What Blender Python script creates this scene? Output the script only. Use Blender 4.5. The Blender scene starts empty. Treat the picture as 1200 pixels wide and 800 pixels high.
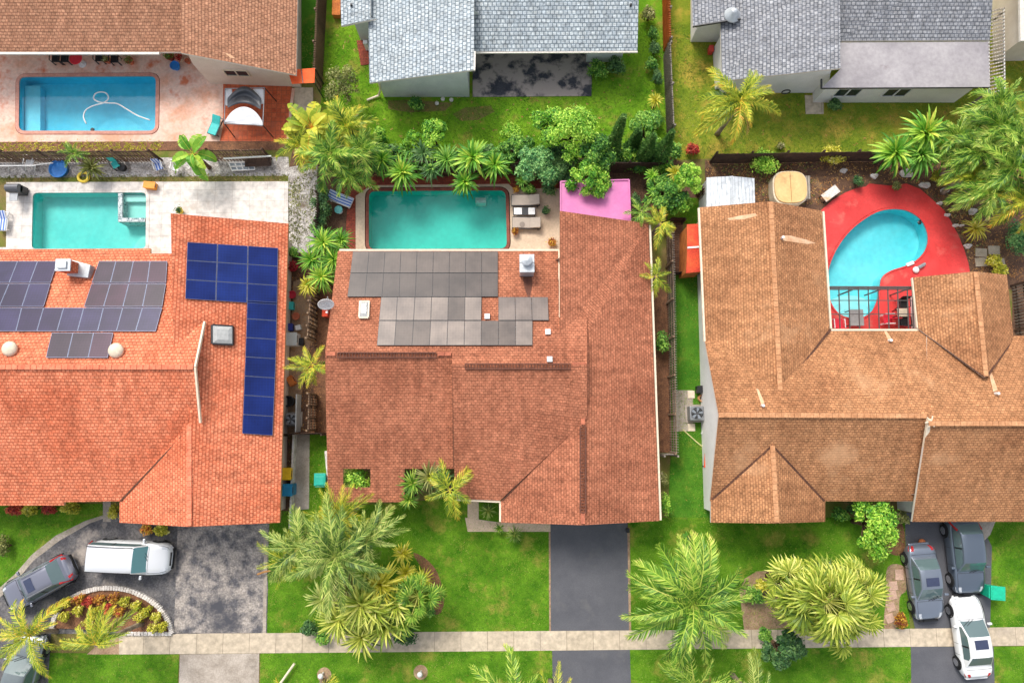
import bpy, math, random
from mathutils import Vector, Matrix
from mathutils.geometry import tessellate_polygon
R = math.radians
PI = math.pi
random.seed(7)
scene = bpy.context.scene
COL = scene.collection

# ------------------------------------------------------------------ camera
CAM_H, PITCH, YAW, FPX = 42.0, R(7.0), R(-0.5), 802.0
cam_d = bpy.data.cameras.new('camera'); cam = bpy.data.objects.new('camera', cam_d); COL.objects.link(cam)
cam.location = (0, 0, CAM_H); cam.rotation_euler = (PITCH, 0, YAW)
cam_d.sensor_fit = 'HORIZONTAL'; cam_d.sensor_width = 36.0; cam_d.lens = 36.0 * FPX / 1200.0
cam_d.clip_start = 0.5; cam_d.clip_end = 2000
scene.camera = cam
ROT = Matrix.Rotation(YAW, 3, 'Z') @ Matrix.Rotation(PITCH, 3, 'X')

def P(px, py, z=0.0):
    "world point seen at a photo coordinate and lying at height z"
    d = ROT @ Vector(((px - 600) / FPX, (400 - py) / FPX, -1.0))
    t = (z - CAM_H) / d.z
    return Vector((0, 0, CAM_H)) + d * t

def Pz(pts):
    return [P(*p) for p in pts]

# ------------------------------------------------------------------ tags
def tag(o, label=None, cat=None, group=None, kind=None):
    if label: o['label'] = label
    if cat: o['category'] = cat
    if group: o['group'] = group
    if kind: o['kind'] = kind
    return o

def thing(name, label, cat, loc=(0, 0, 0), group=None, rz=0.0):
    o = bpy.data.objects.new(name, None); COL.objects.link(o)
    o.empty_display_size = 0.2
    o.location = loc; o.rotation_euler = (0, 0, rz)
    return tag(o, label, cat, group)

def root_of(o):
    while o.parent: o = o.parent
    return o

def dup(o, loc=None, rz=None, parent=None):
    c = o.copy(); COL.objects.link(c)
    c.parent = parent
    if loc is not None: c.location = loc
    if rz is not None: c.rotation_euler = (0, 0, rz)
    for ch in list(o.children): dup(ch, parent=c)
    return c

# ------------------------------------------------------------------ mesh builder (world coordinates unless local=True)
class MB:
    def __init__(s): s.v = []; s.f = []; s.m = []; s.t = []
    def poly(s, pts, mi=0, tint=0.0):
        b = len(s.v); s.v.extend([tuple(p) for p in pts]); s.f.append(tuple(range(b, b + len(pts)))); s.m.append(mi); s.t.append(tint)
    def box(s, x0, y0, z0, x1, y1, z1, mi=0):
        s.hexa([(x0, y0), (x1, y0), (x1, y1), (x0, y1)], z0, z1, mi)
    def hexa(s, q, z0, z1, mi=0): s.prism(q, z0, z1, mi)
    def prism(s, q, z0, z1, mi=0, mside=None, bottom=True):
        n = len(q); b = len(s.v)
        ar = sum(q[i][0] * q[(i + 1) % n][1] - q[(i + 1) % n][0] * q[i][1] for i in range(n))
        if ar < 0: q = list(reversed(q))
        s.v.extend([(p[0], p[1], z0) for p in q]); s.v.extend([(p[0], p[1], z1) for p in q])
        if bottom: s.f.append(tuple(b + i for i in reversed(range(n)))); s.m.append(mi); s.t.append(0)
        s.f.append(tuple(b + n + i for i in range(n))); s.m.append(mi); s.t.append(0)
        for i in range(n):
            j = (i + 1) % n
            s.f.append((b + i, b + j, b + n + j, b + n + i)); s.m.append(mi if mside is None else mside); s.t.append(0)
    def obox(s, c, size, rz=0.0, mi=0, M=None):
        hx, hy, hz = size[0] / 2, size[1] / 2, size[2] / 2
        A = M if M is not None else Matrix.Rotation(rz, 3, 'Z')
        c = Vector(c); b = len(s.v)
        for dz in (-hz, hz):
            for dx, dy in ((-hx, -hy), (hx, -hy), (hx, hy), (-hx, hy)):
                s.v.append(tuple(c + A @ Vector((dx, dy, dz))))
        for f in ((3, 2, 1, 0), (4, 5, 6, 7), (0, 1, 5, 4), (1, 2, 6, 5), (2, 3, 7, 6), (3, 0, 4, 7)):
            s.f.append(tuple(b + i for i in f)); s.m.append(mi); s.t.append(0)
    def bar(s, a, b_, w, h=None, mi=0):
        "rectangular bar between two points"
        a = Vector(a); b_ = Vector(b_); d = b_ - a; L = d.length
        if L < 1e-6: return
        x = d / L; up = Vector((0, 0, 1)) if abs(x.z) < 0.95 else Vector((0, 1, 0))
        y = up.cross(x).normalized(); z = x.cross(y)
        M = Matrix((x, y, z)).transposed()
        s.obox((a + b_) / 2, (L, w, h or w), M=M, mi=mi)
    def tube(s, path, r, n=8, mi=0, cap=True, tint=0.0):
        path = [Vector(p) for p in path]; rs = r if isinstance(r, (list, tuple)) else [r] * len(path)
        b = len(s.v); prev = None
        for i, p in enumerate(path):
            d = (path[min(i + 1, len(path) - 1)] - path[max(i - 1, 0)]).normalized()
            u = prev if prev is not None else (Vector((1, 0, 0)) if abs(d.x) < 0.9 else Vector((0, 1, 0)))
            u = (u - d * u.dot(d)).normalized(); prev = u; w = d.cross(u)
            for k in range(n):
                a = 2 * PI * k / n
                s.v.append(tuple(p + (u * math.cos(a) + w * math.sin(a)) * rs[i]))
        for i in range(len(path) - 1):
            for k in range(n):
                k2 = (k + 1) % n
                s.f.append((b + i * n + k, b + i * n + k2, b + (i + 1) * n + k2, b + (i + 1) * n + k)); s.m.append(mi); s.t.append(tint)
        if cap:
            s.f.append(tuple(b + k for k in reversed(range(n)))); s.m.append(mi); s.t.append(tint)
            e = b + (len(path) - 1) * n
            s.f.append(tuple(e + k for k in range(n))); s.m.append(mi); s.t.append(tint)
    def lathe(s, c, prof, n=20, mi=0, sx=1.0, sy=1.0):
        c = Vector(c); b = len(s.v)
        for r, z in prof:
            for k in range(n):
                a = 2 * PI * k / n
                s.v.append((c.x + r * sx * math.cos(a), c.y + r * sy * math.sin(a), c.z + z))
        for i in range(len(prof) - 1):
            for k in range(n):
                k2 = (k + 1) % n
                s.f.append((b + i * n + k, b + i * n + k2, b + (i + 1) * n + k2, b + (i + 1) * n + k)); s.m.append(mi); s.t.append(0)
        s.f.append(tuple(b + k for k in reversed(range(n)))); s.m.append(mi); s.t.append(0)
        e = b + (len(prof) - 1) * n
        s.f.append(tuple(e + k for k in range(n))); s.m.append(mi); s.t.append(0)
    def slab(s, pts, t=0.16, mi=0, ms=1):
        "roof plane with thickness: top face, soffit and fascia"
        pts = [Vector(p) for p in pts]
        nrm = Vector((0, 0, 0)); n = len(pts)
        for i in range(n):
            a, c = pts[i], pts[(i + 1) % n]
            nrm += a.cross(c)
        if nrm.z < 0: pts.reverse()
        low = [p - Vector((0, 0, t)) for p in pts]
        b = len(s.v); s.v.extend([tuple(p) for p in pts]); s.v.extend([tuple(p) for p in low])
        for tr in tessellate_polygon([[Vector((p.x, p.y, 0)) for p in pts]]):
            a, c, d = (pts[i] for i in tr)
            if (c - a).cross(d - a).z < 0: tr = (tr[0], tr[2], tr[1])
            s.f.append(tuple(b + i for i in tr)); s.m.append(mi); s.t.append(0)
            s.f.append(tuple(b + n + i for i in reversed(tr))); s.m.append(ms); s.t.append(0)
        for i in range(n):
            j = (i + 1) % n
            s.poly([low[i], low[j], pts[j], pts[i]], ms)
    def sheet(s, outer, holes=(), z=0.0, mi=0):
        loops = [[Vector((p[0], p[1], 0)) for p in outer]] + [[Vector((p[0], p[1], 0)) for p in h] for h in holes]
        flat = [p for l in loops for p in l]
        b = len(s.v); s.v.extend([(p.x, p.y, z) for p in flat])
        for t in tessellate_polygon(loops):
            a, c, d = (flat[i] for i in t)
            if (c - a).cross(d - a).z < 0: t = (t[0], t[2], t[1])
            s.f.append(tuple(b + i for i in t)); s.m.append(mi); s.t.append(0)
    def build(s, name, mats, parent=None, bevel=0.0, smooth=False, local=False, uv=True, origin=None, tint=False):
        if not isinstance(mats, (list, tuple)): mats = [mats]
        off = Vector((0, 0, 0)); rotm = None
        if parent is not None and not local:
            rt = root_of(parent); off = rt.location.copy()
            if abs(rt.rotation_euler.z) > 1e-6: rotm = Matrix.Rotation(-rt.rotation_euler.z, 3, 'Z')
        elif origin is not None: off = Vector(origin)
        elif parent is None and not local:
            n = max(1, len(s.v))
            off = Vector((sum(p[0] for p in s.v) / n, sum(p[1] for p in s.v) / n, min(p[2] for p in s.v)))
        me = bpy.data.meshes.new(name)
        if local: vs = s.v
        elif rotm: vs = [tuple(rotm @ (Vector(p) - off)) for p in s.v]
        else: vs = [(p[0] - off.x, p[1] - off.y, p[2] - off.z) for p in s.v]
        me.from_pydata(vs, [], s.f)
        for m in mats: me.materials.append(m)
        me.polygons.foreach_set('material_index', s.m)
        if smooth: me.polygons.foreach_set('use_smooth', [True] * len(s.f))
        if tint:
            at = me.attributes.new('tint', 'FLOAT', 'FACE'); at.data.foreach_set('value', s.t)
        if uv:
            ul = me.uv_layers.new(name='UVMap'); data = []
            V3 = Vector
            for f in s.f:
                ps = [V3(s.v[i]) for i in f]
                nn = V3((0, 0, 0))
                for i in range(len(ps)): nn += (ps[i] - ps[0]).cross(ps[(i + 1) % len(ps)] - ps[0])
                if nn.length < 1e-12: nn = V3((0, 0, 1))
                nn.normalize()
                h = V3((-nn.y, nn.x, 0))
                if h.length < 0.03: u, w = V3((1, 0, 0)), V3((0, 1, 0))
                else:
                    u = h.normalized(); w = nn.cross(u)
                for p in ps: data.extend((p.dot(u), p.dot(w)))
            ul.data.foreach_set('uv', data)
        me.update()
        o = bpy.data.objects.new(name, me); COL.objects.link(o)
        if parent is not None: o.parent = parent
        elif not local: o.location = off
        if bevel:
            md = o.modifiers.new('bevel', 'BEVEL'); md.width = bevel; md.segments = 2; md.limit_method = 'ANGLE'; md.angle_limit = R(40)
        return o

def struct(name, mb, mats, **k):
    return tag(mb.build(name, mats, origin=(0, 0, 0), **k), kind='structure')

def pip(x, y, poly):
    ins = False; n = len(poly); j = n - 1
    for i in range(n):
        xi, yi, xj, yj = poly[i][0], poly[i][1], poly[j][0], poly[j][1]
        if (yi > y) != (yj > y) and x < (xj - xi) * (y - yi) / (yj - yi) + xi: ins = not ins
        j = i
    return ins

def smooth_loop(pts, n=6):
    "closed Catmull-Rom curve through 2-D points"
    out = []; m = len(pts)
    for i in range(m):
        p0, p1, p2, p3 = (Vector(pts[(i + k - 1) % m][:2]) for k in range(4))
        for k in range(n):
            t = k / n
            out.append(0.5 * ((2 * p1) + (p2 - p0) * t + (2 * p0 - 5 * p1 + 4 * p2 - p3) * t * t + (3 * p1 - p0 - 3 * p2 + p3) * t ** 3))
    return [(p.x, p.y) for p in out]

def smooth_path(pts, n=6):
    out = []; m = len(pts)
    V_ = [Vector(p) for p in pts]
    for i in range(m - 1):
        p0, p1, p2, p3 = V_[max(i - 1, 0)], V_[i], V_[i + 1], V_[min(i + 2, m - 1)]
        for k in range(n):
            t = k / n
            out.append(0.5 * ((2 * p1) + (p2 - p0) * t + (2 * p0 - 5 * p1 + 4 * p2 - p3) * t * t + (3 * p1 - p0 - 3 * p2 + p3) * t ** 3))
    out.append(V_[-1]); return out

def round_rect(q, r, n=5):
    "round the corners of a world polygon"
    out = []; m = len(q)
    for i in range(m):
        a, b, c = Vector(q[i - 1][:2]), Vector(q[i][:2]), Vector(q[(i + 1) % m][:2])
        u = (a - b).normalized() * r; w = (c - b).normalized() * r
        for k in range(n + 1):
            t = k / n
            out.append((b + u) * (1 - t) ** 2 + b * 2 * t * (1 - t) + (b + w) * t * t)
    return [(p.x, p.y) for p in out]

def grow(q, d):
    "offset a convex-ish loop outward by d"
    n = len(q); out = []
    ar = sum(q[i][0] * q[(i + 1) % n][1] - q[(i + 1) % n][0] * q[i][1] for i in range(n))
    sg = 1 if ar > 0 else -1
    for i in range(n):
        a, b, c = Vector(q[i - 1][:2]), Vector(q[i][:2]), Vector(q[(i + 1) % n][:2])
        e1 = b - a; e2 = c - b
        if e1.length < 1e-6: e1 = e2
        if e2.length < 1e-6: e2 = e1
        n1 = Vector((e1.y, -e1.x)).normalized() * sg; n2 = Vector((e2.y, -e2.x)).normalized() * sg
        k = (n1 + n2)
        k = k / max(0.4, k.length_squared) * 2 if k.length > 1e-6 else n1
        out.append((b.x + k.x * d, b.y + k.y * d))
    return out

# ------------------------------------------------------------------ materials
def srgb(r, g, b):
    f = lambda c: (c / 255) / 12.92 if c / 255 <= 0.04045 else (((c / 255) + 0.055) / 1.055) ** 2.4
    return (f(r), f(g), f(b), 1)

def c4(c, k=1.0):
    return (min(1, c[0] * k), min(1, c[1] * k), min(1, c[2] * k), 1)

class N:
    def __init__(s, name):
        s.mat = bpy.data.materials.new(name); s.mat.use_nodes = True
        s.nt = s.mat.node_tree; s.b = s.nt.nodes['Principled BSDF']; s.out = s.nt.nodes['Material Output']
    def n(s, t, **k):
        nd = s.nt.nodes.new(t)
        for a, v in k.items(): setattr(nd, a, v)
        return nd
    def l(s, a, b): s.nt.links.new(a, b)
    def pos(s): return s.n('ShaderNodeNewGeometry').outputs['Position']
    def uv(s): return s.n('ShaderNodeTexCoord').outputs['UV']
    def noise(s, vec, scale, detail=3, rough=0.55):
        t = s.n('ShaderNodeTexNoise'); t.inputs['Scale'].default_value = scale; t.inputs['Detail'].default_value = detail
        t.inputs['Roughness'].default_value = rough; s.l(vec, t.inputs['Vector']); return t.outputs['Fac']
    def ramp(s, fac, stops):
        t = s.n('ShaderNodeValToRGB'); e = t.color_ramp.elements
        while len(e) < len(stops): e.new(0.5)
        for i, (p, c) in enumerate(stops):
            e[i].position = p; e[i].color = c if len(c) == 4 else (*c, 1)
        s.l(fac, t.inputs['Fac']); return t.outputs['Color']
    def mix(s, fac, a, b, mode='MIX'):
        t = s.n('ShaderNodeMix', data_type='RGBA', blend_type=mode)
        for sock, v in ((t.inputs[0], fac), (t.inputs[6], a), (t.inputs[7], b)):
            if hasattr(v, 'is_linked') or hasattr(v, 'links'): s.l(v, sock)
            else: sock.default_value = v
        return t.outputs[2]
    def bump(s, h, strength=0.3, dist=0.02):
        t = s.n('ShaderNodeBump'); t.inputs['Strength'].default_value = strength; t.inputs['Distance'].default_value = dist
        s.l(h, t.inputs['Height']); s.l(t.outputs['Normal'], s.b.inputs['Normal'])
    def set(s, **k):
        for a, v in k.items():
            s.b.inputs[a.replace('_', ' ')].default_value = v

def mottle(name, c1, c2, scale=1.5, fine=14, fineamt=0.35, stain=None, stain_scale=0.35, stain_lo=0.55, rough=0.85, bump=0.25, metallic=0.0, bdist=0.02, contrast=(0.35, 0.65), objspace=False):
    n = N(name)
    pos = n.n('ShaderNodeTexCoord').outputs['Object'] if objspace else n.pos()
    a = n.noise(pos, scale, 5, 0.62)
    col = n.ramp(a, [(contrast[0], c1), (contrast[1], c2)])
    f = n.noise(pos, fine, 3)
    g = n.ramp(f, [(0.3, (1 - fineamt,) * 3 + (1,)), (0.7, (1 + fineamt * 0.6,) * 3 + (1,))])
    col = n.mix(1.0, col, g, 'MULTIPLY')
    if stain:
        st = n.noise(pos, stain_scale, 6, 0.65)
        m = n.ramp(st, [(stain_lo, (0, 0, 0, 1)), (stain_lo + 0.12, (1, 1, 1, 1))])
        col = n.mix(m, col, stain)
    n.l(col, n.b.inputs['Base Color'])
    n.set(Roughness=rough, Metallic=metallic)
    if bump: n.bump(f, bump, bdist)
    return n.mat

def plain(name, c, rough=0.5, metallic=0.0, var=0.12, scale=6, coat=0.0):
    n = N(name)
    f = n.noise(n.n('ShaderNodeTexCoord').outputs['Object'], scale, 4)
    n.l(n.ramp(f, [(0.3, c4(c, 1 - var)), (0.7, c4(c, 1 + var))]), n.b.inputs['Base Color'])
    n.set(Roughness=rough, Metallic=metallic)
    if coat: n.b.inputs['Coat Weight'].default_value = coat
    return n.mat

def shingle(name, c1, c2, mortar, bw=0.33, rh=0.19, stain=None, stain_lo=0.58, stain_scale=0.4, pale=None, msize=0.025, bumps=0.6, squash=0.5):
    "rows of shingles or tiles along the eave, with blotches of wear"
    n = N(name); uv = n.uv()
    wob = n.n('ShaderNodeVectorMath', operation='ADD')
    nz = n.n('ShaderNodeTexNoise'); nz.inputs['Scale'].default_value = 1.3; n.l(uv, nz.inputs['Vector'])
    sc = n.n('ShaderNodeVectorMath', operation='SCALE'); sc.inputs['Scale'].default_value = 0.035; n.l(nz.outputs['Color'], sc.inputs[0])
    n.l(uv, wob.inputs[0]); n.l(sc.outputs[0], wob.inputs[1])
    b = n.n('ShaderNodeTexBrick'); b.offset = squash
    b.inputs['Color1'].default_value = c1; b.inputs['Color2'].default_value = c2; b.inputs['Mortar'].default_value = mortar
    b.inputs['Scale'].default_value = 1.0; b.inputs['Brick Width'].default_value = bw; b.inputs['Row Height'].default_value = rh
    b.inputs['Mortar Size'].default_value = msize; b.inputs['Mortar Smooth'].default_value = 0.4; b.inputs['Bias'].default_value = 0.0
    n.l(wob.outputs[0], b.inputs['Vector'])
    pos = n.pos()
    f = n.noise(pos, 3.5, 4, 0.7)
    col = n.mix(1.0, b.outputs['Color'], n.ramp(f, [(0.3, (0.72, 0.72, 0.72, 1)), (0.7, (1.22, 1.2, 1.18, 1))]), 'MULTIPLY')
    mq = n.n('ShaderNodeMapping'); mq.inputs['Scale'].default_value = (2.2, 6.5, 1); n.l(uv, mq.inputs['Vector'])
    f4 = n.noise(mq.outputs[0], 1.0, 4, 0.7)
    col = n.mix(1.0, col, n.ramp(f4, [(0.34, (0.74, 0.73, 0.72, 1)), (0.64, (1.2, 1.2, 1.2, 1))]), 'MULTIPLY')
    f2 = n.noise(pos, 16, 2, 0.7)
    col = n.mix(1.0, col, n.ramp(f2, [(0.3, (0.8, 0.8, 0.8, 1)), (0.7, (1.15, 1.15, 1.15, 1))]), 'MULTIPLY')
    mp = n.n('ShaderNodeMapping'); mp.inputs['Scale'].default_value = (2.6, 0.35, 1); n.l(uv, mp.inputs['Vector'])
    f3 = n.noise(mp.outputs[0], 1.0, 5, 0.65)
    col = n.mix(1.0, col, n.ramp(f3, [(0.32, (0.8, 0.79, 0.78, 1)), (0.62, (1.1, 1.1, 1.1, 1))]), 'MULTIPLY')
    st = n.noise(pos, stain_scale, 5, 0.6)
    if stain:
        m = n.ramp(st, [(stain_lo, (0, 0, 0, 1)), (stain_lo + 0.2, (0.75, 0.75, 0.75, 1))]); col = n.mix(m, col, stain, 'MULTIPLY')
    if pale:
        m = n.ramp(st, [(0.28, (0.7, 0.7, 0.7, 1)), (0.42, (0, 0, 0, 1))]); col = n.mix(m, col, pale)
    n.l(col, n.b.inputs['Base Color']); n.set(Roughness=0.9)
    n.b.inputs['Specular IOR Level'].default_value = 0.2
    inv = n.n('ShaderNodeMath', operation='SUBTRACT'); inv.inputs[0].default_value = 1.0; n.l(b.outputs['Fac'], inv.inputs[1])
    n.bump(inv.outputs[0], bumps, 0.03)
    return n.mat

def bricks(name, c1, c2, mortar, bw, rh, msize=0.012, offset=0.5, rough=0.85, fine=8, bumps=0.3, stain=None, stain_lo=0.55):
    n = N(name); uv = n.uv()
    b = n.n('ShaderNodeTexBrick'); b.offset = offset
    b.inputs['Color1'].default_value = c1; b.inputs['Color2'].default_value = c2; b.inputs['Mortar'].default_value = mortar
    b.inputs['Scale'].default_value = 1.0; b.inputs['Brick Width'].default_value = bw; b.inputs['Row Height'].default_value = rh
    b.inputs['Mortar Size'].default_value = msize
    n.l(uv, b.inputs['Vector'])
    f = n.noise(n.pos(), fine, 4, 0.65)
    col = n.mix(1.0, b.outputs['Color'], n.ramp(f, [(0.3, (0.7, 0.7, 0.7, 1)), (0.7, (1.2, 1.2, 1.2, 1))]), 'MULTIPLY')
    if stain:
        st = n.noise(n.pos(), 0.6, 6, 0.7)
        col = n.mix(n.ramp(st, [(stain_lo, (0, 0, 0, 1)), (stain_lo + 0.12, (0.8, 0.8, 0.8, 1))]), col, stain)
    n.l(col, n.b.inputs['Base Color']); n.set(Roughness=rough)
    inv = n.n('ShaderNodeMath', operation='SUBTRACT'); inv.inputs[0].default_value = 1.0; n.l(b.outputs['Fac'], inv.inputs[1])
    n.bump(inv.outputs[0], bumps, 0.015)
    return n.mat

def leafmat(name, dark, mid, light, extra=None, rough=0.5, trans=0.2):
    n = N(name)
    at = n.n('ShaderNodeAttribute', attribute_name='tint')
    oi = n.n('ShaderNodeObjectInfo')
    ad = n.n('ShaderNodeMath', operation='MULTIPLY_ADD'); n.l(oi.outputs['Random'], ad.inputs[0]); ad.inputs[1].default_value = 0.24; ad.inputs[2].default_value = -0.12
    ad2 = n.n('ShaderNodeMath', operation='ADD', use_clamp=True); n.l(at.outputs['Fac'], ad2.inputs[0]); n.l(ad.outputs[0], ad2.inputs[1])
    stops = [(0.0, dark), (0.45, mid), (0.8, light)]
    if extra: stops += [(0.97, extra)]
    col = n.ramp(ad2.outputs[0], stops)
    n.l(col, n.b.inputs['Base Color']); n.set(Roughness=rough)
    n.b.inputs['Specular IOR Level'].default_value = 0.4
    tr = n.n('ShaderNodeBsdfTranslucent'); n.l(n.mix(1.0, col, (1.0, 1.08, 0.65, 1), 'MULTIPLY'), tr.inputs['Color'])
    mx = n.n('ShaderNodeMixShader'); mx.inputs[0].default_value = trans
    n.l(n.b.outputs[0], mx.inputs[1]); n.l(tr.outputs[0], mx.inputs[2]); n.l(mx.outputs[0], n.out.inputs['Surface'])
    return n.mat

def watermat(name, tint, ripple=3.5, strength=0.04):
    n = N(name)
    tr = n.n('ShaderNodeBsdfTransparent'); tr.inputs['Color'].default_value = (*tint, 1)
    gl = n.n('ShaderNodeBsdfGlossy'); gl.inputs['Roughness'].default_value = 0.04
    fr = n.n('ShaderNodeFresnel'); fr.inputs['IOR'].default_value = 1.33
    w = n.noise(n.pos(), ripple, 3, 0.5)
    bp = n.n('ShaderNodeBump'); bp.inputs['Strength'].default_value = strength * 4; bp.inputs['Distance'].default_value = 0.03
    n.l(w, bp.inputs['Height']); n.l(bp.outputs[0], gl.inputs['Normal']); n.l(bp.outputs[0], fr.inputs['Normal'])
    mx = n.n('ShaderNodeMixShader'); n.l(fr.outputs[0], mx.inputs[0]); n.l(tr.outputs[0], mx.inputs[1]); n.l(gl.outputs[0], mx.inputs[2])
    n.l(mx.outputs[0], n.out.inputs['Surface'])
    return n.mat

def grassmat(name, c1, c2, dry, dry_lo=0.56, scale=0.55):
    n = N(name); pos = n.pos()
    a = n.noise(pos, scale * 1.6, 5, 0.65)
    col = n.ramp(a, [(0.33, c1), (0.66, c2)])
    d = n.noise(pos, scale, 6, 0.7)
    col = n.mix(n.ramp(d, [(dry_lo, (0, 0, 0, 1)), (dry_lo + 0.16, (0.85, 0.85, 0.85, 1))]), col, dry)
    f = n.noise(pos, 22, 3, 0.7)
    col = n.mix(1.0, col, n.ramp(f, [(0.3, (0.6, 0.62, 0.6, 1)), (0.7, (1.3, 1.28, 1.3, 1))]), 'MULTIPLY')
    n.l(col, n.b.inputs['Base Color']); n.set(Roughness=0.95); n.b.inputs['Specular IOR Level'].default_value = 0.1
    n.bump(f, 0.6, 0.04)
    return n.mat

W = srgb
M = {}
M['roof_terracotta'] = shingle('terracotta_shingles', W(190, 124, 94), W(178, 112, 84), W(150, 94, 70), stain=(0.68, 0.63, 0.62, 1), stain_lo=0.45, stain_scale=0.3, bw=0.22, rh=0.15)
M['roof_orange'] = shingle('orange_barrel_tiles', W(232, 148, 112), W(222, 132, 96), W(194, 104, 74), bw=0.22, rh=0.18, stain=(0.8, 0.66, 0.6, 1), stain_lo=0.46, stain_scale=0.3, msize=0.03)
M['roof_tan'] = shingle('tan_brown_shingles', W(194, 142, 100), W(182, 130, 90), W(152, 106, 74), bw=0.22, rh=0.145, stain=(0.66, 0.6, 0.58, 1), stain_lo=0.48, stain_scale=0.3, pale=W(204, 158, 118))
M['roof_brown'] = shingle('brown_shingles', W(188, 140, 110), W(172, 124, 96), W(138, 96, 76), bw=0.24, rh=0.18, stain=(0.75, 0.68, 0.62, 1))
M['roof_bluegrey'] = shingle('blue_grey_shingles', W(196, 204, 206), W(170, 180, 186), W(122, 134, 142), bw=0.26, rh=0.24, msize=0.035)
M['roof_grey'] = shingle('mid_grey_shingles', W(166, 167, 170), W(142, 144, 149), W(106, 110, 117), bw=0.26, rh=0.22, msize=0.035)
M['membrane'] = mottle('grey_flat_roof_membrane', W(172, 166, 166), W(146, 140, 142), 0.5, 5, 0.12, stain=W(126, 114, 116), stain_lo=0.58, rough=0.7, bump=0.1)
M['fascia'] = plain('white_fascia_paint', W(214, 206, 194), 0.6)
M['fascia_tan'] = plain('tan_fascia_paint', W(196, 150, 112), 0.6)
M['stucco'] = mottle('white_stucco', W(236, 233, 228), W(224, 221, 216), 0.8, 20, 0.08, rough=0.9, bump=0.2)
M['stucco_grey'] = mottle('light_grey_stucco', W(214, 217, 212), W(198, 203, 198), 0.8, 20, 0.1, rough=0.9, bump=0.2)
M['stucco_beige'] = mottle('beige_stucco', W(224, 210, 194), W(212, 196, 178), 0.8, 20, 0.08, rough=0.9)
M['glass'] = plain('dark_window_glass', (0.03, 0.04, 0.045), 0.05)
M['white'] = plain('white_paint', W(226, 224, 220), 0.5)
M['cream'] = plain('cream_paint', W(220, 204, 178), 0.6)
M['grey_metal'] = plain('grey_metal', W(150, 152, 154), 0.4, 0.6)
M['dark_metal'] = plain('dark_metal', W(52, 52, 54), 0.4, 0.4)
M['black'] = plain('black_plastic', W(26, 26, 28), 0.5)
M['rubber'] = plain('black_rubber', W(24, 24, 25), 0.85)
M['galv'] = plain('galvanised_flashing', W(190, 194, 196), 0.45, 0.4)
M['soot'] = plain('rusty_brown_vent', W(98, 60, 46), 0.8)
M['concrete'] = bricks('concrete_slabs', W(200, 184, 160), W(188, 172, 148), W(140, 126, 108), 1.55, 30, 0.015, 0.0, fine=3, bumps=0.15, stain=W(166, 152, 136))
M['concrete_old'] = mottle('weathered_concrete', W(186, 174, 160), W(150, 138, 124), 0.9, 12, 0.2, stain=W(110, 100, 90), stain_lo=0.6)
M['asphalt'] = mottle('fresh_sealed_asphalt', (0.09, 0.091, 0.102, 1), (0.115, 0.115, 0.126, 1), 0.7, 30, 0.24, stain=(0.125, 0.122, 0.124, 1), stain_scale=0.5, stain_lo=0.56, rough=0.85)
M['asphalt_worn'] = mottle('worn_blotchy_asphalt', (0.075, 0.073, 0.08, 1), (0.2, 0.185, 0.175, 1), 1.0, 10, 0.45, stain=W(176, 164, 152), stain_scale=0.3, stain_lo=0.54, contrast=(0.4, 0.72))
M['asphalt_pale'] = mottle('bleached_asphalt', (0.1, 0.096, 0.104, 1), W(170, 160, 150), 1.3, 10, 0.45, stain=(0.06, 0.06, 0.07, 1), stain_scale=0.3, stain_lo=0.52, contrast=(0.38, 0.6))
M['patio_black'] = mottle('blistered_black_patio', (0.035, 0.038, 0.05, 1), (0.06, 0.062, 0.075, 1), 1.0, 12, 0.35, stain=W(166, 154, 146), stain_scale=0.9, stain_lo=0.42)
M['deck_peach'] = mottle('peach_painted_deck', W(218, 158, 128), W(236, 214, 198), 0.5, 6, 0.14, stain=W(206, 116, 80), stain_scale=0.5, stain_lo=0.54, rough=0.8, bump=0.1)
M['deck_white'] = bricks('pale_deck_slabs', W(222, 216, 208), W(210, 202, 194), W(188, 178, 168), 1.1, 0.75, 0.012, 0.0, fine=2.2, bumps=0.1, stain=W(186, 172, 156))
M['deck_beige'] = mottle('beige_pool_deck', W(218, 194, 166), W(200, 176, 150), 0.9, 9, 0.14, rough=0.85, bump=0.1)
M['deck_red'] = mottle('bright_red_painted_deck', W(200, 46, 44), W(218, 66, 62), 0.5, 9, 0.12, stain=W(204, 96, 84), stain_scale=0.7, stain_lo=0.58, rough=0.55, bump=0.08)
M['brick_red'] = bricks('red_brick_paving', W(172, 78, 52), W(140, 58, 40), W(96, 56, 44), 0.22, 0.11, 0.01)
M['tile_orange'] = bricks('orange_clay_tiles', W(206, 104, 62), W(184, 82, 46), W(150, 84, 58), 0.3, 0.3, 0.012, 0.0, stain=W(160, 90, 66))
M['paver'] = mottle('stone_pavers', W(190, 176, 154), W(164, 150, 130), 1.2, 14, 0.2)
M['stone'] = mottle('pale_field_stone', W(234, 228, 220), W(196, 186, 176), 3, 16, 0.3, bump=0.6)
M['gravel'] = mottle('pale_gravel', W(206, 200, 194), W(150, 142, 134), 2.4, 10, 0.55, stain=W(112, 98, 80), stain_scale=0.8, stain_lo=0.56, bump=0.8, bdist=0.05)
M['soil'] = mottle('brown_garden_soil', W(116, 84, 60), W(84, 58, 42), 1.6, 11, 0.5, stain=W(142, 112, 80), stain_scale=0.7, stain_lo=0.57, bump=0.7, bdist=0.04)
M['mulch'] = mottle('red_brown_mulch', W(142, 98, 66), W(106, 70, 48), 2.5, 16, 0.5, bump=0.7, bdist=0.04)
M['dirt_path'] = mottle('sandy_dirt', W(178, 150, 120), W(146, 116, 90), 1.4, 14, 0.3)
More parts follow.
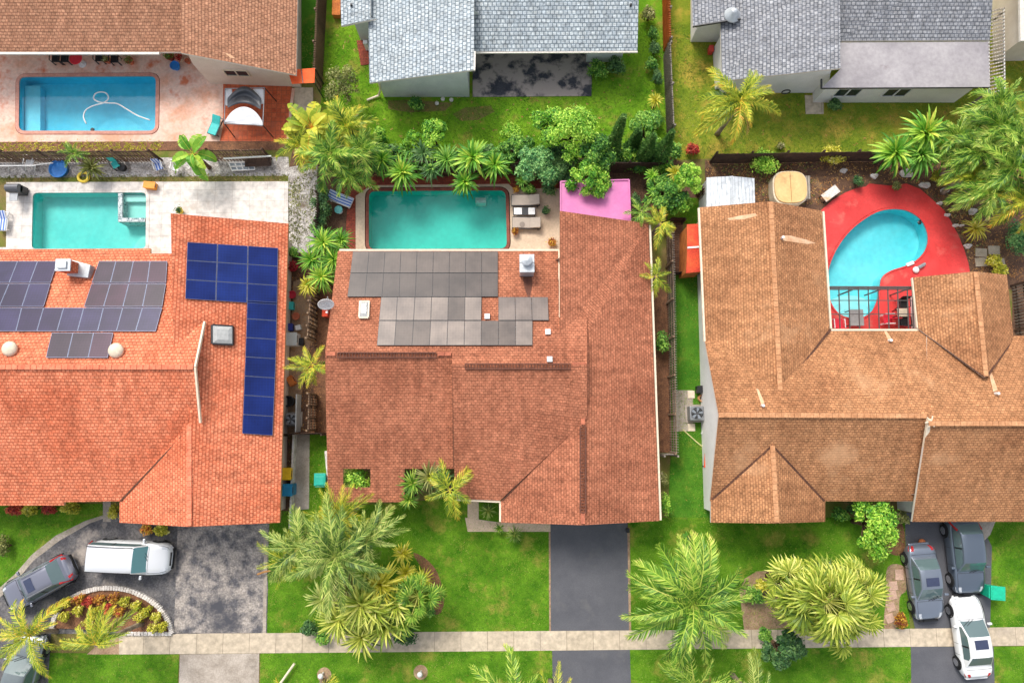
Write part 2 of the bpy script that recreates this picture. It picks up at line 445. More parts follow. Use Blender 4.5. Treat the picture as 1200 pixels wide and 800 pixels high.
M['deck_wood'] = bricks('brown_boards', W(120, 86, 62), W(98, 68, 48), W(50, 34, 26), 3.0, 0.14, 0.012)
M['wood_fence'] = bricks('weathered_fence_boards', W(150, 122, 98), W(112, 88, 70), W(54, 40, 32), 0.16, 40, 0.014, 0.0, fine=5, bumps=0.5)
M['wood_grey'] = bricks('grey_fence_boards', W(176, 166, 152), W(140, 130, 118), W(70, 62, 56), 0.16, 40, 0.014, 0.0, fine=5)
M['wood_dark'] = mottle('dark_wet_timber', W(80, 58, 44), W(56, 40, 32), 2, 14, 0.35)
M['wood_post'] = mottle('fence_post_timber', W(160, 134, 108), W(118, 94, 74), 2, 14, 0.3)
M['wood_orange'] = mottle('orange_stained_timber', W(214, 128, 56), W(180, 98, 44), 2, 14, 0.25)
M['trunk_grey'] = mottle('grey_palm_bark', W(166, 148, 128), W(118, 100, 84), 2, 12, 0.35, bump=0.6, objspace=True)
M['trunk_brown'] = mottle('brown_bark', W(112, 84, 60), W(74, 54, 40), 3, 14, 0.4, bump=0.6, objspace=True)
M['stalk'] = plain('green_stalk', W(110, 120, 50), 0.6)
M['dead_frond'] = plain('dry_brown_frond', W(178, 128, 74), 0.8)

G = {}
G['front'] = grassmat('green_front_lawn', W(60, 108, 18), W(104, 146, 36), W(160, 148, 70), 0.53)
G['mid'] = grassmat('bright_back_lawn', W(82, 130, 24), W(124, 164, 40), W(158, 136, 70), 0.53)
G['dry'] = grassmat('yellowing_back_lawn', W(102, 126, 34), W(142, 150, 48), W(184, 158, 70), 0.49)
G['deep'] = grassmat('deep_green_side_lawn', W(56, 110, 28), W(86, 134, 38), W(130, 138, 54), 0.56)
G['rough'] = grassmat('rough_weedy_ground', W(94, 112, 46), W(126, 122, 62), W(138, 114, 78), 0.45)

L = {}
L['palm'] = leafmat('palm_green', W(38, 78, 22), W(98, 146, 38), W(186, 208, 84), W(224, 214, 120))
L['palm_blue'] = leafmat('palm_blue_green', W(44, 76, 24), W(112, 144, 52), W(200, 210, 112), W(226, 222, 140))
L['palm_yellow'] = leafmat('palm_yellow_green', W(58, 94, 20), W(144, 166, 38), W(220, 212, 72), W(236, 178, 64))
L['lime'] = leafmat('lime_leaf', W(54, 118, 28), W(122, 182, 44), W(194, 226, 88))
L['green'] = leafmat('mid_green_leaf', W(40, 92, 34), W(92, 150, 48), W(160, 200, 84))
L['dark'] = leafmat('dark_green_leaf', W(40, 78, 42), W(68, 110, 56), W(116, 152, 84))
L['bluegreen'] = leafmat('blue_green_leaf', W(36, 90, 50), W(84, 146, 80), W(152, 198, 116))
L['olive'] = leafmat('olive_leaf', W(84, 92, 42), W(128, 132, 64), W(184, 184, 110), W(214, 200, 160))
L['yellow'] = leafmat('yellow_leaf', W(120, 132, 26), W(192, 186, 46), W(232, 220, 90), W(240, 232, 150))
L['croton'] = leafmat('red_gold_croton_leaf', W(116, 40, 34), W(190, 128, 40), W(222, 190, 60), W(206, 76, 60))
L['redleaf'] = leafmat('red_leaf', W(120, 30, 30), W(188, 56, 48), W(222, 110, 70))
L['strap'] = leafmat('strap_leaf_green', W(36, 92, 24), W(98, 160, 42), W(180, 212, 74), W(226, 214, 90))
L['fan'] = leafmat('fan_palm_leaf', W(48, 80, 22), W(142, 162, 48), W(222, 220, 104), W(244, 236, 160))
L['cypress'] = leafmat('cypress_needles', W(56, 96, 50), W(96, 140, 70), W(152, 184, 104), trans=0.4)
L['grass'] = leafmat('grass_blade', W(52, 100, 18), W(104, 148, 34), W(160, 174, 64), W(200, 186, 112))
# ------------------------------------------------------------------ light
SUN_EL, SUN_AZ = 50.0, -26.0       # azimuth from +Y (photo top), negative = towards the left
w = bpy.data.worlds.new('World'); scene.world = w; w.use_nodes = True
nt = w.node_tree; bg = nt.nodes['Background']
sky = nt.nodes.new('ShaderNodeTexSky'); sky.sky_type = 'NISHITA'; sky.sun_disc = False
sky.sun_elevation = R(SUN_EL); sky.sun_rotation = R(SUN_AZ); sky.dust_density = 3.0; sky.air_density = 1.0
hs = nt.nodes.new('ShaderNodeHueSaturation'); hs.inputs['Saturation'].default_value = 0.45
nt.links.new(sky.outputs[0], hs.inputs['Color']); nt.links.new(hs.outputs[0], bg.inputs['Color'])
bg.inputs['Strength'].default_value = 0.15
sd = bpy.data.lights.new('sun', 'SUN'); sd.energy = 1.5; sd.angle = R(20); sd.color = (1.0, 0.955, 0.89)
so = bpy.data.objects.new('sun', sd); COL.objects.link(so)
sdir = Vector((math.sin(R(SUN_AZ)) * math.cos(R(SUN_EL)), math.cos(R(SUN_AZ)) * math.cos(R(SUN_EL)), math.sin(R(SUN_EL))))
so.rotation_euler = sdir.to_track_quat('Z', 'Y').to_euler(); so.location = sdir * 80
scene.view_settings.view_transform = 'Standard'; scene.view_settings.look = 'None'
scene.view_settings.exposure = 0.74; scene.view_settings.gamma = 1.0

# ------------------------------------------------------------------ pools: outlines first, the ground is cut round them
def xy(pts, z=0.0): return [(P(x, y, z).x, P(x, y, z).y) for x, y in pts]
DZ = 0.06                                   # height of the pool decks
poolA = round_rect(xy([(23.5, 91), (183.5, 90), (182.5, 154), (23, 154)], 0), 0.42)
poolL = round_rect(xy([(39.5, 226.5), (172, 226), (171.5, 291.5), (38, 292)], 0), 0.3)
poolM = round_rect(xy([(432.5, 224.5), (592.5, 223.5), (594, 291.5), (432.5, 292.5)], 0), 0.42)
kid = [(1050, 245.5), (1066, 249), (1080, 260), (1086.5, 278), (1083, 294), (1072, 306), (1058, 312.5), (1044, 317), (1033, 325), (1030, 338),
       (1027, 352), (1019, 367), (1003, 373), (985, 369), (974, 356), (970, 338), (970, 318), (978, 296), (992, 275), (1010, 259), (1030, 248)]
poolR = smooth_loop(xy(kid, 0), 4)

g = MB()
g.sheet([(-200, -200), (200, -200), (200, 200), (-200, 200)], [grow(poolA, .3), grow(poolL, .25), grow(poolM, .3), grow(poolR, .3)], 0.0)
struct('ground', g, G['rough'])

LAY = [0.0]
def sheet(name, pts, mat, z=None, holes=(), world=False, thick=0.0):
    q = pts if world else xy(pts)
    if z is None: LAY[0] += 0.0006; z = 0.004 + LAY[0]
    b = MB()
    b.sheet(q, holes, z)
    if thick:
        n = len(q)
        for i in range(n):
            a, c = q[i], q[(i + 1) % n]
            b.poly([(a[0], a[1], z - thick), (c[0], c[1], z - thick), (c[0], c[1], z), (a[0], a[1], z)])
    return struct(name, b, mat)

LAWNS = []
def lawn(pts, mat, dens, name='lawn'):
    q = xy(pts); LAWNS.append((q, dens)); return sheet(name, pts, G[mat])

# back gardens of the top row
lawn([(346, -45), (372, -45), (369, 96), (346, 96)], 'deep', 1)
lawn([(386, -45), (776, -45), (781, 120), (784, 200), (640, 205), (470, 190), (372, 170), (378, 90)], 'mid', 1)
lawn([(786, -45), (1200, -45), (1260, 60), (1260, 176), (1180, 180), (1030, 182), (830, 186), (788, 188)], 'dry', 1)
sheet('dirt_patch', [(530, 134), (545, 126), (575, 124), (580, 131), (560, 141), (540, 142)], G['rough'])
sheet('dirt_patch', [(455, 118), (480, 117), (530, 121), (522, 130), (480, 132), (455, 128)], G['rough'])
# planting bed behind the middle pool, soil round the right pool
sheet('planting_bed', [(345, 165), (470, 180), (640, 185), (790, 186), (820, 200), (818, 262), (764, 262), (655, 245), (655, 212), (410, 216), (405, 300), (340, 300), (338, 200)], M['soil'])
sheet('planting_bed', [(826, 188), (1030, 184), (1200, 182), (1260, 186), (1260, 430), (1186, 430), (1186, 340), (1131, 322), (1122, 285), (1106, 255), (1080, 232), (1062, 222), (1018, 222), (1000, 227), (965, 252), (826, 262)], M['soil'])
sheet('gravel_strip', [(-60, 186), (338, 184), (342, 240), (372, 236), (378, 300), (352, 330), (336, 330), (338, 214), (-60, 216)], M['gravel'])
sheet('gravel_strip', [(339, 196), (372, 190), (371, 262), (352, 268), (350, 300), (337, 300), (337, 262)], M['gravel'])
sheet('weedy_strip', [(-60, 209), (338, 206), (338, 214), (-60, 216)], G['rough'])
# side yards
sheet('side_yard', [(326, 296), (372, 296), (380, 330), (372, 412), (378, 508), (325, 508)], M['soil'])
sheet('side_path', [(344, 330), (366, 322), (364, 400), (360, 420), (352, 470), (346, 508), (335, 508), (340, 420)], M['dirt_path'])
sheet('side_yard', [(324, 508), (384, 508), (386, 612), (322, 620)], M['soil'])
sheet('concrete_path', [(347, 508), (363, 508), (362, 615), (342, 620)], M['concrete_old'])
lawn([(363, 508), (386, 508), (388, 612), (362, 612)], 'front', 1.2)
sheet('brick_yard', [(374, 330), (400, 330), (392, 420), (398, 508), (364, 508), (372, 400)], M['mulch'])
sheet('mulch_strip', [(760, 330), (784, 330), (790, 530), (770, 530)], M['mulch'])
lawn([(782, 232), (822, 232), (822, 262), (782, 262)], 'front', 1)
lawn([(784, 322), (830, 322), (840, 612), (782, 612), (786, 530)], 'deep', 1.2)
sheet('worn_concrete', [(788, 457), (812, 457), (812, 505), (790, 505)], M['concrete_old'])
# front gardens
lawn([(-60, 588), (120, 590), (124, 606), (105, 612), (70, 632), (40, 655), (20, 680), (0, 702), (-60, 740)], 'front', 1.2)
lawn([(20, 764), (210, 766), (207, 830), (20, 830)], 'front', 1.2)
lawn([(311, 600), (643, 575), (646, 742), (312, 745)], 'front', 1.2)
lawn([(305, 764), (648, 761), (650, 830), (305, 830)], 'front', 1.2)
lawn([(736, 606), (1062, 606), (1066, 738), (736, 742)], 'front', 1.2)
lawn([(738, 760), (1068, 757), (1068, 830), (740, 830)], 'front', 1.2)
lawn([(1146, 606), (1270, 606), (1270, 736), (1160, 736)], 'front', 1.2)
lawn([(1164, 757), (1270, 756), (1270, 830), (1166, 830)], 'front', 1.2)
sheet('dirt_patch', [(866, 690), (872, 678), (886, 669), (905, 668), (925, 690), (925, 735), (872, 738)], M['dirt_path'])
sheet('mulch_bed', smooth_loop(xy([(484, 648), (499, 654), (513, 671), (520.5, 700), (516, 718), (507, 716), (506, 692), (497, 670)]), 5), M['mulch'], world=True)
sheet('mulch_bed', smooth_loop(xy([(1030, 618), (1056, 612), (1060, 646), (1048, 650), (1032, 640)]), 5), M['mulch'], world=True)
for cx_, cy_ in ((380, 790), (493, 787)):
    c_ = P(cx_, cy_)
    sheet('mulch_ring', [(c_.x + .42 * math.cos(a * PI / 8), c_.y + .42 * math.sin(a * PI / 8)) for a in range(16)], M['dirt_path'], world=True)
sheet('dirt_patch', smooth_loop(xy([(1040, 664), (1060, 664), (1062, 690), (1054, 700), (1052, 733), (1036, 735), (1038, 700)]), 4), M['dirt_path'], world=True)
# drives
sheet('driveway', [(-60, 745), (-10, 705), (0, 700), (18, 682), (40, 656), (70, 633), (105, 613), (122, 607), (140, 600), (316, 600), (313, 742), (200, 742), (140, 742), (60, 742), (55, 830), (-60, 830)], M['asphalt_worn'])
sheet('driveway_apron', [(209, 600), (316, 600), (310, 741), (204, 741)], M['asphalt_pale'])
sheet('driveway_apron', [(211, 766), (304, 765), (303, 830), (209, 830)], M['concrete_old'])
sheet('driveway', [(645, 590), (735, 590), (737, 738.5), (645.5, 739.5)], M['asphalt'])
sheet('driveway_apron', [(647, 761), (738, 760), (740, 830), (648, 830)], M['asphalt'])
sheet('driveway', [(1060, 600), (1142, 600), (1162, 640), (1160, 735), (1072, 736), (1062, 690)], M['asphalt'])
sheet('driveway_apron', [(1067, 757), (1164, 757), (1166, 830), (1068, 830)], M['asphalt'])
sheet('driveway_edge', [(735, 618), (738, 618), (739.5, 738), (737, 738)], M['dirt_path'])
sheet('driveway_edge', [(643, 618), (645, 618), (645.5, 739), (643.5, 739)], M['dirt_path'])
sheet('driveway_edge', [(310, 620), (314, 620), (312, 742), (308, 742)], M['concrete_old'])
e = [(-10, 697), (0, 688), (18, 672), (38, 649), (66, 627), (100, 610), (122, 603), (122, 607), (105, 613), (70, 633), (40, 656), (18, 682), (0, 700), (-10, 708)]
sheet('driveway_edge', e, M['concrete_old'])
# sidewalk
sheet('sidewalk', [(140, 743), (204, 742), (660, 738.5), (1067, 736), (1270, 733), (1270, 755), (1067, 757), (648, 761.5), (208, 765.5), (140, 766)], M['concrete'], z=0.045, thick=0.05)
sheet('dirt_patch', [(102, 766), (118, 752), (140, 743.5), (144, 743), (141, 766)], M['dirt_path'])
sheet('concrete_slab', [(545, 606), (587, 612), (645, 612), (645, 622.5), (548, 622.5)], M['deck_beige'], z=0.03, thick=0.03)
sheet('concrete_slab', [(548, 583), (561, 583), (561, 613), (548, 613)], M['deck_beige'], z=0.034, thick=0.03)
sheet('front_step', [(121, 586), (130, 586), (130, 611), (121, 611)], M['concrete_old'])
sheet('concrete_slab', [(1140, 606), (1168, 606), (1160, 626), (1152, 634)], M['concrete_old'])
# pool decks
sheet('pool_deck', [(-60, 62), (262, 62), (262, 104), (346, 104), (338, 166), (-60, 167)], M['deck_peach'], z=DZ, holes=[grow(poolA, .25)], thick=0.06)
sheet('tiled_patio', [(262, 99), (343, 99), (340, 124), (336, 166), (258, 166), (262, 148)], M['tile_orange'], z=DZ + .006)
sheet('flower_strip', [(-60, 167), (338, 166), (335, 176), (-60, 178)], M['mulch'])
sheet('pool_deck', [(8, 214), (338, 213), (338, 300), (-60, 300), (-60, 290), (8, 290)], M['deck_white'], z=DZ, holes=[grow(poolL, .2)], thick=0.06)
sheet('pool_deck', [(416, 222), (432, 214), (600, 214), (657, 220), (657, 300), (416, 300)], M['deck_beige'], z=DZ, holes=[grow(poolM, .25)], thick=0.06)
bk = xy([(404, 208), (650, 206), (656, 214), (656, 221), (602, 221.5), (596, 216), (440, 217.5), (430, 221), (417, 230), (417, 302), (406, 302), (406, 260), (408, 240), (398, 236)])
sheet('brick_path', bk, M['brick_red'], z=DZ + .012, world=True, thick=0.07)
rd = xy([(958, 250), (975, 235), (990, 226), (1003, 221), (1014, 219), (1018, 215.5), (1042, 218), (1062, 215.5), (1068, 218), (1078, 222), (1092, 234), (1106, 247), (1114, 260), (1122, 275), (1129, 292), (1134, 308), (1138, 330), (1100, 345), (1100, 400), (955, 400)])
sheet('pool_deck', rd, M['deck_red'], z=DZ, holes=[grow(poolR, .12)], world=True, thick=0.06)
sheet('patio_slab', [(960, 362), (1085, 362), (1085, 400), (960, 400)], M['concrete_old'], z=DZ + .003, holes=[grow(poolR, .12)]) if False else None
sheet('patio', [(554, 58), (694, 58), (693, 113), (554, 114)], M['patio_black'], z=0.05, thick=0.05)
sheet('patio', [(943, 112), (965, 112), (965, 134), (944, 134)], M['concrete'], z=0.03, thick=0.03)
sheet('paved_patch', [(345, 103), (367, 103), (367, 130), (345, 130)], M['concrete'], z=0.03, thick=0.03)
sheet('dirt_run', [(786, 260), (800, 260), (800, 322), (786, 322)], M['deck_wood'], z=0.03, thick=0.03)

# ------------------------------------------------------------------ pools
def pool(label, outline, basin_mat, water, coping_mat, depth=0.9, cw=0.25, shallow=None):
    c = Vector((sum(p[0] for p in outline) / len(outline), sum(p[1] for p in outline) / len(outline), 0))
    t = thing('swimming_pool', label, 'pool', c, 'swimming pools in the back gardens')
    b = MB(); n = len(outline)
    ys = [p[1] for p in outline]; xs = [p[0] for p in outline]
    for i in range(n):
        a, d = outline[i], outline[(i + 1) % n]
        b.poly([(a[0], a[1], -depth), (d[0], d[1], -depth), (d[0], d[1], DZ), (a[0], a[1], DZ)])
    b.sheet(outline, (), -depth)
    b.build('basin', basin_mat, t)
    wm = MB(); wm.sheet(outline, (), DZ - 0.10); wm.build('water', water, t)
    cp = MB(); o2 = grow(outline, cw)
    z = DZ + 0.03
    for i in range(n):
        j = (i + 1) % n
        a, d, e_, f_ = outline[i], outline[j], o2[j], o2[i]
        cp.poly([(a[0], a[1], z), (d[0], d[1], z), (e_[0], e_[1], z), (f_[0], f_[1], z)])
        cp.poly([(f_[0], f_[1], z), (e_[0], e_[1], z), (e_[0], e_[1], -0.1), (f_[0], f_[1], -0.1)])
        cp.poly([(a[0], a[1], -0.02), (d[0], d[1], -0.02), (d[0], d[1], z), (a[0], a[1], z)])
    cp.build('coping', coping_mat, t)
    return t
def basin(name, c1, c2, sc=0.35): return mottle(name, c1, c2, sc, 3, 0.08, rough=0.6, bump=0, contrast=(0.3, 0.7))
pa = pool('rectangular bright blue pool with a floating hose in the peach deck', poolA, basin('blue_pool_plaster', W(60, 196, 222), W(104, 214, 232)), watermat('blue_pool_water', (0.82, 0.97, 0.99)), mottle('pink_coping', W(214, 158, 138), W(190, 132, 116), 2, 10, 0.15), cw=0.22)
pl = pool('turquoise pool with a square tiled spa in its corner', poolL, basin('turquoise_pool_plaster', W(84, 204, 200), W(126, 220, 212)), watermat('turquoise_pool_water', (0.80, 0.98, 0.96)), M['deck_white'], cw=0.2)
pm = pool('rectangular teal green pool behind the terracotta roofed middle house', poolM, basin('teal_pool_plaster', W(58, 194, 180), W(80, 206, 192)), watermat('teal_pool_water', (0.72, 0.96, 0.93), 2.0, .015), mottle('brown_red_coping', W(150, 84, 66), W(120, 66, 54), 2, 10, 0.2), cw=0.2)
pr = pool('kidney shaped aqua pool in the bright red deck', poolR, basin('aqua_pool_plaster', W(72, 204, 214), W(150, 230, 232), 0.18), watermat('aqua_pool_water', (0.82, 0.98, 0.99)), M['deck_red'], cw=0.1)
# steps under water and the spa
def underwater(poly, z0, z1, name, mat, parent):
    b = MB(); b.prism(xy(poly), z0, z1); b.build(name, mat, parent)
underwater([(24, 97), (42, 97), (42, 153), (24, 153)], -0.89, -0.42, 'step', basin('step_plaster', W(110, 206, 224), W(140, 218, 232)), pa)
for k in range(3):
    r = 0.55 + .3 * k; c = xy([(170, 291)])[0]; b = MB()
    b.prism([c] + [(c[0] + r * math.cos(a), c[1] + r * math.sin(a)) for a in [PI / 2 + i * PI / 16 for i in range(9)]], -0.89, -0.25 - .25 * k)
    b.build('step', basin('turquoise_step_plaster', W(130, 214, 208), W(150, 222, 214)), pl)
    c = P(1003, 372); b = MB(); r = 0.7 + .42 * k
    b.prism([(c.x + r * 1.25 * math.cos(a), c.y + r * math.sin(a)) for a in [i * PI / 12 for i in range(13)]], -0.89, -0.22 - .25 * k)
    b.build('step', basin('aqua_step_plaster', W(170, 226, 228), W(190, 234, 234)), pr)
wall_tile = bricks('blue_white_spa_tiles', W(214, 222, 220), W(84, 112, 120), W(200, 206, 204), 0.12, 0.12, 0.01, 0.5)
b = MB(); q = xy([(139.5, 227), (144.5, 227), (144.5, 256), (171, 256), (171, 260.5), (139.5, 260.5)]); b.prism(q, -0.88, DZ + .06)
b.build('spa_wall', wall_tile, pl)
b = MB(); b.prism(xy([(144.5, 227), (171, 227), (171, 256), (144.5, 256)]), -0.88, -0.5); b.build('spa_bench', basin('spa_plaster', W(150, 214, 206), W(170, 224, 214)), pl)
b = MB(); b.prism(xy([(144.5, 227), (171, 227), (171, 235), (144.5, 235)]), -0.5, -0.22); b.build('step', basin('spa_step', W(180, 222, 214), W(196, 230, 222)), pl)
underwater([(557, 231), (569, 231), (569, 237), (557, 237)], -0.89, -0.12, 'step', M['deck_white'], pm)
# hose of the pool cleaner
hp = [(101, 145), (98, 137), (101, 129), (110, 124), (121, 121), (127, 116), (125, 110), (119, 108), (112, 110), (110, 116), (117, 120), (128, 121), (138, 122), (150, 129), (162, 136), (176, 141)]
b = MB(); b.tube(smooth_path([P(x, y, DZ - .09) for x, y in hp], 5), 0.045, 6)
tag(b.build('pool_hose', M['white'], smooth=True), 'white looping cleaner hose floating in the bright blue pool', 'hose')
for (px, py, lab) in ((1077, 261, 'dark round skimmer float at the far edge of the kidney pool'), (109, 152.5, 'small dark float by the near edge of the bright blue pool')):
    b = MB(); b.lathe(P(px, py, DZ - .14), [(0.1, 0), (0.13, .03), (0.13, .07), (0.06, .1)], 12); tag(b.build('pool_float', M['dark_metal']), lab, 'pool float')
# ------------------------------------------------------------------ houses
def plane_z(tri, x, y):
    a, b, c = tri
    n = (b - a).cross(c - a)
    if abs(n.z) < 1e-9: return -1
    return a.z - (n.x * (x - a.x) + n.y * (y - a.y)) / n.z

def roof_height(planes, x, y):
    best = None
    for pts in planes:
        if pip(x, y, pts):
            for i in range(1, len(pts) - 1):
                if pip(x, y, [pts[0], pts[i], pts[i + 1]]):
                    z = plane_z((pts[0], pts[i], pts[i + 1]), x, y)
                    if best is None or z > best: best = z
    return best

def house(label, planes, mats, foot, wallmat, t=0.16, default=2.5):
    "planes: list of (list of (px,py,h), material index); foot: list of loops of photo coordinates at eave height"
    W3 = [(Pz(p), m) for p, m in planes]
    xs = [P(x, y, 2.6) for lp in foot for x, y in lp]
    c = Vector((sum(p.x for p in xs) / len(xs), sum(p.y for p in xs) / len(xs), 0))
    h = thing('house', label, 'house', c)
    rb = MB()
    nm = len(mats) - 1
    for pts, m in W3: rb.slab(pts, t, m, nm)
    roof = rb.build('roof', mats, h)
    wb = MB(); P3 = [p for p, m in W3]
    for lp in foot:
        q = [P(x, y, 2.6) for x, y in lp]; n = len(q)
        for i in range(n):
            a, b = q[i], q[(i + 1) % n]; k = max(1, int((b - a).length / 0.45)); prev = None
            for j in range(k + 1):
                p = a.lerp(b, j / k)
                pe = p + ((b - a).normalized() * (0.01 if j == 0 else -0.01 if j == k else 0))
                z = roof_height(P3, pe.x, pe.y)
                z = default if z is None else z - t - 0.012
                if prev is not None: wb.poly([(prev[0], prev[1], -.05), (p.x, p.y, -.05), (p.x, p.y, z), (prev[0], prev[1], prev[2])])
                prev = (p.x, p.y, z)
    wall = wb.build('wall', wallmat, h)
    return h, roof, wall, W3

def lin(y, y0, h0, y1, h1): return h0 + (y - y0) / (y1 - y0) * (h1 - h0)

def on_plane(pts, px, py, lift=0.0):
    "point of a roof plane seen at a photo coordinate"
    a = sum(pts, Vector()) / len(pts); n = Vector()
    for i in range(len(pts)): n += (pts[i] - a).cross(pts[(i + 1) % len(pts)] - a)
    n.normalize()
    if n.z < 0: n = -n
    o = Vector((0, 0, CAM_H)); d = P(px, py, 0) - o
    t = (a - o).dot(n) / d.dot(n)
    return o + d * t + n * lift, n

def window(h, a, b, z0, z1, nrm, frame='white'):
    "window on a wall between two wall points"
    a = Vector(a); b = Vector(b); nrm = Vector(nrm).normalized(); d = (b - a).normalized()
    w_ = MB(); p = nrm * .03; up = Vector((0, 0, 1))
    A, B = a + up * z0 + p, b + up * z0 + p; C_, D = b + up * z1 + p, a + up * z1 + p
    for s, e in ((A, B), (B, C_), (C_, D), (D, A), ((A + B) / 2, (C_ + D) / 2)): w_.bar(s, e, .07, .07)
    f = w_.build('window', M[frame], h)
    g_ = MB(); g_.poly([A - p * .4, B - p * .4, C_ - p * .4, D - p * .4]); g_.build('pane', M['glass'], f)
    return f

def planar(tri, pts):
    "photo coordinates lifted onto the plane through three (px, py, h) points"
    t3 = Pz(tri)
    return [(x, y, on_plane(t3, x, y)[0].z) for x, y in pts]
CAPS = {}
def ridge_cap(roof, mat, pairs, w_=.22, name='ridge_cap', lift=.02):
    for a, b in pairs:
        c = MB(); a, b = P(*a), P(*b); n = max(1, int((b - a).length / .33)); rr = random.Random(n)
        for i in range(n):
            p, q = a.lerp(b, i / n), a.lerp(b, (i + .94) / n); c.bar(p + Vector((0, 0, lift + rr.uniform(0, .015))), q + Vector((0, 0, lift + rr.uniform(0, .02))), w_, .05)
        c.build(name, mat, roof)
# --- middle house
hf = lambda y: lin(y, 414, 4.6, 588, 2.62)
MT = [(396, 294, 2.7), (655, 294, 2.7), (381, 414, 4.6)]
m_back = planar(MT, [(396, 294), (655, 294), (655, 372), (688, 372), (688, 427), (530, 427), (530, 414), (381, 414)])
RZ = m_back[4][2]
m_planes = [
    (m_back, 0),
    ([(381, 414, 4.6), (531, 414, 4.6), (532, 549, hf(549)), (383.5, 549, hf(549))], 0),
    ([(383.5, 549, hf(549)), (402, 549, hf(549)), (402, 571, hf(571)), (384.2, 571, hf(571))], 0),
    ([(434, 549, hf(549)), (474, 549, hf(549)), (474, 571, hf(571)), (434, 571, hf(571))], 0),
    ([(384.2, 571, hf(571)), (474, 571, hf(571)), (474, 588, hf(588)), (385, 588, hf(588))], 0),
    ([(530, 427, RZ + .1), (688, 427, RZ + .1), (688, 490, 4.16), (586, 586, 2.84), (533, 584, 2.84)], 0),
    ([(683, 490, 4.1), (683, 615, 4.1), (587, 612, 2.7), (587, 586, 2.7)], 0),
    ([(656, 247, 4.25), (760, 262, 2.7), (773, 610, 2.7), (683, 615, 4.1), (683, 400, 4.1), (656, 398, 4.25)], 0),
]
mh, m_roof, m_wall, MW = house('middle house with a terracotta shingle roof and a grey solar array', m_planes, [M['roof_terracotta'], M['fascia_tan']],
    [[(402, 308), (640, 306), (668, 306), (666, 270), (752, 274), (764, 600), (598, 600), (597, 574), (545, 572), (543, 545), (398, 545)]], M['stucco_beige'])
# ridge vents: slatted dark strips along the ridges
def ridge_vent(h, a, b, w_=0.27):
    v = MB(); a, b = Vector(a), Vector(b); d = (b - a); n = int(d.length / .16); x = d.normalized(); y = Vector((-x.y, x.x, 0))
    v.bar(a - y * w_ / 2 + Vector((0, 0, .05)), b - y * w_ / 2 + Vector((0, 0, .05)), .05, .07); v.bar(a + y * w_ / 2 + Vector((0, 0, .05)), b + y * w_ / 2 + Vector((0, 0, .05)), .05, .07)
    for i in range(n + 1):
        p = a + d * (i / n); v.bar(p - y * w_ / 2 + Vector((0, 0, .07)), p + y * w_ / 2 + Vector((0, 0, .07)), .035, .05)
    return v.build('ridge_vent', M['soot'], h)
ridge_vent(m_roof, P(396, 416, 4.6), P(511, 416, 4.6)); ridge_vent(m_roof, P(545, 429, RZ + .08), P(668, 429, RZ + .08)); ridge_vent(m_roof, P(683, 499, 4.12), P(683, 600, 4.12), .3)
for q_ in (((398, 293.2, 2.64), (655, 293.2, 2.64)), ((655.3, 294, 2.64), (655.3, 372, 3.9)), ((761.5, 264, 2.6), (774, 609, 2.6)), ((533, 585, 2.7), (586, 587.4, 2.7)), ((586.2, 587, 2.64), (586.2, 611, 2.64))):
    b = MB(); b.bar(P(*q_[0]), P(*q_[1]), .11, .11); b.build('gutter', M['cream'], m_roof)
# chimney
c = P(617.5, 309, 4.3); b = MB(); b.obox((c.x, c.y, 3.6), (.8, .98, 1.4)); b.obox((c.x, c.y - .25, 4.33), (.84, .5, .07)); b.obox((c.x, c.y + .28, 4.33), (.84, .5, .07)); b.lathe((c.x, c.y + .12, 4.3), [(.3, 0), (.3, .12), (.2, .14), (.2, .3), (.3, .32), (.3, .4), (.05, .5)], 20)
b.build('chimney', M['galv'], m_roof, bevel=.015)
MBK = MW[0][0]
def skylight(h, plane, pts, frame, glass):
    q = [on_plane(plane, x, y, 0.0)[0] for x, y in pts]; n = on_plane(plane, *pts[0])[1]
    b = MB(); k = .16
    for i in range(4): b.bar(q[i] + n * .08, q[(i + 1) % 4] + n * .08, .09, .2)
    f = b.build('skylight', frame, h); c = sum(q, Vector()) / 4
    g = MB(); g.poly([p + n * .14 for p in q]); apex = c + n * .26
    inner = [c + (p - c) * .55 + n * .26 for p in q]
    for i in range(4): g.poly([q[i] + n * .15, q[(i + 1) % 4] + n * .15, inner[(i + 1) % 4], inner[i]])
    g.poly(inner); g.build('dome', glass, f)
dome_m = plain('smoky_skylight_dome', (0.42, 0.42, 0.4), .15)
skylight(m_roof, MBK, [(422.5, 354), (433, 354), (432, 373), (421.5, 373)], M['cream'], dome_m)
def roof_vent(h, plane, px, py, s=.3, mat=M['white'], z=.16):
    p, n = on_plane(plane, px, py); b = MB(); b.obox((p.x, p.y, p.z + z / 2 - .03), (s, s, z + .1)); b.build('roof_vent', mat, h, bevel=.02)
for x, y in ((571, 371), (642, 389), (644, 421)): roof_vent(m_roof, MBK, x, y)
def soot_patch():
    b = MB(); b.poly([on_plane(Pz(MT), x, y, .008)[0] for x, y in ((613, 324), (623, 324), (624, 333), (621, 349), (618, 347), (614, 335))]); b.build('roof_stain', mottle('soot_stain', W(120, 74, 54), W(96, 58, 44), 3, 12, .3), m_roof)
soot_patch()
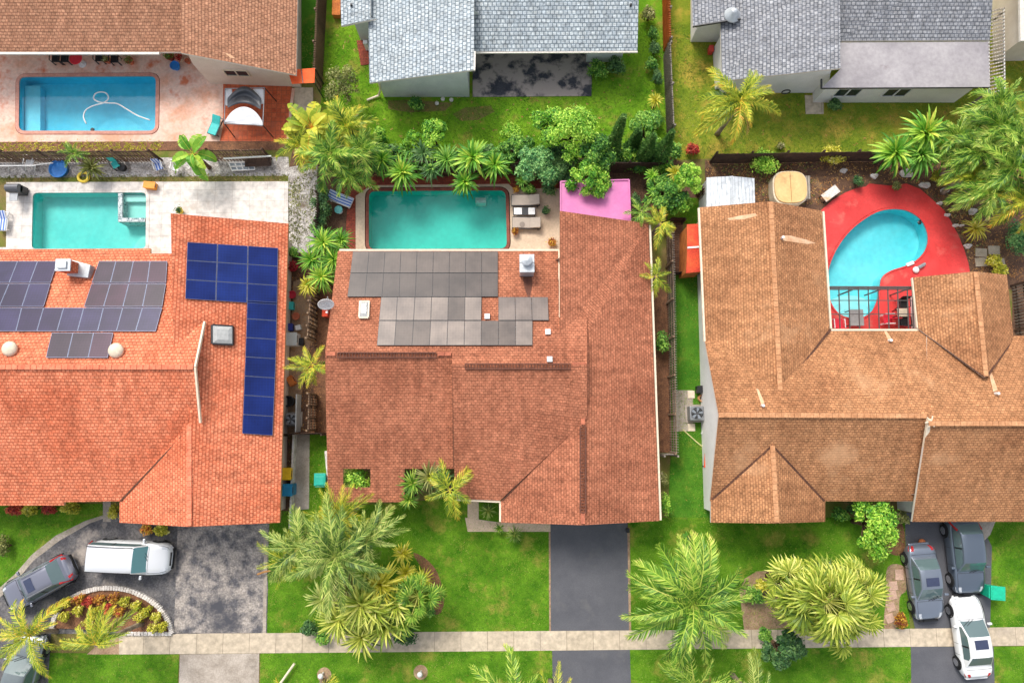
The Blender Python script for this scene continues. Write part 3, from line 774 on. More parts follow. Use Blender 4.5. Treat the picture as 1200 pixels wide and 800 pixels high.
# garage door and front door under the eaves
def door(h, a, b, z1, mat, name='garage_door'):
    a = Vector((a.x, a.y, 0)); b = Vector((b.x, b.y, 0)); d = b - a; nn = Vector((d.y, -d.x, 0)).normalized(); m_ = MB()
    rows = 4 if name == 'garage_door' else 1
    for i in range(rows):
        z0 = .02 + i * (z1 - .02) / rows; zz = (i + 1) * (z1) / rows - .02
        m_.obox((a + b) / 2 + nn * .03 + Vector((0, 0, (z0 + zz) / 2)), (d.length, .06, zz - z0), math.atan2(d.y, d.x))
    m_.build(name, mat, h, bevel=.01)
door(mh, P(648, 600, 2.6), P(735, 600, 2.6), 2.15, M['white']); door(mh, P(551, 572.4, 2.6), P(562, 572.8, 2.6), 2.05, M['wood_dark'], 'front_door')
a_, b_ = P(410, 545, 2.6), P(460, 545, 2.6); window(mh, (a_.x, a_.y, 0), (b_.x, b_.y, 0), .9, 2.0, (0, -1, 0))

M['pvframe'] = plain('anodised_panel_frame', W(120, 128, 150), .4, .5)
def solar(label, group, plane, rows, mats, framemat, lift=.11, gap=.014, name='solar_array', row_sheen=False):
    "rows: list of (py top, py bottom, [panel x edges at top], [panel x edges at bottom])"
    y0 = rows[0][0]; x0 = rows[0][2][0]
    c = on_plane(plane, x0, y0(x0) if callable(y0) else y0)[0]
    t = thing(name, label, 'solar array', (c.x, c.y, c.z), group)
    for ri, (yt, yb, xt, xb) in enumerate(rows):
        for i in range(len(xt) - 1):
            if xt[i] is None or xt[i + 1] is None: continue
            fy = (lambda v, X: v(X) if callable(v) else v)
            q = [on_plane(plane, xb[i], fy(yb, xb[i]), lift), on_plane(plane, xb[i + 1], fy(yb, xb[i + 1]), lift), on_plane(plane, xt[i + 1], fy(yt, xt[i + 1]), lift), on_plane(plane, xt[i], fy(yt, xt[i]), lift)]
            n = q[0][1]; q = [p for p, _ in q]; cc = sum(q, Vector()) / 4
            q = [p + (cc - p).normalized() * gap for p in q]
            b = MB(); low = [p - n * .045 for p in q]
            for k in range(4): b.poly([low[k], low[(k + 1) % 4], q[(k + 1) % 4], q[k]], 1)
            inn = [p + (cc - p).normalized() * .022 for p in q]
            for k in range(4): b.poly([q[k], q[(k + 1) % 4], inn[(k + 1) % 4], inn[k]], 1)
            b.poly([p - n * .004 for p in inn], 0)
            b.poly(list(reversed(low)), 1)
            kk = (i * 7 + ri * 3 + i * i)
            b.build('solar_panel', [mats[kk % 2 + (2 if ri > 1 and kk % 5 else 0)] if row_sheen else mats[kk % len(mats)], framemat], t)
    # mounting rails
    b = MB()
    for (yt, yb, xt, xb) in rows:
        X = [x for x in xt if x is not None]; B_ = [x for x in xb if x is not None]
        fy = (lambda v, X: v(X) if callable(v) else v)
        for k in (.25, .75):
            p0 = on_plane(plane, X[0] + (B_[0] - X[0]) * k + 1, fy(yt, X[0]) + (fy(yb, B_[0]) - fy(yt, X[0])) * k, .03)[0]; p1 = on_plane(plane, X[-1] + (B_[-1] - X[-1]) * k - 1, fy(yt, X[-1]) + (fy(yb, B_[-1]) - fy(yt, X[-1])) * k, .03)[0]
            b.bar(p0, p1, .04, .05)
    b.build('mounting_rail', M['grey_metal'], t)
    return t
def pv(name, c, rough=.25, lines=True, metallic=0.0):
    n = N(name); uv = n.uv()
    b = n.n('ShaderNodeTexBrick'); b.offset = 0
    b.inputs['Color1'].default_value = c; b.inputs['Color2'].default_value = c4(c, .93); b.inputs['Mortar'].default_value = c4(c, 1.5 if lines else 1.15)
    b.inputs['Scale'].default_value = 1; b.inputs['Brick Width'].default_value = .16; b.inputs['Row Height'].default_value = .16; b.inputs['Mortar Size'].default_value = .006
    n.l(uv, b.inputs['Vector'])
    f = n.noise(n.pos(), .7, 4); col = n.mix(1.0, b.outputs['Color'], n.ramp(f, [(.34, (.7, .7, .72, 1)), (.66, (1.2, 1.18, 1.16, 1))]), 'MULTIPLY')
    n.l(col, n.b.inputs['Base Color']); n.set(Roughness=rough, Metallic=metallic); n.b.inputs['Specular IOR Level'].default_value = 0.3; return n.mat
gm = [pv('grey_beige_panel_a', W(92, 82, 76), .42, False), pv('grey_beige_panel_b', W(78, 70, 66), .42, False), pv('grey_beige_panel_sheen_c', W(130, 118, 109), .42, False), pv('grey_beige_panel_sheen_d', W(114, 103, 96), .42, False)]  # c and d put the lower rows' sun sheen into the colour
x1 = [414, 433, 451.5, 470, 489, 508, 527, 546, 564.5, 583.5]
x2 = [411, 430.5, 450, 469, 488, 507.5, 526.5, 545.5, 564.5, 583.5]
x3 = [407.5, 428, 448, 468, 487, 507, 526.5, 545.5, 564.5, 583.5]
x3b = [447, 466, 486.5, 506, 525.5, 545, 564.5]
x4 = [444.5, 464.5, 485, 505, 525, 544.5, 564]
x4b = [444.5, 464.5, 485, 505, 525, 544.5, 564, 584, 604, 624]; x5 = [442, 462.5, 483, 503.5, 524, 544, 564, 584, 604, 624]
MPV = Pz(MT)
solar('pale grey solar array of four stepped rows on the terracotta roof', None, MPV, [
    (295.5, 320.8, x1, x2), (321.0, 348.6, x2, x3), (348.8, 376.3, x3b, x4), (348.8, 376.3, [584, 603.5, 622.8, 642], [584, 604, 623.5, 643]), (376.5, 405.5, x4b, x5)], gm, M['dark_metal'], gap=.012, row_sheen=True)

# --- left house
l_back = planar([(-90, 293, 2.7), (176, 291, 2.7), (0, 430, 5.2)], [(-90, 293), (176, 291), (176, 297), (201, 297), (203, 370), (238, 378), (228, 430), (-90, 430)])
l_wing = planar([(338, 262, 2.7), (328, 612, 2.7), (222, 617, 4.4)], [(200, 250), (338, 262), (328, 612), (222, 617), (222, 495), (203, 400)])
l_planes = [(l_back, 0),
    (planar([(-90, 430, 5.2), (228, 430, 5.2), (-90, 592, 2.7)], [(-90, 430), (228, 430), (234, 495), (226, 499), (140, 587), (75, 588), (75, 592), (-90, 592)]), 0),
    ([(222, 495, 4.4), (222, 617, 4.4), (140, 612, 2.7), (140, 587, 2.7)], 0), (l_wing, 0)]
lh, l_roof, l_wall, LW = house('left house with a bright orange tiled roof and two solar arrays', l_planes, [M['roof_orange'], M['fascia_tan']],
    [[(-60, 303), (170, 303), (212, 303), (212, 262), (326, 272), (317, 602), (150, 602), (148, 576), (-60, 580)]], M['stucco_beige'])
b = MB(); b.bar(P(240, 377, 4.42), P(229, 430, 5.22), .1, .16); b.bar(P(229, 430, 5.22), P(235, 495, 4.47), .1, .16); b.build('rake_board', M['cream'], l_roof)
LB = LW[0][0]; LWG = LW[3][0]
bm = [pv('blue_panel_a', W(20, 38, 98), .25), pv('blue_panel_b', W(17, 32, 86), .25), pv('blue_panel_c', W(25, 45, 108), .25)]
wy = lambda y0: (lambda x: y0 + (x - 219) * 0.065)
rows = []
ye = [284, 305.5, 328, 350.5]
xe = [(219.5, 255, 290.5, 326), (218.7, 254.5, 290.2, 325.6), (217.8, 253.6, 289.8, 325.2), (217, 253, 289.4, 324.8)]
for i in range(3): rows.append((wy(ye[i]), wy(ye[i + 1]), xe[i], xe[i + 1]))
yy = [347, 368.5, 390.5, 413, 435.5, 458, 480.5, 503]; xl = [289.4, 288.7, 288, 287.2, 286.3, 285.4, 284.5, 283.6]; xr = [324.8, 324.3, 323.8, 323.2, 322.4, 321.5, 320.5, 319.5]
for i in range(7): rows.append((wy(yy[i] + .6 - .3 * 0), wy(yy[i + 1] + .6), (xl[i], xr[i]), (xl[i + 1], xr[i + 1])))
solar('deep blue L shaped solar array on the right wing of the orange roof', None, LWG, rows, bm, M['pvframe'])
dm = [pv('dark_violet_panel_a', W(40, 30, 62), .3), pv('dark_violet_panel_b', W(62, 36, 54), .3), pv('dark_violet_panel_c', W(46, 40, 74), .3), pv('dark_violet_panel_d', W(54, 40, 54), .3)]
r1l = [-47, -24, -1, 22, 45.5, 69]; r2l = [-58, -35, -11.5, 12, 36, 60.5]
r3l = [-72, -47.5, -23.5, 0.5, 27, 52.5]
r1 = [117, 137, 157.5, 177, 197]; r2 = [108.5, 130.5, 152, 173.5, 195.5]; r3 = [99.5, 122.5, 145, 168, 191]
r2b = [-72, -47.5, -23.5, 0.5, 27, 52.5, 76, 99.5, 122.5, 145, 168, 191]; r3b = [-86, -60, -34, -6, 20, 44.5, 68, 92, 115.5, 137.5, 160, 183.5]
r4 = [62, 87, 111, 134]; r4b = [55, 80, 104.5, 127.5]
solar('dark violet solar array on the rear slope beside the chimney', None, LB, [(307, 332.5, r1l, r2l), (307, 332.5, r1, r2), (333.5, 360.5, r2l, r3l), (333.5, 360.5, r2, r3), (361.5, 389, r2b, r3b), (390.5, 420, r4, r4b)], dm, M['pvframe'])
# chimney with white flashing and a brick core
c = P(75, 311, 4.3); b = MB(); b.obox((c.x, c.y, 3.6), (.75, .6, 1.5)); b.build('chimney', M['roof_orange'], l_roof)
c2 = P(98, 316, 3.5); b = MB(); b.prism(xy([(88, 306), (110, 312), (107, 327), (82, 324)], 3.3), 3.0, 3.62); b.build('chimney_saddle', M['galv'], l_roof, bevel=.03)
b = MB(); b.obox((c.x, c.y, 4.38), (.86, .7, .08)); b.obox((c.x, c.y, 4.46), (.5, .4, .12)); b.build('chimney_cap', M['galv'], l_roof, bevel=.02)
for x, y in ((14, 409), (138, 411)):
    p, n = on_plane(LB, x, y); b = MB(); b.lathe((p.x, p.y, p.z - .1), [(.2, 0), (.2, .2), (.42, .22), (.4, .34), (.25, .44), (.03, .48)], 20); b.build('roof_vent', M['cream'], l_roof, smooth=True)
skylight(l_roof, LWG, [(249, 381), (273, 382.5), (273, 404), (249, 403)], M['dark_metal'], dome_m)
door(lh, P(232, 602, 2.6), P(300, 602, 2.6), 2.15, M['white'])

# --- right house
r_backl = [(826, 400, 2.98), (972, 385, 2.68), (1087, 385, 2.68), (1087, 487, 5.0), (842, 486, 5.0)]
r_backr = [(1086, 385, 2.75), (1188, 393, 2.75), (1290, 393, 2.75), (1290, 497, 5.1), (1087, 497, 5.1)]
r_planes = [(r_backl, 0), (r_backr, 0),
    ([(820, 243, 2.7), (903, 236, 4.2), (914, 460, 4.25), (826, 401, 2.7)], 0),
    ([(903, 236, 4.2), (963, 247, 2.8), (972, 385, 2.8), (914, 460, 4.25)], 0),
    ([(1070, 325, 2.85), (1143, 318, 4.2), (1155, 442, 4.25), (1076, 385, 2.85)], 0),
    ([(1143, 318, 4.2), (1180, 322, 2.85), (1188, 396, 2.85), (1155, 442, 4.25)], 0),
    ([(842, 486, 5.0), (1087, 487, 5.0), (1078, 540, 3.85), (1070, 587, 2.7), (832, 587, 2.7)], 0),
    ([(905, 521, 4.25), (910, 613, 4.25), (833, 612, 2.7), (833, 584, 2.7)], 0),
    ([(905, 521, 4.25), (910, 613, 4.25), (967, 611, 2.7), (967, 587, 2.7)], 0),
    ([(1087, 494, 5.3), (1290, 494, 5.3), (1290, 611, 2.75), (1069, 611, 2.75)], 0)]
rh, r_roof, r_wall, RW = house('right house with a tan brown roof wrapped round the red pool deck', r_planes, [M['roof_tan'], M['fascia']],
    [[(829, 248), (956, 256), (965, 396), (1098, 396), (1096, 338), (1172, 332), (1178, 400), (1280, 400), (1280, 603), (1082, 603), (1080, 578), (960, 578), (960, 602), (840, 602), (836, 490), (834, 404)]], M['stucco'])
b = MB(); b.bar(P(1088.5, 491, 5.3), P(1071, 604, 2.74), .2, .14)
for a in range(6): b.bar(P(1091, 494, 5.34), P(1091 + 7 * math.cos(a), 494 + 7 * math.sin(a), 5.34), .05, .05)
b.build('rake_board', M['cream'], r_roof)
for q_ in (((964.5, 248, 2.72), (973.5, 385, 2.72)), ((1069, 326, 2.76), (1075, 384, 2.76)), ((973, 386.6, 2.68), (1076, 386.6, 2.68)), ((818.7, 244, 2.66), (825.5, 400, 2.66))):
    b = MB(); b.bar(P(*q_[0]), P(*q_[1]), .11, .12); b.build('gutter', M['cream'], r_roof)
streak = mottle('bleached_streak', W(226, 186, 150), W(206, 156, 116), 2, 12, .15)
def patch(h, plane, pts, name='roof_stain', mat=None):
    b = MB(); b.poly([on_plane(plane, x, y, .006)[0] for x, y in pts]); b.build(name, mat or streak, h)
for pl_, x, y, q in ((RW[3][0], 916, 279, [(917, 276), (926, 276), (945, 281), (956, 285), (945, 286), (926, 283), (917, 282)]), (RW[0][0], 893, 475, [(886, 455), (889, 456), (896, 472), (892, 474)]), (RW[1][0], 1167, 461, [(1158, 434), (1161, 433), (1169, 457), (1164, 459)]), (RW[0][0], 1042, 399, [(1036, 388), (1039, 388), (1045, 397), (1041, 399)])):
    patch(r_roof, pl_, q)
    p, n = on_plane(pl_, x, y); b = MB(); b.tube([p - Vector((0, 0, .2)), p + Vector((0, 0, .24))], .08, 10); b.build('vent_pipe', M['white'], r_roof)
patch(r_roof, RW[2][0], [(852, 256), (866, 253), (885, 250), (888, 253), (872, 257), (855, 258)])
for y in (452, 497):
    p = P(834.5 if y < 480 else 836.5, y, 1.4); window(rh, (p.x - .0, p.y - .35, 0), (p.x - .0, p.y + .35, 0), .9, 1.9, (-1, 0, 0))
door(rh, P(1100, 603, 2.6), P(1195, 603, 2.6), 2.15, M['white'])

# --- top row
c_planes = [([(433, 97, 2.7), (555, 82, 4.15), (556, -70, 4.15), (430, -70, 2.7)], 0), ([(554.5, 60.5, 2.7), (747, 59.5, 2.7), (750, -70, 4.6), (554, -70, 4.6)], 0),
    ([(400, 30.5, 2.7), (441, 22, 3.25), (434, 22, 3.2), (434, -70, 3.2), (398, -70, 2.7)], 0)]
ch, c_roof, c_wall, CW = house('white walled house with a pale blue grey shingle roof above a black patio', c_planes, [M['roof_bluegrey'], M['fascia']],
    [[(441, 90), (547, 90), (547, 26), (692, 26), (692, 47), (735, 47), (735, -60), (441, -60)], [(412, 20), (436, 20), (436, -60), (412, -60)]], M['stucco_grey'])
for x, y in ((412, 7),): roof_vent(c_roof, CW[2][0], x, y, .12, M['dark_metal'])
roof_vent(c_roof, CW[1][0], 739, 7, .12, M['dark_metal'])
b = MB(); b.bar(P(554, 62, 2.62), P(747, 61, 2.62), .12, .1); b.bar(P(556, 83, 4.08), P(556.5, 61, 4.12), .1, .16); b.build('gutter', M['fascia'], c_roof)
b = MB(); b.tube([P(444, 97, 2.5), P(446, 104, 1.0), P(444, 112, .15), P(430, 117.5, .12)], .07, 8); b.build('downpipe', M['cream'], c_wall)
d_planes = [([(846, 95, 2.7), (985, 80, 4.3), (984, -70, 4.3), (842, -70, 2.7)], 0), ([(983, 48, 2.7), (1160, 47, 2.7), (1168, -70, 4.6), (982, -70, 4.6)], 0),
    ([(812, 31, 2.75), (868, 22, 3.35), (862, 12, 3.3), (858, -70, 3.3), (808, -70, 2.75)], 0), ([(985, 50, 2.62), (1158, 49, 2.62), (1160, 102, 2.42), (963, 103, 2.42), (985, 81, 2.5)], 1)]
dh, d_roof, d_wall, DW = house('white walled house with a mid grey shingle roof and a stained flat rear roof', d_planes, [M['roof_grey'], M['membrane'], M['fascia']],
    [[(858, 85), (974, 85), (974, 97), (1150, 97), (1150, -60), (858, -60)], [(822, 22), (862, 22), (862, -60), (822, -60)]], M['stucco'])
b = MB(); b.bar(P(962, 103.5, 2.36), P(1160, 102.5, 2.36), .07, .12); b.bar(P(962.5, 93, 2.36), P(962.5, 103.5, 2.36), .07, .12); b.bar(P(812, 31.5, 2.72), P(868, 22.5, 3.3), .06, .16); b.build('dark_fascia', M['dark_metal'], d_roof)
for x0 in (990, 1049): a_ = P(x0, 97, 2.6); window(dh, (a_.x, a_.y, 0), (a_.x + 1.5, a_.y, 0), .9, 1.9, (0, -1, 0))
b = MB(); c = P(864, 80, 0); b.bar(P(843, 50, .9), P(846, 97, .9), .35, 1.8); b.build('wall_return', M['stucco'], d_wall)
c = P(921, 106.5, 1.2); b = MB(); b.tube([c + Vector((.25 * math.cos(a * PI / 6), -.08, .25 * math.sin(a * PI / 6))) for a in range(13)], .04, 6); b.build('hose_reel', M['black'], d_wall)
# corner of the next house to the right
e_planes = [([(1196, 48, 3.0), (1300, 46, 3.0), (1300, -70, 3.6), (1194, -70, 3.6)], 0)]
eh, e_roof, e_wall, EW = house('beige house cut off by the top right corner', e_planes, [M['fascia'], M['fascia']], [[(1198, 46), (1290, 44), (1290, -60), (1196, -60)]], M['stucco_beige'])
# --- top left house
a_wing = [(212, 62, 4.9), (347, 88, 2.7), (350, -70, 2.7), (213, -70, 4.9)]
a_planes = [([(-90, 61, 2.7), (213, 61, 2.7), (213, -70, 4.9), (-90, -70, 4.9)], 0), (a_wing, 0)]
ah, a_roof, a_wall, AW = house('brown shingle roofed house behind the bright blue pool', a_planes, [M['roof_brown'], M['fascia']],
    [[(-60, 22), (225, 22), (225, 74), (338, 78), (338, -60), (-60, -60)]], M['stucco_beige'])
b = MB(); b.bar(P(-60, 63, 2.64), P(187, 63, 2.64), .13, .12); b.bar(P(187, 55, 2.6), P(187, 63, 2.6), .1, .1); b.bar(P(187, 56, 2.66), P(212, 57, 2.66), .1, .12); b.build('gutter', M['fascia'], a_roof)
patch(a_roof, AW[1][0], [(263, 62), (270, 64), (276, 69), (270, 68)])
p0 = P(250, 85, 1.6); p1 = P(278, 87, 1.6); 
q = [P(x, y, 2.6) for x, y in ((225, 74), (338, 78))]; d_ = (q[1] - q[0]); nn = Vector((d_.y, -d_.x, 0)).normalized()
A_ = q[0] + d_ * .27; B_ = q[0] + d_ * .52; window(ah, (A_.x, A_.y, 0), (B_.x, B_.y, 0), 1.25, 1.95, nn, 'cream')
# ridge and hip caps, valley lines, painted shade at the roof step
capT = mottle('terracotta_cap', W(190, 112, 82), W(160, 90, 66), 2, 9, .3); capO = mottle('orange_cap', W(230, 138, 102), W(208, 110, 78), 2, 9, .25); capB = mottle('tan_cap', W(206, 152, 108), W(182, 126, 84), 2, 9, .25); vly = mottle('valley_dirt_and_step_shade', W(104, 66, 46), W(80, 50, 36), 2, 9, .35)
ridge_cap(m_roof, capT, [((382, 414.5, 4.62), (394, 414.5, 4.62)), ((513, 414.5, 4.62), (529, 414.5, 4.62)), ((670, 427, RZ + .02), (687, 427, RZ + .02)), ((683, 601, 4.12), (683, 614, 4.12)), ((683, 490, 4.12), (683, 498, 4.12))])
ridge_cap(l_roof, capO, [((-88, 430, 5.22), (227, 430, 5.22)), ((222, 497, 4.42), (222, 616, 4.42))], .26)
ridge_cap(r_roof, capB, [((842, 486, 5.0), (1086, 487, 5.02)), ((1088, 496, 5.32), (1289, 496, 5.32)), ((903, 237, 4.22), (914, 459, 4.27)), ((1143, 319, 4.22), (1155, 441, 4.27)), ((905, 522, 4.27), (910, 612, 4.27))], .26)
ridge_cap(r_roof, vly, [((973, 386, 2.74), (915, 459, 4.2)), ((1077, 386, 2.74), (1154, 441, 4.2)), ((1187, 397, 2.74), (1156, 441, 4.2)), ((906, 523, 4.2), (966, 587, 2.72)), ((904, 523, 4.2), (834, 585, 2.72))], .12, 'flashing_and_step_shade', .01)
ridge_cap(m_roof, vly, [((682, 491, 4.06), (588, 586, 2.74)), ((531, 430, hf(430) + .03), (532.4, 548, hf(548) + .03))], .1, 'flashing_and_step_shade', .01)  # strip along the step paints in the shade beside the higher roof part
ridge_cap(l_roof, vly, [((224, 500, 4.36), (141, 587, 2.76))], .08, 'flashing_and_step_shade', .01)
# ------------------------------------------------------------------ fences
def fence(name, label, a, b, h=1.8, mat='wood_fence', post='wood_post', step=2.3, rails=(0.35, 1.0, 1.6), side=1, cat='fence', group=None, gap=0.0, lean=0.0):
    "boards along a line with posts and rails on one side; each post is a part"
    a = Vector((a[0], a[1], 0)); b = Vector((b[0], b[1], 0)); d = b - a; L_ = d.length; x = d.normalized(); y = Vector((-x.y, x.x, 0)) * side
    t = thing(name, label, cat, a.lerp(b, .5), group)
    m = MB(); n = max(2, int(L_ / (.15 + gap))); rnd = random.Random(int(L_ * 100))
    for i in range(n):
        p = a + d * ((i + .5) / n); hh = h + rnd.uniform(-.04, .03)
        q = p + y * (lean * rnd.uniform(.5, 1.3))
        m.bar(p + Vector((0, 0, .04)), q + Vector((0, 0, hh)), L_ / n - gap - .006, .022)
    m.build('board_panel', M[mat], t)
    for z in rails:
        if z < h:
            r = MB(); r.bar(a + y * .04 + Vector((0, 0, z)), b + y * .04 + Vector((0, 0, z)), .05, .09); r.build('rail', M[post], t)
    k = max(1, round(L_ / step))
    for i in range(k + 1):
        p = a + d * (i / k) + y * .1; m = MB(); m.obox((p.x, p.y, h / 2 + .03), (.1, .1, h + .06), math.atan2(d.y, d.x)); m.build('post', M[post], t)
    return t
fence('wooden_fence', 'wooden fence with open rails between the brown roofed house and the pale grey one', P(384, -40), P(377, 104), 1.9, side=-1)
fence('wooden_fence', 'orange and grey wooden fence beside the row of shrubs at the top', P(776, -40), P(778, 62), 1.8, 'wood_orange', 'wood_grey', side=1)
fence('wooden_fence', 'bleached grey fence leading down to the four cypresses', P(778, 66), P(782, 160), 1.7, 'wood_grey', 'wood_grey', side=1)
fence('wooden_fence', 'brown slatted fence below the peach deck, left part', P(-60, 191), P(190, 190), 1.7, 'wood_fence', 'wood_dark', side=1, gap=.05, lean=.05)
fence('wooden_fence', 'brown slatted fence below the orange tiles, right part', P(255, 189), P(318, 188.5), 1.7, 'wood_fence', 'wood_dark', side=1, gap=.05, lean=.05)
fence('wooden_fence', 'dark timber fence behind the palms of the teal pool', P(440, 201), P(775, 203), 1.7, 'wood_dark', 'wood_dark', side=1)
fence('wooden_fence', 'dark timber fence below the yellowing lawn', P(832, 192), P(1034, 189), 1.6, 'wood_dark', 'wood_dark', side=1)
fence('wooden_fence', 'ivy covered dark fence left of the brick path', P(380, 234), P(377, 300), 1.6, 'wood_dark', 'wood_dark', side=-1)
fence('wooden_fence', 'dark ladder like fence beside the satellite dish', P(375, 330), P(370, 400), 1.7, 'wood_dark', 'wood_post', side=-1, gap=.1, step=.8)
fence('wooden_fence', 'dark fence below the yellow green palm in the left alley', P(372, 462), P(371, 504), 1.7, 'wood_dark', 'wood_post', side=-1, step=.8)
fence('wooden_fence', 'long weathered fence with posts along the right of the terracotta roof', P(781.5, 272), P(786, 530), 1.75, 'wood_grey', 'wood_post', side=-1)
fence('wooden_gate', 'short wooden gate closing the end of the right alley fence', P(772, 531), P(787, 531), 1.6, 'wood_grey', 'wood_grey', side=-1, cat='gate')
fence('wooden_gate', 'dark gate across the left alley above the concrete path', P(336, 508), P(385, 507), 1.6, 'wood_dark', 'wood_dark', side=-1, cat='gate')
fence('wooden_fence', 'ragged grey fence along the right edge beside the tan roof', P(1186, 335), P(1196, 440), 1.7, 'wood_grey', 'wood_dark', side=-1, gap=.04, lean=.1)
fence('timber_edging', 'low brown rail above the red shed, at the top of its dirt run', P(783, 260), P(799, 260), .9, 'wood_dark', 'wood_dark', side=-1, cat='fence', rails=(.5,))
fence('timber_edging', 'low brown rail below the red shed, where the side lawn begins', P(784, 322), P(820, 322), .9, 'wood_dark', 'wood_dark', side=-1, cat='fence', rails=(.5,))
fence('wooden_fence', 'low orange fence against the tan roof above the air conditioner', P(823, 380), P(829, 442), 1.5, 'wood_orange', 'wood_orange', side=1, rails=(.4, 1.2))
# slatted screen beside the flat roof
t = thing('slatted_pergola', 'white slatted pergola beside the stained flat roof', 'pergola', P(1160, 60))
for yv in (14, 108):
    for xv in (1158, 1176):
        p = P(xv, yv, 1.9); b = MB(); b.obox((p.x, p.y, .95), (.1, .1, 1.9)); b.build('post', M['wood_grey'], t)
for xv in (1158, 1176):
    b = MB(); b.bar(P(xv, 11, 1.95), P(xv + 1, 110, 1.95), .06, .1); b.build('beam', M['white'], t)
for i in range(24):
    yv = 12 + i * 4.15; b = MB(); b.bar(P(1155.5, yv + 3, 2.02), P(1177.5, yv - 2.4, 2.02), .085, .05); b.build('slat', M['wood_grey'], t)

# ------------------------------------------------------------------ sheds, covers
# pink patio roof
t = thing('patio_roof', 'bright pink flat patio roof half under an overhanging tree', 'patio roof', P(697, 232))
pk = mottle('pink_roof_paint', W(196, 104, 158), W(208, 122, 170), .5, 6, .06, rough=.5, bump=0)
q = Pz([(657, 213, 2.35), (737, 211, 2.35), (739, 268, 2.5), (657, 252, 2.5)]); b = MB(); b.slab(q, .08, 0, 0); b.build('roof_sheet', pk, t)
b = MB(); b.bar(q[0] + Vector((0, 0, .02)), q[1] + Vector((0, 0, .02)), .08, .1); b.bar(q[1] + Vector((0, 0, .02)), q[2] + Vector((0, 0, .02)), .08, .1); b.bar(q[3] + Vector((0, 0, .02)), q[0] + Vector((0, 0, .02)), .08, .1); b.build('edge_trim', pk, t)
for x, y in ((660, 216), (734, 214)):
    p = P(x, y, 2.2); b = MB(); b.obox((p.x, p.y, 1.12), (.09, .09, 2.24)); b.build('post', M['white'], t)
# white metal shed
def shed(name, label, roof_pts, h0, hr, wallm, roofm, trim=None, ridge='y', cat='shed'):
    A_, B_, C_, D_ = Pz([(x, y, h0) for x, y in roof_pts]); c = (A_ + B_ + C_ + D_) / 4; t = thing(name, label, cat, (c.x, c.y, 0))
    ins = lambda p: c + (p - c) * .95
    b = MB(); b.prism([(ins(p).x, ins(p).y) for p in (A_, B_, C_, D_)], 0, h0 - .06); w_ = b.build('wall', wallm, t)
    U = Vector((0, 0, hr - h0)); b = MB()
    if ridge == 'y':
        r0, r1 = (A_ + B_) / 2 + U, (C_ + D_) / 2 + U; b.slab([A_, r0, r1, D_], .05, 0, 0); b.slab([r0, B_, C_, r1], .05, 0, 0)
        g_ = [(A_, B_, r0), (D_, C_, r1)]
    else:
        r0, r1 = (A_ + D_) / 2 + U, (B_ + C_) / 2 + U; b.slab([A_, B_, r1, r0], .05, 0, 0); b.slab([r0, r1, C_, D_], .05, 0, 0)
        g_ = [(A_, D_, r0), (B_, C_, r1)]
    b.build('roof', roofm, t)
    b = MB()
    for p, q_, r_ in g_: b.poly([ins(p) - Vector((0, 0, .06)), ins(q_) - Vector((0, 0, .06)), ins(r_) - Vector((0, 0, .1))])
    b.build('gable', wallm, t)
    b = MB(); b.bar(r0 + Vector((0, 0, .02)), r1 + Vector((0, 0, .02)), .1, .04); b.build('ridge_cap', trim or roofm, t)
    return t
rib = bricks('white_ribbed_sheet', W(222, 226, 228), W(206, 210, 214), W(166, 172, 178), 6, .22, .02, 0.0, fine=3, bumps=.4)
s_ = shed('garden_shed', 'white ribbed metal shed between the round crowned trees and the hot tub', [(828, 208), (884, 209), (885, 243), (828, 245)], 2.0, 2.3, M['stucco_grey'], rib, M['galv'])
redp = mottle('red_painted_boards', W(206, 60, 42), W(226, 96, 50), 1.4, 10, .25, stain=W(222, 190, 168), stain_scale=.9, stain_lo=.62)
s_ = shed('garden_shed', 'small red painted shed squeezed against the tan roof', [(805, 263), (824, 262), (824, 318), (804, 320)], 1.9, 2.1, M['wood_orange'], redp, M['stucco'], 'x')
b = MB(); p = P(807, 275, 1); b.obox((p.x - .02, p.y, 1.0), (.05, .7, 1.7)); b.build('door', redp, s_)
fence('wooden_gate', 'dark brown gate leaf standing beside the red shed', P(816, 225), P(822, 240), 1.4, 'wood_fence', 'wood_dark', side=-1, cat='gate')
# orange canopy next to the brown house
t = thing('awning', 'small orange canvas awning against the corner of the brown shingle roof', 'awning', P(352, 92))
q = Pz([(337, 82, 2.2), (369, 80, 2.0), (368.5, 97, 2.0), (342, 98.5, 2.2)]); om = mottle('orange_canvas', W(230, 84, 30), W(238, 104, 44), 1.2, 8, .12, rough=.8)
b = MB(); b.slab(q, .03, 0, 0); b.build('canvas', om, t)
for k in (1, 2): b = MB(); p = q[k]; b.obox((p.x, p.y, .98), (.05, .05, 1.96)); b.build('post', M['dark_metal'], t)
b = MB(); b.bar((q[0] + q[1]) / 2 + Vector((0, 0, .02)), (q[3] + q[2]) / 2 + Vector((0, 0, .02)), .04, .03); b.build('seam', M['dark_metal'], t)
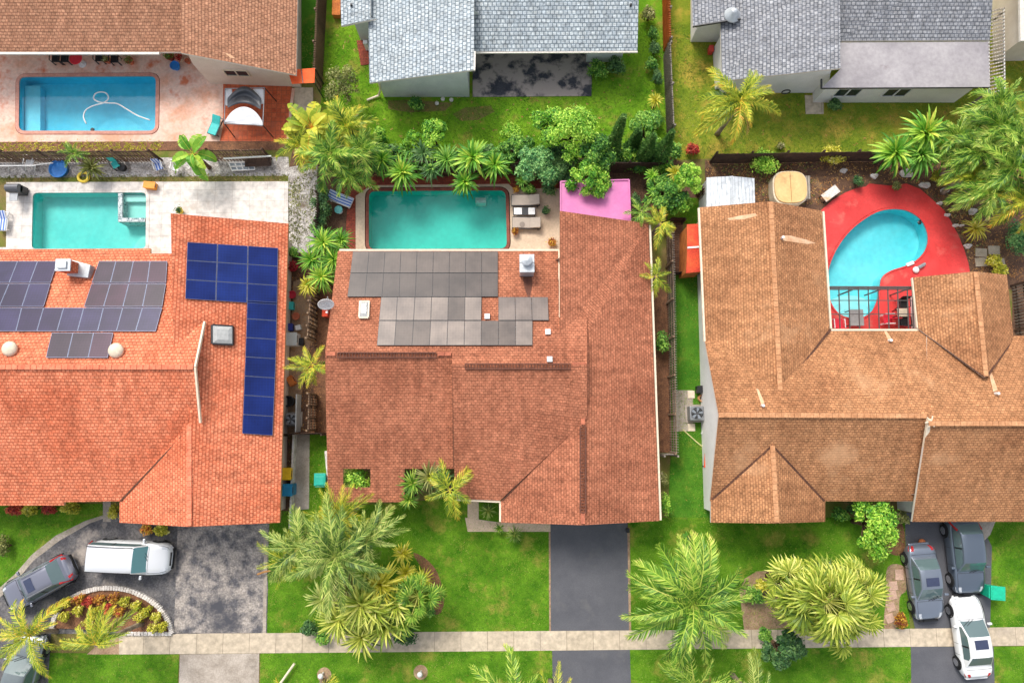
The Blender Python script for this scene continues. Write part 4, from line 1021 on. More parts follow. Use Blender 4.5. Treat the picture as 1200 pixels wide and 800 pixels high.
# torn gazebo
t = thing('gazebo', 'collapsed gazebo with a white sheet and a dark grey tarp on the orange tiles', 'gazebo', P(286, 135))
cl = plain('white_canvas', W(232, 232, 232), .8, var=.05); tp = plain('dark_grey_tarp', W(74, 76, 80), .45, var=.3, scale=2)
def cloth(pts_grid, name, mat):
    b = MB(); R_ = len(pts_grid); C_ = len(pts_grid[0])
    for i in range(R_ - 1):
        for j in range(C_ - 1): b.poly([pts_grid[i][j], pts_grid[i + 1][j], pts_grid[i + 1][j + 1], pts_grid[i][j + 1]])
    o = b.build(name, mat, t, smooth=True); md = o.modifiers.new('weld', 'WELD'); md.merge_threshold = .001; sm = o.modifiers.new('s', 'SUBSURF'); sm.levels = 1; sm.render_levels = 2
    sd_ = o.modifiers.new('t', 'SOLIDIFY'); sd_.thickness = .02; return o
rn = random.Random(3)
def patchgrid(x0, x1, y0f, y1f, hf_, nx=9, ny=7):
    return [[P(x0 + (x1 - x0) * j / nx, y0f(j / nx) + (y1f(j / nx) - y0f(j / nx)) * i / ny, hf_(j / nx, i / ny) + rn.uniform(-.05, .05)) for j in range(nx + 1)] for i in range(ny + 1)]
cloth(patchgrid(263, 308, lambda u: 143 - 18 * math.sin(u * PI) ** .7, lambda u: 144 + 4 * u, lambda u, v: 1.9 + .35 * math.sin(u * PI) * (1 - v)), 'canvas', cl)
cloth(patchgrid(266.5, 306, lambda u: 115 - 14 * math.sin(u * PI), lambda u: 127 - 7 * math.sin(u * PI) + 2 * u, lambda u, v: 2.0 + .3 * math.sin(u * PI) * (.4 + .6 * math.sin(v * 9))), 'tarp', tp)
cloth(patchgrid(264, 272, lambda u: 104, lambda u: 124, lambda u, v: 1.8, 3, 5), 'canvas', cl); cloth(patchgrid(296, 309, lambda u: 104, lambda u: 122, lambda u, v: 1.8, 3, 5), 'canvas', cl)
for (x, y), (x2, y2) in (((264, 104), (266, 118)), ((310, 103), (324, 119)), ((263, 145), (275, 161)), ((308, 147), (320, 161))):
    b = MB(); p0 = P(x, y, 1.95); p1 = P(x2, y2, 0.08); b.tube([p1, p0], .035, 8); b.build('pole', M['dark_metal'], t)
for s0, s1 in (((264, 104), (310, 103)), ((310, 103), (308, 147)), ((308, 147), (263, 145)), ((263, 145), (264, 104))):
    b = MB(); b.tube([P(*s0, 1.95), P(*s1, 1.95)], .03, 8); b.build('top_rail', M['grey_metal'], t)
# hot tub
c = P(926.5, 219.5, .85); t = thing('hot_tub', 'round hot tub under a split tan cover beside the white shed', 'hot tub', (c.x, c.y, 0))
def squircle(c, r, k=3.2, n=40, sx=1.0, sy=1.0): return [(c.x + r * sx * math.copysign(abs(math.cos(a)) ** (2 / k), math.cos(a)), c.y + r * sy * math.copysign(abs(math.sin(a)) ** (2 / k), math.sin(a))) for a in [2 * PI * i / n for i in range(n)]]
b = MB(); b.prism(squircle(c, 1.08), 0, .78); b.build('shell', M['cream'], t, bevel=.03)
tan = mottle('tan_vinyl_cover', W(226, 190, 130), W(214, 172, 112), 1.1, 7, .1, stain=W(190, 150, 100), stain_scale=1.2, rough=.6)
sq = squircle(c, 1.0, 3.0)
for sgn in (-1, 1):
    q = [(max(x, c.x + .012) if sgn > 0 else min(x, c.x - .012), y) for x, y in sq]; q2 = []
    for p in q:
        if not q2 or (abs(p[0] - q2[-1][0]) + abs(p[1] - q2[-1][1])) > 1e-4: q2.append(p)
    q2 = [p for i, p in enumerate(q2) if not (abs(p[0] - c.x) < .013 and abs(p[1] - c.y) < .9)]
    b = MB(); b.prism(q2, .78, .9); o = b.build('cover', tan, t, bevel=.03)
b = MB(); b.prism(xy([(944, 206), (949.5, 206), (949.5, 233), (944, 233)], .5), 0, .5); b.build('step', M['wood_grey'], t)

# ------------------------------------------------------------------ furniture
def lounger(label, px, py, rz, L_=1.95, W_=.68, fabric=None, frame='white', back=.35, group=None, pillow=False, z=DZ + .02):
    c = P(px, py, z + .35); t = thing('sun_lounger', label, 'sun lounger', (c.x, c.y, z), group, rz)
    fb = fabric or M['white']
    def W_at(x, y, zz): return Vector((c.x, c.y, z)) + Matrix.Rotation(rz, 3, 'Z') @ Vector((x, y, zz))
    b = MB()
    for s in (-1, 1): b.bar(W_at(-L_ / 2, s * W_ / 2, .3), W_at(L_ / 2, s * W_ / 2, .3), .05, .06)
    for x in (-L_ / 2, 0, L_ / 2): b.bar(W_at(x, -W_ / 2, .3), W_at(x, W_ / 2, .3), .05, .05)
    b.build('frame', M[frame], t)
    for x in (-L_ * .42, L_ * .42):
        for s in (-1, 1): b = MB(); b.bar(W_at(x, s * W_ / 2, 0), W_at(x, s * W_ / 2, .3), .05, .05); b.build('leg', M[frame], t)
    hx = L_ * .12
    b = MB(); Mx = Matrix.Rotation(rz, 3, 'Z'); b.obox(W_at((-L_ / 2 + hx) / 2, 0, .355), (L_ / 2 + hx, W_ * .92, .06), M=Mx); b.build('seat_cushion', fb, t, bevel=.02)
    a0, a1 = W_at(hx, 0, .36), W_at(L_ / 2, 0, .36 + back); b = MB(); b.bar(a0, a1, W_ * .92, .06); b.build('backrest', fb, t, bevel=.02)
    if pillow: b = MB(); b.bar(a1 - (a1 - a0) * .35 + Vector((0, 0, .07)), a1 + Vector((0, 0, .07)), W_ * .7, .1); b.build('pillow', M['cream'], t, bevel=.04)
    return t
def stripes(name, c1, c2, w_=.1):
    n = N(name); uvn = n.n('ShaderNodeTexCoord').outputs['Object']
    s = n.n('ShaderNodeSeparateXYZ'); n.l(uvn, s.inputs[0]); m_ = n.n('ShaderNodeMath', operation='MULTIPLY'); n.l(s.outputs['Y'], m_.inputs[0]); m_.inputs[1].default_value = 1 / w_
    f = n.n('ShaderNodeMath', operation='FRACT'); n.l(m_.outputs[0], f.inputs[0]); n.l(n.ramp(f.outputs[0], [(.45, c1), (.5, c2)]), n.b.inputs['Base Color']); n.set(Roughness=.8); return n.mat
blue_st = stripes('blue_striped_fabric', W(70, 110, 190), W(206, 214, 232), .17)
taupe = plain('taupe_cushion', W(178, 164, 150), .9, var=.06); aqua = plain('aqua_sling', W(60, 190, 184), .6); blue = plain('sky_blue_plastic', W(46, 128, 204), .4)
lounger('blue striped lounger on the brick path left of the teal pool', 399.5, 233, R(158), 1.45, .62, blue_st)
lounger('plain taupe lounger in front of the brick strip, right of the teal pool', 616, 234.5, R(0), 1.75, .72, taupe, 'dark_metal', .2)
lounger('taupe lounger with a round emblem on its cushion, beside the small potted plant', 617, 261, R(-2), 1.75, .72, taupe, 'dark_metal', .2)
p = P(612, 263, .47); b = MB(); b.lathe(p, [(.17, 0), (.17, .012), (.05, .014)], 20); b.build('emblem', plain('faded_grey_print', W(140, 128, 118), .9), bpy.data.objects['sun_lounger.002'])
lounger('turquoise sling chair beside the collapsed gazebo', 252, 147.5, R(70), 1.2, .6, aqua, 'dark_metal', .3)
lounger('turquoise lounge float chair on the left edge of the pale deck', 3, 259, R(88), 1.2, .55, blue_st, 'white', .25)
def chair(label, px, py, rz, mat, frame='dark_metal', s=1.0, z=DZ + .01, group=None, name='patio_chair'):
    c = P(px, py, z + .4); t = thing(name, label, 'chair', (c.x, c.y, z), group, rz)
    def A(x, y, zz): return Vector((c.x, c.y, z)) + Matrix.Rotation(rz, 3, 'Z') @ (Vector((x, y, zz)) * s)
    Mx = Matrix.Rotation(rz, 3, 'Z')
    b = MB(); b.obox(A(0, 0, .42), (.5 * s, .5 * s, .05), M=Mx); b.build('seat', mat, t, bevel=.02)
    b = MB(); b.bar(A(-.24, 0, .44), A(-.34, 0, .9), .5 * s, .05); b.build('backrest', mat, t, bevel=.02)
    for x in (-.22, .22):
        for y in (-.22, .22): b = MB(); b.bar(A(x, y, 0), A(x, y, .42), .035, .035); b.build('leg', M[frame], t)
    for y in (-.27, .27): b = MB(); b.bar(A(-.28, y, .64), A(.2, y, .62), .05, .03); b.bar(A(.2, y, .62), A(.22, y, .0), .03, .03); b.build('armrest', M[frame], t)
    return t
blk = plain('black_mesh_fabric', W(34, 32, 32), .8)
chair('black chair leftmost of the row under the brown roof', 65.5, 69, R(-90), blk); chair('black chair right beside the red round table', 76, 69, R(-90), blk)
chair('black chair to the right of the gap, left of a potted plant', 116.5, 68, R(-90), blk); chair('black chair between two potted plants under the brown roof', 134.5, 69.5, R(-90), blk)
def round_table(label, px, py, r, top, z=DZ + .01, h=.72, leg='white', name='round_table'):
    c = P(px, py, z + h); t = thing(name, label, 'table', (c.x, c.y, z))
    b = MB(); b.lathe((c.x, c.y, z + h - .03), [(r * .96, 0), (r, .015), (r * .96, .03)], 24); b.build('tabletop', top, t)
    b = MB(); b.tube([(c.x, c.y, z), (c.x, c.y, z + h - .03)], .04, 8); b.build('pedestal', M[leg], t)
    b = MB(); b.lathe((c.x, c.y, z), [(r * .6, 0), (r * .55, .04), (.05, .06)], 16); b.build('base', M[leg], t)
    return t
redpl = plain('red_plastic', W(220, 44, 62), .4); teal = plain('teal_plastic', W(26, 168, 146), .45); bluebin = plain('blue_plastic', W(26, 128, 172), .45); yel = plain('yellow_plastic', W(236, 190, 30), .45)
round_table('round red table between the black chairs on the peach deck', 88.5, 68.5, .42, redpl)
round_table('small round teal table below the blue striped lounger', 396.5, 245.5, .26, plain('teal_metal', W(74, 160, 158), .5), h=.45)
def table(label, px, py, sx, sy, rz, top, h=.7, z=DZ + .01, name='table', leg='dark_metal', cat='table'):
    c = P(px, py, z + h); t = thing(name, label, cat, (c.x, c.y, z), None, rz)
    def A(x, y, zz): return Vector((c.x, c.y, z)) + Matrix.Rotation(rz, 3, 'Z') @ Vector((x, y, zz))
    b = MB(); b.obox(A(0, 0, h - .02), (sx, sy, .05), M=Matrix.Rotation(rz, 3, 'Z')); b.build('tabletop', top, t, bevel=.01)
    for x in (-1, 1):
        for y in (-1, 1): b = MB(); b.bar(A(x * (sx / 2 - .06), y * (sy / 2 - .06), 0), A(x * (sx / 2 - .06), y * (sy / 2 - .06), h - .04), .05, .05); b.build('leg', M[leg], t)
    return t
t = table('low patterned table between the two taupe loungers', 614.5, 247.5, 1.4, .5, 0, M['dark_metal'], .4)
table('low table with a mottled white and orange top at the edge of the red deck', 973.5, 226.5, 1.15, .55, R(36), mottle('white_orange_worn_paint', W(226, 220, 210), W(206, 196, 186), 2.5, 9, .3, stain=W(226, 160, 90), stain_scale=.8), .45, .02)
for x, w_, m_ in ((607, .5, M['white']), (623, .42, M['white'])):
    p = P(x, 247.5, DZ + .47); b = MB(); b.obox(p, (w_, .44, .06)); tag(b.build('seat_pad', m_, bevel=.015), 'white slatted pad at the %s end of the low patterned table' % ('left' if x < 610 else 'right'), 'cushion')
p = P(632, 247, DZ + .47)
# grill on the pale deck, boxes, baskets
t = thing('barbecue_grill', 'dark barbecue grill at the top left corner of the pale deck', 'grill', P(17, 222, .05))
c = P(17, 221, .8); b = MB(); b.obox((c.x, c.y, .5), (.8, .5, .75)); b.build('cabinet', M['dark_metal'], t, bevel=.03); b = MB(); b.tube([(c.x - .4, c.y, .9), (c.x + .4, c.y, .9)], .26, 12); b.build('lid', plain('grey_enamel', W(92, 92, 96), .4, .3), t); b = MB(); b.obox((c.x, c.y - .55, .82), (.5, .5, .04)); b.build('side_shelf', M['grey_metal'], t)
def crate(name, label, px, py, sx, sy, h, rz, mat, cat, z=.05, lid=None, bevel=.04):
    c = P(px, py, z + h); t = thing(name, label, cat, (c.x, c.y, z), None, rz); Mx = Matrix.Rotation(rz, 3, 'Z')
    b = MB(); q = [(-sx / 2, -sy / 2), (sx / 2, -sy / 2), (sx / 2, sy / 2), (-sx / 2, sy / 2)]
    b.obox((c.x, c.y, z + h * .45), (sx * .94, sy * .94, h * .9), M=Mx); b.build('body', mat, t, bevel=bevel)
    b = MB(); b.obox((c.x, c.y, z + h * .95), (sx, sy, h * .1), M=Mx); b.build('lid', lid or mat, t, bevel=bevel * .6)
    b = MB(); p = Vector((c.x, c.y, z + h + .01)) + Mx @ Vector((sx * .5, 0, -.06)); b.obox(p, (.06, sy * .5, .05), M=Mx); b.build('handle', M['dark_metal'], t)
    return t
crate('storage_box', 'orange storage box on the top edge of the pale deck', 174.5, 216.5, .75, .45, .4, R(-6), plain('orange_box_plastic', W(232, 144, 32), .5), 'box')
crate('recycling_bin', 'yellow recycling bin beside the orange roof', 335, 555, .62, .72, .85, 0, yel, 'bin', 0)
crate('recycling_bin', 'blue recycling bin beside the orange roof, next to the yellow one', 336.5, 574, .6, .72, .9, 0, bluebin, 'bin', 0)
def wheelie(label, px, py, rz, mat, s=1.0):
    h = 1.05 * s; c = P(px, py, h); t = thing('trash_bin', label, 'bin', (c.x, c.y, 0), None, rz); Mx = Matrix.Rotation(rz, 3, 'Z')
    A = lambda x, y, z: Vector((c.x, c.y, 0)) + Mx @ Vector((x, y, z)) * s
    b = MB()
    lo, hi = .24, .31
    pts = [A(-lo, -lo, .06), A(lo, -lo, .06), A(lo, lo, .06), A(-lo, lo, .06)], [A(-hi, -hi, .95), A(hi, -hi, .95), A(hi, hi, .95), A(-hi, hi, .95)]
    b.poly(list(reversed(pts[0]))); b.poly(pts[1])
    for i in range(4): b.poly([pts[0][i], pts[0][(i + 1) % 4], pts[1][(i + 1) % 4], pts[1][i]])
    b.build('body', mat, t, bevel=.03)
    b = MB(); b.obox(A(.02, 0, .99), (.72 * s, .68 * s, .07 * s), M=Mx); b.obox(A(-.05, 0, 1.035), (.5 * s, .52 * s, .04 * s), M=Mx); b.build('lid', mat, t, bevel=.025)
    b = MB(); b.tube([A(-.4, -.28, .97), A(-.4, .28, .97)], .022 * s, 8); b.build('handle', mat, t)
    for y in (-.3, .3): b = MB(); b.tube([A(-.27, y - .03, .12), A(-.27, y + .03, .12)], .12 * s, 12); b.build('wheel', M['rubber'], t)
    return t
wheelie('teal wheeled trash bin on the path strip beside the middle house', 374.5, 562, R(90), teal, 1.0)
wheelie('teal wheeled trash bin lying on the lawn right of the dark blue car', 1170, 695, R(-5), plain('bright_teal_plastic', W(24, 180, 140), .45), 1.15)
# AC units
def ac(label, px, py, s=.82, body=None):
    c = P(px, py, .8); t = thing('air_conditioner', label, 'air conditioner', (c.x, c.y, 0))
    b = MB(); b.obox((c.x, c.y, .04), (s * 1.25, s * 1.25, .1)); b.build('pad', M['concrete_old'], t)
    b = MB(); b.obox((c.x, c.y, .44), (s, s, .7)); b.build('cabinet', body or M['grey_metal'], t, bevel=.05)
    b = MB(); b.lathe((c.x, c.y, .79), [(s * .42, 0), (s * .42, .015)], 28); b.build('fan_opening', M['black'], t)
    b = MB()
    for i in range(5):
        a = i * 2 * PI / 5; d = Vector((math.cos(a), math.sin(a), 0)); e_ = Vector((-d.y, d.x, 0)); o = Vector((c.x, c.y, .812)); b.poly([o + d * .08, o + d * s * .38 - e_ * .05, o + d * s * .38 + e_ * .12, o + d * .1 + e_ * .06])
    b.build('fan_blade', plain('steel_fan', W(170, 180, 190), .4, .5), t)
    b = MB()
    for r in (.1, .2, .3, .4):
        b.tube([(c.x + r * s * 1.04 * math.cos(a), c.y + r * s * 1.04 * math.sin(a), .835) for a in [i * PI / 12 for i in range(25)]], .008, 4)
    b.tube([(c.x - s * .4, c.y, .835), (c.x + s * .4, c.y, .835)], .01, 4); b.tube([(c.x, c.y - s * .4, .835), (c.x, c.y + s * .4, .835)], .01, 4); b.build('grille', M['grey_metal'], t)
    return t
ac('air conditioner with a visible fan between the side lawn slabs and the right house', 817, 484, .86)
ac('grey air conditioner under the orange roof in the left alley', 341, 491, .72)
for (x, y, lab, sx) in ((810, 462, 'pale square slab above the air conditioner on the side lawn', .42), (810.5, 500.5, 'pale square slab below the air conditioner on the side lawn', .42)):
    b = MB(); p = P(x, y, .05); b.obox((p.x, p.y, .035), (sx, sx * 1.1, .07)); tag(b.build('stepping_stone', M['cream'], bevel=.015), lab, 'paving slab')
b = MB(); c = P(823, 466.5, .1); 
for k in range(4): b.tube([(c.x + .24 * math.cos(a), c.y + .2 * math.sin(a), .05 + .07 * k) for a in [i * PI / 12 for i in range(25)]], .04, 6)
tag(b.build('hose_coil', plain('tan_rubber', W(196, 140, 90), .6)), 'tan coil of hose lying by the right house above the air conditioner', 'hose')
crate('utility_box', 'black utility box against the right house above the hose coil', 820.5, 456, .32, .45, .6, 0, M['black'], 'box', 0)
crate('electric_meter', 'grey electric meter box on the right house below the air conditioner', 830, 515, .25, .4, .9, 0, M['grey_metal'], 'box', 0)
table('red bench table by the wall of the right house', 830.5, 537, .5, 1.1, R(-6), redp, .6, 0)
b = MB(); b.tube(smooth_path([P(800, 503, .05), P(809, 511, .05), P(818, 519, .05), P(826, 525, .08)], 5), .035, 6); tag(b.build('garden_hose', plain('pale_hose', W(214, 206, 140), .6)), 'pale hose running diagonally to the red bench table', 'hose')
b = MB(); b.tube(smooth_path([P(822, 508, .1), P(826, 502, .3), P(829, 509, .15), P(824, 514, .1)], 4), .05, 6); tag(b.build('garden_hose', M['white']), 'small white tangle of pipe beside the right house', 'hose')
# satellite dish
p = P(382, 355, 4.2); t = thing('satellite_dish', 'white oval satellite dish at the left end of the terracotta roof', 'dish', P(384, 350, 3.4))
b = MB(); b.tube([P(385, 350, 3.1), P(384, 348, 3.9), P(383, 353, 4.15)], .035, 8); b.build('mast', M['grey_metal'], t)
n_ = Vector((.15, -.75, .55)).normalized(); u_ = n_.cross(Vector((0, 0, 1))).normalized(); v_ = u_.cross(n_); b = MB(); prev = None
for k in range(5):
    r = .46 * k / 4; ring = [p + u_ * r * 1.0 * math.cos(a) + v_ * r * .9 * math.sin(a) + n_ * (r * r * .55) for a in [i * PI / 12 for i in range(24)]]
    if prev:
        for i in range(24): b.poly([prev[i], ring[i], ring[(i + 1) % 24], prev[(i + 1) % 24]])
    prev = ring
o = b.build('reflector', M['white'], t, smooth=True); md = o.modifiers.new('t', 'SOLIDIFY'); md.thickness = .025
b = MB(); b.tube([p - v_ * .4 + n_ * .06, p - v_ * .2 + n_ * .55], .02, 6); b.build('feed_arm', M['grey_metal'], t); b = MB(); b.obox(p - v_ * .18 + n_ * .57, (.09, .09, .14)); b.build('receiver', M['white'], t)
# ------------------------------------------------------------------ screen enclosure behind the right house
t = thing('screen_enclosure', 'dark framed screen enclosure roof over the end of the kidney pool', 'enclosure', P(1022, 360))
zt = 2.45
fr = plain('bronze_frame', W(92, 84, 80), .4, .3)
X = [972.5 + (1070 - 972.5) * i / 8.5 for i in range(9)] + [1070]
for i, x in enumerate(X): b = MB(); b.bar(P(x - 1, 337, zt), P(x + .5, 385, zt), .05, .06); b.build('rafter', fr, t)
for y in (352, 368): b = MB(); b.bar(P(972, y, zt), P(1071, y, zt), .045, .05); b.build('purlin', fr, t)
b = MB(); b.bar(P(971, 336.5, zt), P(1070, 336.5, zt), .1, .14); b.bar(P(971, 338.8, zt), P(1070, 338.8, zt), .07, .14, 0); b.build('header_beam', fr, t)
for x in (972.5, 1005, 1038, 1069): p = P(x, 337, zt); b = MB(); b.obox((p.x, p.y, zt / 2), (.07, .07, zt)); b.build('post', fr, t)
chair('bright red chair in the left corner under the screen enclosure', 981, 379, R(90), redpl, 'white', 1.2)
chair('bright red round backed chair in the middle under the screen enclosure', 1040, 374, R(180), redpl, 'white', 1.1)
chair('black chair with a beige cushion nearer the pool under the enclosure', 1058, 356, R(-90), blk, s=1.1); chair('black chair nearer the house under the enclosure', 1058.5, 376, R(90), blk, s=1.15)
b = MB(); p = P(1058, 365.5, .72); tt = table('small beige table between the two black chairs under the enclosure', 1058, 366, .65, .5, 0, M['cream'], .66)
table('square grey table beside the aqua steps under the enclosure', 1004, 372, .85, 1.0, 0, plain('grey_table_top', W(150, 146, 142), .7), .68)
c = P(1016, 360, .07)
for (x, y, lab) in ((1072.5, 316.5, 'white round pool toy on the red deck'),):
    b = MB(); b.lathe(P(x, y, DZ + .01), [(.12, 0), (.2, .06), (.2, .12), (.1, .2)], 16); tag(b.build('chlorine_float', M['white'], smooth=True), lab, 'pool toy')
b = MB(); b.tube([P(1075, 314, DZ + .06), P(1084, 309, DZ + .08)], .1, 8); b.obox(P(1080, 312, DZ + .16), (.35, .12, .12), R(30), 0); tag(b.build('pool_brush', M['grey_metal']), 'grey and white brush head lying on the red deck', 'pool brush')
b = MB(); b.obox(P(1066.5, 309, DZ + .05), (.5, .22, .1), R(22)); tag(b.build('skimmer_lid', M['white'], bevel=.03), 'white return cover on the rim of the kidney pool', 'pool fitting')
# ------------------------------------------------------------------ stones round the red deck
ST = [(988, 200, .5, 10, 'flat pale slab leaning by the variegated yellow shrub'), (1025, 206, .6, -8, 'square pale block above the red deck'), (1063, 203, .8, 30, 'long white stone at the top right of the red deck'), (1084, 217, .65, 12, 'white lumpy stone below the yellow bush'),
      (1107, 223, .5, 40, 'grey stone under the palms right of the red deck'), (1101, 238, .35, 20, 'small grey stone on the curve of the red deck, upper one'), (1110, 252, .4, 5, 'small grey stone on the curve of the red deck, lower one'), (1120, 264, .45, -20, 'white stone beside the grassy clump'), (1140, 248, .6, 35, 'square tan stone above the grassy clump'), (1134, 288, .5, 10, 'pale stone at the end of the red deck'), (1127, 264, .3, 20, 'little white stone against the grassy clump')]
for x, y, s, rz, lab in ST:
    rr = random.Random(x); b = MB(); c = P(x, y, .1); ring = []
    for k in range(9): a = 2 * PI * k / 9 + R(rz); r = s * .5 * rr.uniform(.55, 1.15); ring.append((c.x + r * 1.15 * math.cos(a), c.y + r * .75 * math.sin(a)))
    b.prism(ring, 0, .10 + .12 * s); b.prism([(c.x + (q_[0] - c.x) * .6 + .06 * s, c.y + (q_[1] - c.y) * .6) for q_ in ring], .1 + .12 * s, .18 + .2 * s); o = b.build('garden_stone', M['stone'], bevel=.05); tag(o, lab, 'stone')
for k, (x, y) in enumerate(((1150, 296), (1165, 293), (1150, 307), (1171, 308))):
    b = MB(); c = P(x, y, .05); b.obox((c.x, c.y, .03), (.72, .55, .07), R(3 * k - 4)); tag(b.build('stepping_stone', M['paver'], bevel=.015), ['upper left', 'upper right', 'lower left', 'lower right'][k] + ' paver of the tan patch right of the red deck', 'paving slab')
for k, (x, y) in enumerate(((1054, 673), (1047, 686), (1046, 697), (1044, 711), (1043, 724))):
    b = MB(); c = P(x, y, .05); b.obox((c.x, c.y, .03), (.5, .5 if k else .62, .06), R(5 * k)); tag(b.build('stepping_stone', mottle('pinkish_paver', W(206, 172, 150), W(180, 146, 126), 2, 12, .2), bevel=.015), 'pinkish paver, ' + ['first from the drive at the top', 'second from the top', 'third from the top', 'fourth from the top', 'last before the sidewalk'][k] + ', beside the fan palms', 'paving slab')
# ------------------------------------------------------------------ left strip between the two left pools
t = thing('rack', 'low grey and brown rail frame at the left end of the gravel strip', 'rack', P(20, 198))
for i, x in enumerate((-6, 10, 30, 41)): b = MB(); b.bar(P(x, 200, 0), P(x, 195, .9), .05, .05); b.build('post', M['stucco_grey'], t)
b = MB(); b.bar(P(-10, 194.5, .92), P(42, 194, .92), .06, .05); b.build('rail', M['white'], t)
b = MB(); b.bar(P(40, 193.5, .95), P(62, 191, .95), .04, .04); b.build('rail', M['white'], t)
chair('white folding chair leaning on the brown fence at the left', 35, 191, R(-100), M['white'], 'white', 1.0, .01)
c = P(68, 197.5, .3); t = thing('wading_pool', 'round blue tub on the gravel strip by a little palm', 'tub', (c.x, c.y, 0))
b = MB(); b.lathe((c.x, c.y, 0), [(.5, 0), (.56, .3), (.6, .32), (.54, .33), (.5, .1), (.02, .1)], 24); b.build('shell', blue, t, smooth=True)
b = MB(); b.lathe((c.x, c.y, .2), [(.51, 0), (.5, .02)], 24); b.build('water', blue, t)
def pot(label, px, py, r, h, mat, plant=None, z=.02, name='flower_pot', leaves=None):
    c = P(px, py, z + h); t = thing(name, label, 'plant pot', (c.x, c.y, z))
    b = MB(); b.lathe((c.x, c.y, z), [(r * .65, 0), (r * .95, h * .85), (r * 1.05, h * .86), (r * 1.05, h), (r * .9, h), (r * .85, h * .8), (.02, h * .8)], 18); b.build('pot', mat, t, smooth=False)
    if leaves: POT_PLANTS.append((t, c, r, h + z, leaves))
    return t
POT_PLANTS = []
terra = plain('terracotta_clay', W(190, 104, 72), .8); yclay = plain('yellow_glaze', W(226, 196, 60), .5)
c = P(97, 207, .2); b = MB(); b.tube([(c.x + .33 * math.cos(a), c.y + .3 * math.sin(a), .12) for a in [i * PI / 12 for i in range(25)]], .09, 8); tag(b.build('tyre_planter', yclay), 'yellow painted ring planter below the little palm', 'planter')
chair('teal garden chair in front of the brown fence', 135, 192.5, R(-60), aqua, 'dark_metal', .9, .01); chair('blue and white folding chair left of the banana clump', 186, 195, R(-70), blue_st, 'white', .95, .01); chair('white garden chair below the banana clump', 206, 196, R(-100), M['white'], 'white', .95, .01)
b = MB(); c = P(143, 196, .2); b.lathe((c.x, c.y, 0), [(.22, 0), (.25, .3), (.1, .34)], 14); tag(b.build('bucket', M['black']), 'black bucket beside the teal garden chair', 'bucket')
t = thing('wooden_bench', 'brown wooden swing bench with a white rail at the end of the brown fence', 'bench', P(298, 192))
b = MB(); b.bar(P(287, 191, .45), P(318, 190, .45), .5, .06); b.build('seat', M['wood_dark'], t); b = MB(); b.bar(P(262, 186, 1.15), P(318, 183, 1.15), .08, .08); b.build('top_rail', M['stucco_grey'], t)
for x in (288, 317): b = MB(); b.bar(P(x, 193, 0), P(x, 187, 1.1), .07, .07); b.build('leg', M['wood_dark'], t)
t = thing('lattice_panel', 'pale grey lattice panel lying on the gravel strip', 'panel', P(285, 194))
b = MB(); q = Pz([(268, 191, .25), (297, 190, .25), (299, 199, .2), (272, 200, .2)]); b.slab(q, .04, 0, 0); b.build('board', plain('grey_blue_board', W(150, 158, 164), .6), t)
b = MB()
for k in range(5): b.bar(q[0].lerp(q[1], k / 4) + Vector((0, 0, .03)), q[3].lerp(q[2], k / 4) + Vector((0, 0, .03)), .07, .04)
for k in range(3): b.bar(q[0].lerp(q[3], k / 2) + Vector((0, 0, .03)), q[1].lerp(q[2], k / 2) + Vector((0, 0, .03)), .07, .04)
b.build('lattice', M['white'], t)
pot('blue basket pot in the corner of the peach deck', 204.5, 76.5, .3, .35, blue, z=DZ); pot('dark red clay pot under the brown roof gutter', 198, 65, .28, .4, plain('red_clay', W(150, 60, 44), .8), z=DZ, leaves='green')
pot('pale potted shrub between the blue basket and the house wall', 210, 68, .2, .3, M['cream'], z=DZ, leaves='redleaf'); pot('potted leafy plant between the black chairs', 124.5, 69.5, .22, .35, terra, z=DZ, leaves='olive')
pot('large potted plant under the brown roof, rightmost of the row', 151, 70.5, .25, .35, terra, z=DZ, leaves='olive'); pot('small red clay pot on the wall side of the blue basket', 219, 71, .16, .3, terra, z=DZ)
pot('potted flowers at the top corner of the middle patio', 605, 222, .17, .3, terra, z=DZ, leaves='croton'); pot('round dark potted plant right of the patterned table', 639.5, 247, .22, .3, M['dark_metal'], z=DZ, leaves='dark')
pot('potted croton at the pool edge below the emblem lounger', 603.5, 271, .2, .3, terra, z=DZ, leaves='croton'); pot('potted flowering plant in the lower right patio corner', 647, 284, .24, .3, terra, z=DZ, leaves='croton')
pot('small yellow green bucket pot beside the orange wing roof', 210, 246.5, .2, .3, yclay, z=DZ, leaves='dark')
c = P(1080, 635, .12); b = MB(); b.lathe((c.x, c.y, 0), [(.1, 0), (.2, .1), (.2, .22), (.1, .3), (.02, .31)], 16); tag(b.build('clay_jar', plain('orange_clay', W(206, 120, 70), .7), smooth=True), 'small orange clay jar behind the grey blue sedan', 'jar')
